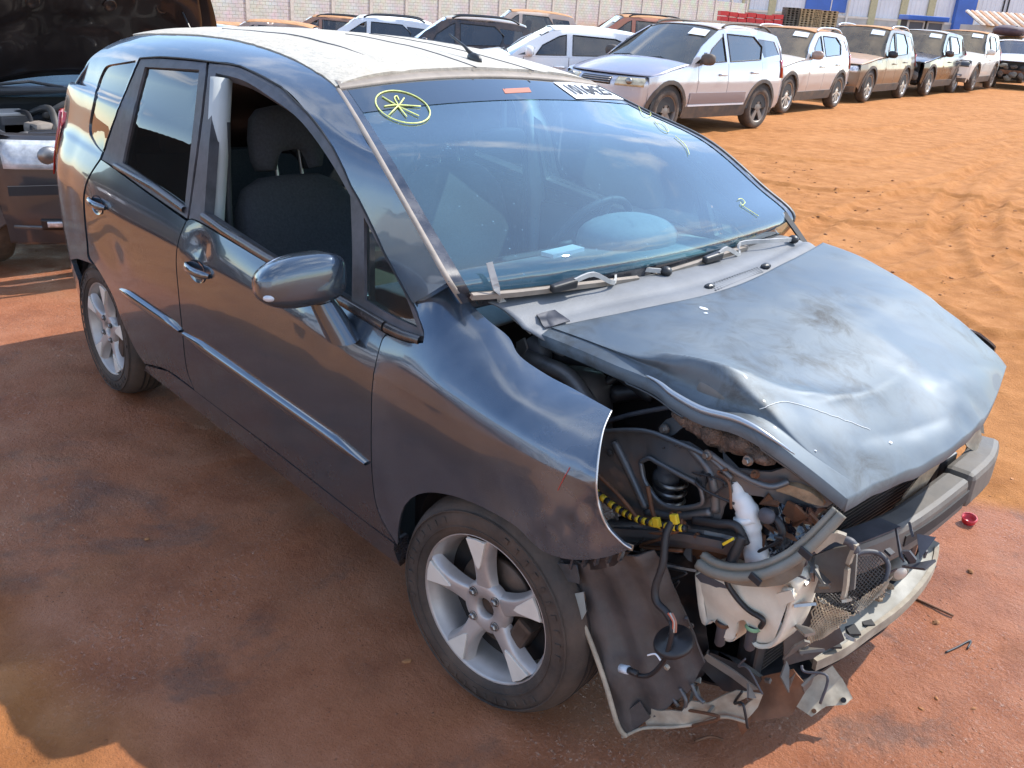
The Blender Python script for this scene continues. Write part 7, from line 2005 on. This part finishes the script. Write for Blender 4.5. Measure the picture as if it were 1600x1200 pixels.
make_car('brown grey dusty family crossover with large alloy wheels, third in the far line', 'car', loc, th, G1, L=4.45, W=1.85, H=1.70, wb=2.67, fo=.90, paint=carpaint('brown_grey_paint', (.17, .14, .12), .28, .55, .3), hoodmat=carpaint('dusty_brown_hood', (.34, .22, .14), .5, .2, .5), roofmat=m_orange, rails=p_silver, wheel='ten', rim=m_brrim, ws=m_dglass, mirror=m_blk, wr=.355, arch=.42)
loc, th = place((1447, 150), 28.2, 1488, 2.63, 1.83, .88, 4.40)
make_car('black crossover with its bumper torn off, fourth in the far line', 'car', loc, th, G1, L=4.40, W=1.83, H=1.66, wb=2.63, fo=.88, paint=carpaint('black_paint', (.015, .016, .02), .18, .3, .22), roofmat=carpaint('dusty_black_roof', (.12, .08, .06), .5, .2, .6), wheel='ten', rim=m_brrim, ws=m_dglass, front='smashed', wr=.35, arch=.42)
loc, th = place((1518, 142), 31.5, 1546, 2.63, 1.83, .88, 4.40)
make_car('white crossover with an empty black headlight hole, far right of the line', 'car', loc, th, G1, L=4.40, W=1.83, H=1.66, wb=2.63, fo=.88, paint=carpaint('white_paint', (.72, .69, .63), .35, .0, .25), roofmat=m_orange, wheel='ten', rim=m_dkrim, ws=m_dglass, open_lamp=True, wr=.35, arch=.42)
P_ = lambda L_, y: [atY(u, v, y) for u, v in L_]


def stand(u, d, ang, **k):
    q = ray(u, hline(u)); q = q / np.linalg.norm(q); x, y = CAM_POS[0] + q[0] * d, CAM_POS[1] + q[1] * d
    return (float(x), float(y), float(gz(x, y))), R_(ang)


loc, th = stand(1598, 37.0, -62)
make_car('white car with a stripped dark front at the right edge', 'car', loc, th, G1, L=4.3, W=1.8, H=1.50, wb=2.6, paint=carpaint('white_paint_b', (.70, .70, .70), .3, 0, .2), front='smashed', roofmat=carpaint('dusty_white_roof', (.62, .50, .40), .5, 0, .5), clad=False, ws=m_bglass, wheel='five')
loc, th = stand(1586, 42.0, -80)
cm, im_ = make_car('maroon roofed car with a dark bundle on top, behind the stripped white car', 'car', loc, th, G1, L=4.3, W=1.8, H=1.62, wb=2.6, paint=carpaint('maroon_paint', (.20, .05, .04), .4, .2, .4), roofmat=m_orange, ws=m_dglass)
bundle = empty('roof_bundle', (loc[0] - .35, loc[1] + .2, loc[2] + 1.62), th, 'dark purple bundle lying on the roof of the maroon car', 'bundle')
V, F = ellip((0, 0, .17), (.75, .55, .19), 20, 10, .7, None, .3, 3); MB().add(V, F).build('bundle_cover', mat('purple_grey_tarp', (.07, .04, .05), .7, var=.3), bundle, smooth=True)
MB().tube([(-.2, -.56, .02), (-.2, -.3, .33), (-.2, .3, .33), (-.2, .56, .02)], .02, 6).build('strap', m_blk, bundle)
MB().tube([(.25, -.56, .02), (.25, -.3, .33), (.25, .3, .33), (.25, .56, .02)], .02, 6).build('strap', m_blk, bundle)

# second line, seen over the roof of the wreck
G2 = 'cars in the middle line'
HD = -128
w_white = carpaint('white_paint_c', (.76, .76, .76), .25, 0, .10)
ROW2 = [(852, 16.9, HD, dict(label='clean white hatchback left of the silver crossover', paint=w_white, H=1.50, ws=m_bglass, glass=m_tglass, L=4.1, wb=2.55, clad=False, nosez=.80)),
        (690, 20.6, HD, dict(label='black crossover with roof rails behind the antenna of the wreck', paint=carpaint('black_paint_b', (.02, .021, .025), .2, .3, .2), roofmat=carpaint('dusty_black_roof_b', (.10, .08, .07), .4, .2, .5), H=1.60, ws=m_tglass, glass=m_tglass, rails=m_blk)),
        (556, 23.0, HD, dict(label='white crossover with dark glass left of the black crossover', paint=w_white, H=1.60, ws=m_tglass, glass=m_tglass, rails=m_blk, L=4.3)),
        (384, 26.5, HD, dict(label='brown dust coated car in the middle above the wreck roof', paint=carpaint('brown_dusty_paint', (.25, .20, .18), .3, .4, .4), roofmat=m_orange, hoodmat=m_orange, H=1.55, ws=m_dglass, glass=m_tglass)),
        (312, 28.5, HD, dict(label='white car under orange dust left of the brown one', paint=carpaint('white_paint_d', (.62, .56, .48), .4, 0, .5), roofmat=m_orange, hoodmat=m_orange, H=1.52, ws=m_dglass, glass=m_bglass)),
        (486, 30.0, HD, dict(label='dusty maroon car squeezed between the brown and white cars', paint=carpaint('maroon_dusty', (.24, .12, .09), .4, .2, .5), roofmat=m_orange, hoodmat=m_orange, H=1.60, ws=m_dglass, rails=m_blk)),
        (268, 27.0, HD, dict(label='grey car whose rear glass shows beside the raised hood', paint=carpaint('grey_paint_b', (.20, .21, .23), .3, .4, .3), H=1.52, ws=m_bglass, glass=m_bglass)),
        (792, 27.0, HD, dict(label='orange dusted pickup roof behind the white hatchback', paint=carpaint('orange_dusted_white', (.60, .50, .42), .5, 0, .6), roofmat=m_orange, H=1.72, ws=m_dglass)),
        (962, 24.5, HD, dict(label='red dusty car with roof bars behind the silver crossover', paint=carpaint('red_dusty_paint', (.42, .13, .08), .45, .1, .5), roofmat=m_orange, H=1.66, ws=m_dglass, rails=m_blk))]
for u, d, ang, kw in ROW2:
    loc, th = stand(u, d, ang); lab = kw.pop('label')
    make_car(lab, 'car', loc, th, G2, res=.12, **kw)

# the dark car with its hood up, right behind the wreck
p_dk = carpaint('dark_grey_metallic', (.040, .043, .050), .28, .15, .05)
p_und = mat('brown_black_hood_underside', (.018, .014, .013), .38, metal=.2, coat=.3, var=.4, var_scale=4)
c9, i9 = make_car('dark grey car with raised hood standing close behind the wreck', 'car', (-6.12, .10, 0.0), 0.0, None, name='open_hood_car', L=4.40, W=1.78, H=1.48, wb=2.60, fo=.90, paint=p_dk, hoodmat=p_und, hood_open=64, clad=False, wheel='five', ws=m_ws, glass=m_tglass, cowl=1.02, hdr=.20, rear=-1.55, hoodz=1.00, nosez=.90, res=.06, sticker=False, belt=(.95, 1.02), fogu=(.75, 1.35), lamp=mat('smoked_headlamp_lens', (.46, .48, .50), .10, coat=1.0, var=.35, var_scale=14))
# the raised hood: pressings, latch, rod ; engine pieces below
hd = i9['hood']; hx, hz = 1.02 + .05, .98; an = R_(64)
def onhood(a, y, dz): return (hx + a * math.cos(an) - dz * math.sin(an), y, hz + a * math.sin(an) + dz * math.cos(an))
def hoodplate(nm, a0, a1, y0, y1, dz, mtl, bev=.02):
    MB().box(onhood((a0 + a1) / 2, (y0 + y1) / 2, dz), (a1 - a0, y1 - y0, .03), Ry(-an), bev).build(nm, mtl, hd)
c10, i10 = make_car('dark car with raised hood left of the view, mirrored in the rear side glass', 'car', (-8.2, -3.6, 0.0), .25, None, name='mirrored_car', L=4.40, W=1.78, H=1.48, wb=2.60, fo=.90, paint=carpaint('near_black_paint', (.02, .021, .024), .2, .3, .2), hoodmat=m_blk, hood_open=60, clad=False, glass=m_tglass, ws=m_bglass, cowl=1.02, hdr=.20, rear=-1.55, hoodz=1.00, nosez=.88, res=.12, sticker=False, belt=(.95, 1.02))
p_un2 = mat('hood_pressing', (.022, .017, .016), .32, metal=.3, coat=.5, var=.3, var_scale=5)
hv = np.array([v.co[:] for v in hd.data.vertices]).reshape(16, 25, 3)
aa_, bb_ = np.meshgrid(np.linspace(0, 1, 16), np.linspace(-1, 1, 25), indexing='ij')
pat = np.clip(np.abs(np.sin(aa_ * 7.5)) * np.abs(np.cos(bb_ * 5.0)) * 1.8 - .5, 0, 1) ** .6
inn = hv + (.020 + .022 * pat)[..., None] * np.array([math.sin(an), 0, -math.cos(an)])
inn = np.transpose(cr_axis(np.transpose(cr_axis(inn[1:-1, 2:-2], 3), (1, 0, 2)), 3), (1, 0, 2))
grid_mesh('hood_inner_skin', inn, p_un2, hd, thick=.004)
for v0 in (.95, 2.15):
    q9 = (2.20 - .26 * abs(v0 / 8 - 1) ** 2.4 - .035, -.80 * (1 - v0 / 8) * .97, .735)
    MB().lathe([(.0, -.02), (.030, -.012), (.046, .012), (.050, .018), (.046, .020)], 20, q9, 'x', mtx=Rz(-.5)).build('lamp_projector', mat('lamp_chrome', (.6, .6, .62), .12, metal=.9), c9, smooth=True)
    V, F = ellip((q9[0] + .012, q9[1] - .006, q9[2]), (.016, .026, .026), 14, 9); MB().add(V, F).build('lamp_bulb_lens', mat('lamp_glass', (.35, .38, .42), .05, coat=1), c9, smooth=True)
for y in (-.34, .10, .42): MB().lathe([(.0, -.002), (.022, -.002), (.032, .006), (.040, 0)], 18, onhood(.62, y, -.068), 'z', mtx=Ry(-an) @ Rx(math.pi)).build('pressing_cup', p_und, hd, smooth=True)
MB().box(onhood(.86, 0, -.06), (.05, .10, .05), Ry(-an), .01).build('hood_latch', m_steel, hd)
MB().tube([(1.90, .62, .84), onhood(.62, .55, -.06)], .006, 6).build('hood_prop', m_blk, c9)
eb = empty('engine'); eb.parent = c9
MB().box((1.45, .10, .72), (.50, .70, .26), Rz(.1), .05).build('engine_cover', m_blk, eb)
MB().box((1.30, -.52, .80), (.20, .16, .16), None, .015).build('battery', mat('battery_case', (.10, .09, .085), .5), eb)
MB().box((1.30, -.52, .885), (.21, .17, .02), None, .006).build('battery_lid', mat('battery_lid', (.45, .42, .38), .5), eb)
MB().box((1.62, -.46, .80), (.14, .12, .14), Rz(.3), .03).build('relay_box', m_beige, eb)
MB().lathe([(.0, .03), (.07, .03), (.075, .0), (.075, -.10)], 20, (1.62, .02, .84), 'z').build('air_intake', m_blk, eb, smooth=True)
for k in range(7):
    y0 = -.55 + .13 * k; tubeo('engine_hose', [(1.20, y0, .84), (1.45, y0 + .08, .90 + .02 * (k % 3)), (1.75, y0 + .02, .80)], .015 + .006 * (k % 3), (m_blk, m_steel, m_beige, m_blk)[k % 4], eb)
for k, (x, y, z) in enumerate([(1.72, -.30, .82), (1.80, -.15, .80), (1.70, .15, .83), (1.78, -.58, .80)]): V, F = ellip((x, y, z), (.05, .05, .04), 10, 7, .8, None, .3, k); MB().add(V, F).build('engine_part', (m_steel, m_creamp, m_blkm, m_steel)[k], eb, smooth=True)
MB().box((1.02, 0, .985), (.22, 1.45, .05), None, .02).build('cowl_tray', m_blk, c9)
for k in range(2): bar('nose_slot', [(2.12 - .05 * k, -.80 + .02 * k, .585 - .01 * k), (2.205, -.45, .585 - .01 * k), (2.215, .0, .585 - .01 * k), (2.205, .45, .585 - .01 * k)], .02, .05 - .03 * k, (m_dark, m_steel)[k], c9, n=3)
bar('slam_panel', [(1.90, -.60, .84), (1.98, -.3, .85), (1.99, .3, .85), (1.90, .60, .84)], .09, .04, p_dk, c9, n=3, smooth=True)

# cars standing behind the viewer: they show only as dark and pale shapes in the flank of the wreck
def copy_tree(o, parent=None):
    c = o.copy(); COL.objects.link(c); c.parent = parent
    for ch in list(o.children): copy_tree(ch, c)
    return c
ROOTS = {o['label']: o for o in COL.objects if o.parent is None and 'label' in o}
for src, x, y, a, lab in [('clean white hatchback left of the silver crossover', -6.3, -7.4, 80, 'white car behind the viewer, the pale shape mirrored in the fender'), ('black crossover with roof rails behind the antenna of the wreck', -9.6, -7.8, 84, 'black car behind the viewer, mirrored in the rear door'), ('pale silver crossover with a broken front corner parked behind the silver one', -3.3, -7.6, 86, 'silver car behind the viewer, mirrored in the front door')]:
    n_ = copy_tree(ROOTS[src]); n_.location = (x, y, 0); n_.rotation_euler = (0, 0, R_(a)); n_['label'] = lab; n_['group'] = 'cars behind the viewer'

# ================================================================== SMALL THINGS ON THE GROUND
def gzn(x, y):
    i = np.argmin(np.abs(gxs - x)); j = np.argmin(np.abs(gys - y)); return float(GZ[i, j])
q = ground_at(1512, 818); capo = empty('bottle_cap', (float(q[0]), float(q[1]), gzn(q[0], q[1])), .4, 'small red plastic cap lying on the damp ground right of the wreck', 'cap')
m_cap = mat('red_cap_plastic', (.50, .02, .03), .35)
MB().lathe([(.0, .004), (.018, .004), (.022, .001), (.024, .004), (.026, .022), (.022, .022), (.020, .008), (.0, .007)], 22, (0, 0, .004), 'z', mtx=Rx(.25)).build('cap_shell', m_cap, capo, smooth=True)
MB().lathe([(.024, .020), (.028, .021), (.028, .024), (.024, .025)], 22, (0, 0, .004), 'z', mtx=Rx(.25)).build('cap_rim', m_cap, capo, smooth=True)


def twig(pts, r, label, nm='twig', mtl=None):
    P = []
    for u, v in pts: q = ground_at(u, v); P.append((float(q[0]), float(q[1]), gzn(q[0], q[1]) + r * 1.2))
    o = MB().tube(spline(P, 4), r, 6).build(nm, mtl or m_rust, None, smooth=True); tag(o, label, 'stick' if nm == 'twig' else 'wire'); return o
twig([(1425, 934), (1455, 950), (1490, 962)], .004, 'thin dark stick on the wet ground right of the bumper lip')
twig([(1478, 1018), (1495, 1010), (1517, 1000), (1512, 1012)], .003, 'bent dark wire scrap on the wet ground far right', 'wire_scrap', m_wire)
twig([(1085, 1160), (1110, 1152), (1130, 1158)], .004, 'short rusty scrap rod below the torn wheel liner', 'twig')
# loose clods and pebbles: too many to count
mb = MB(); rg = np.random.RandomState(5)
for k in range(1100):
    if k < 90: x, y = rg.uniform(-1.6, 1.3), rg.uniform(-1.9, 1.8)
    else: x, y = rg.uniform(-6.3, 1.4), rg.uniform(1.4, 8.8)
    if -3.1 < x < .6 and -.75 < y < .75: continue
    s = (.003 + .010 * rg.rand() ** 3) * (.8 if k < 90 else 1.3)
    V, F = ellip((x, y, gzn(x, y) + s * .3), (s * (1 + rg.rand()), s, s * .6), 6, 4, 1, Rz(rg.rand() * 6), .8, k); mb.add(V, F)
o = mb.build('loose_clods', mat('dirt_clod', (.34, .15, .06), .95, var=.5, var_scale=30), None); tag(o, 'loose red clods and pebbles scattered over the yard', 'clods', kind='stuff')
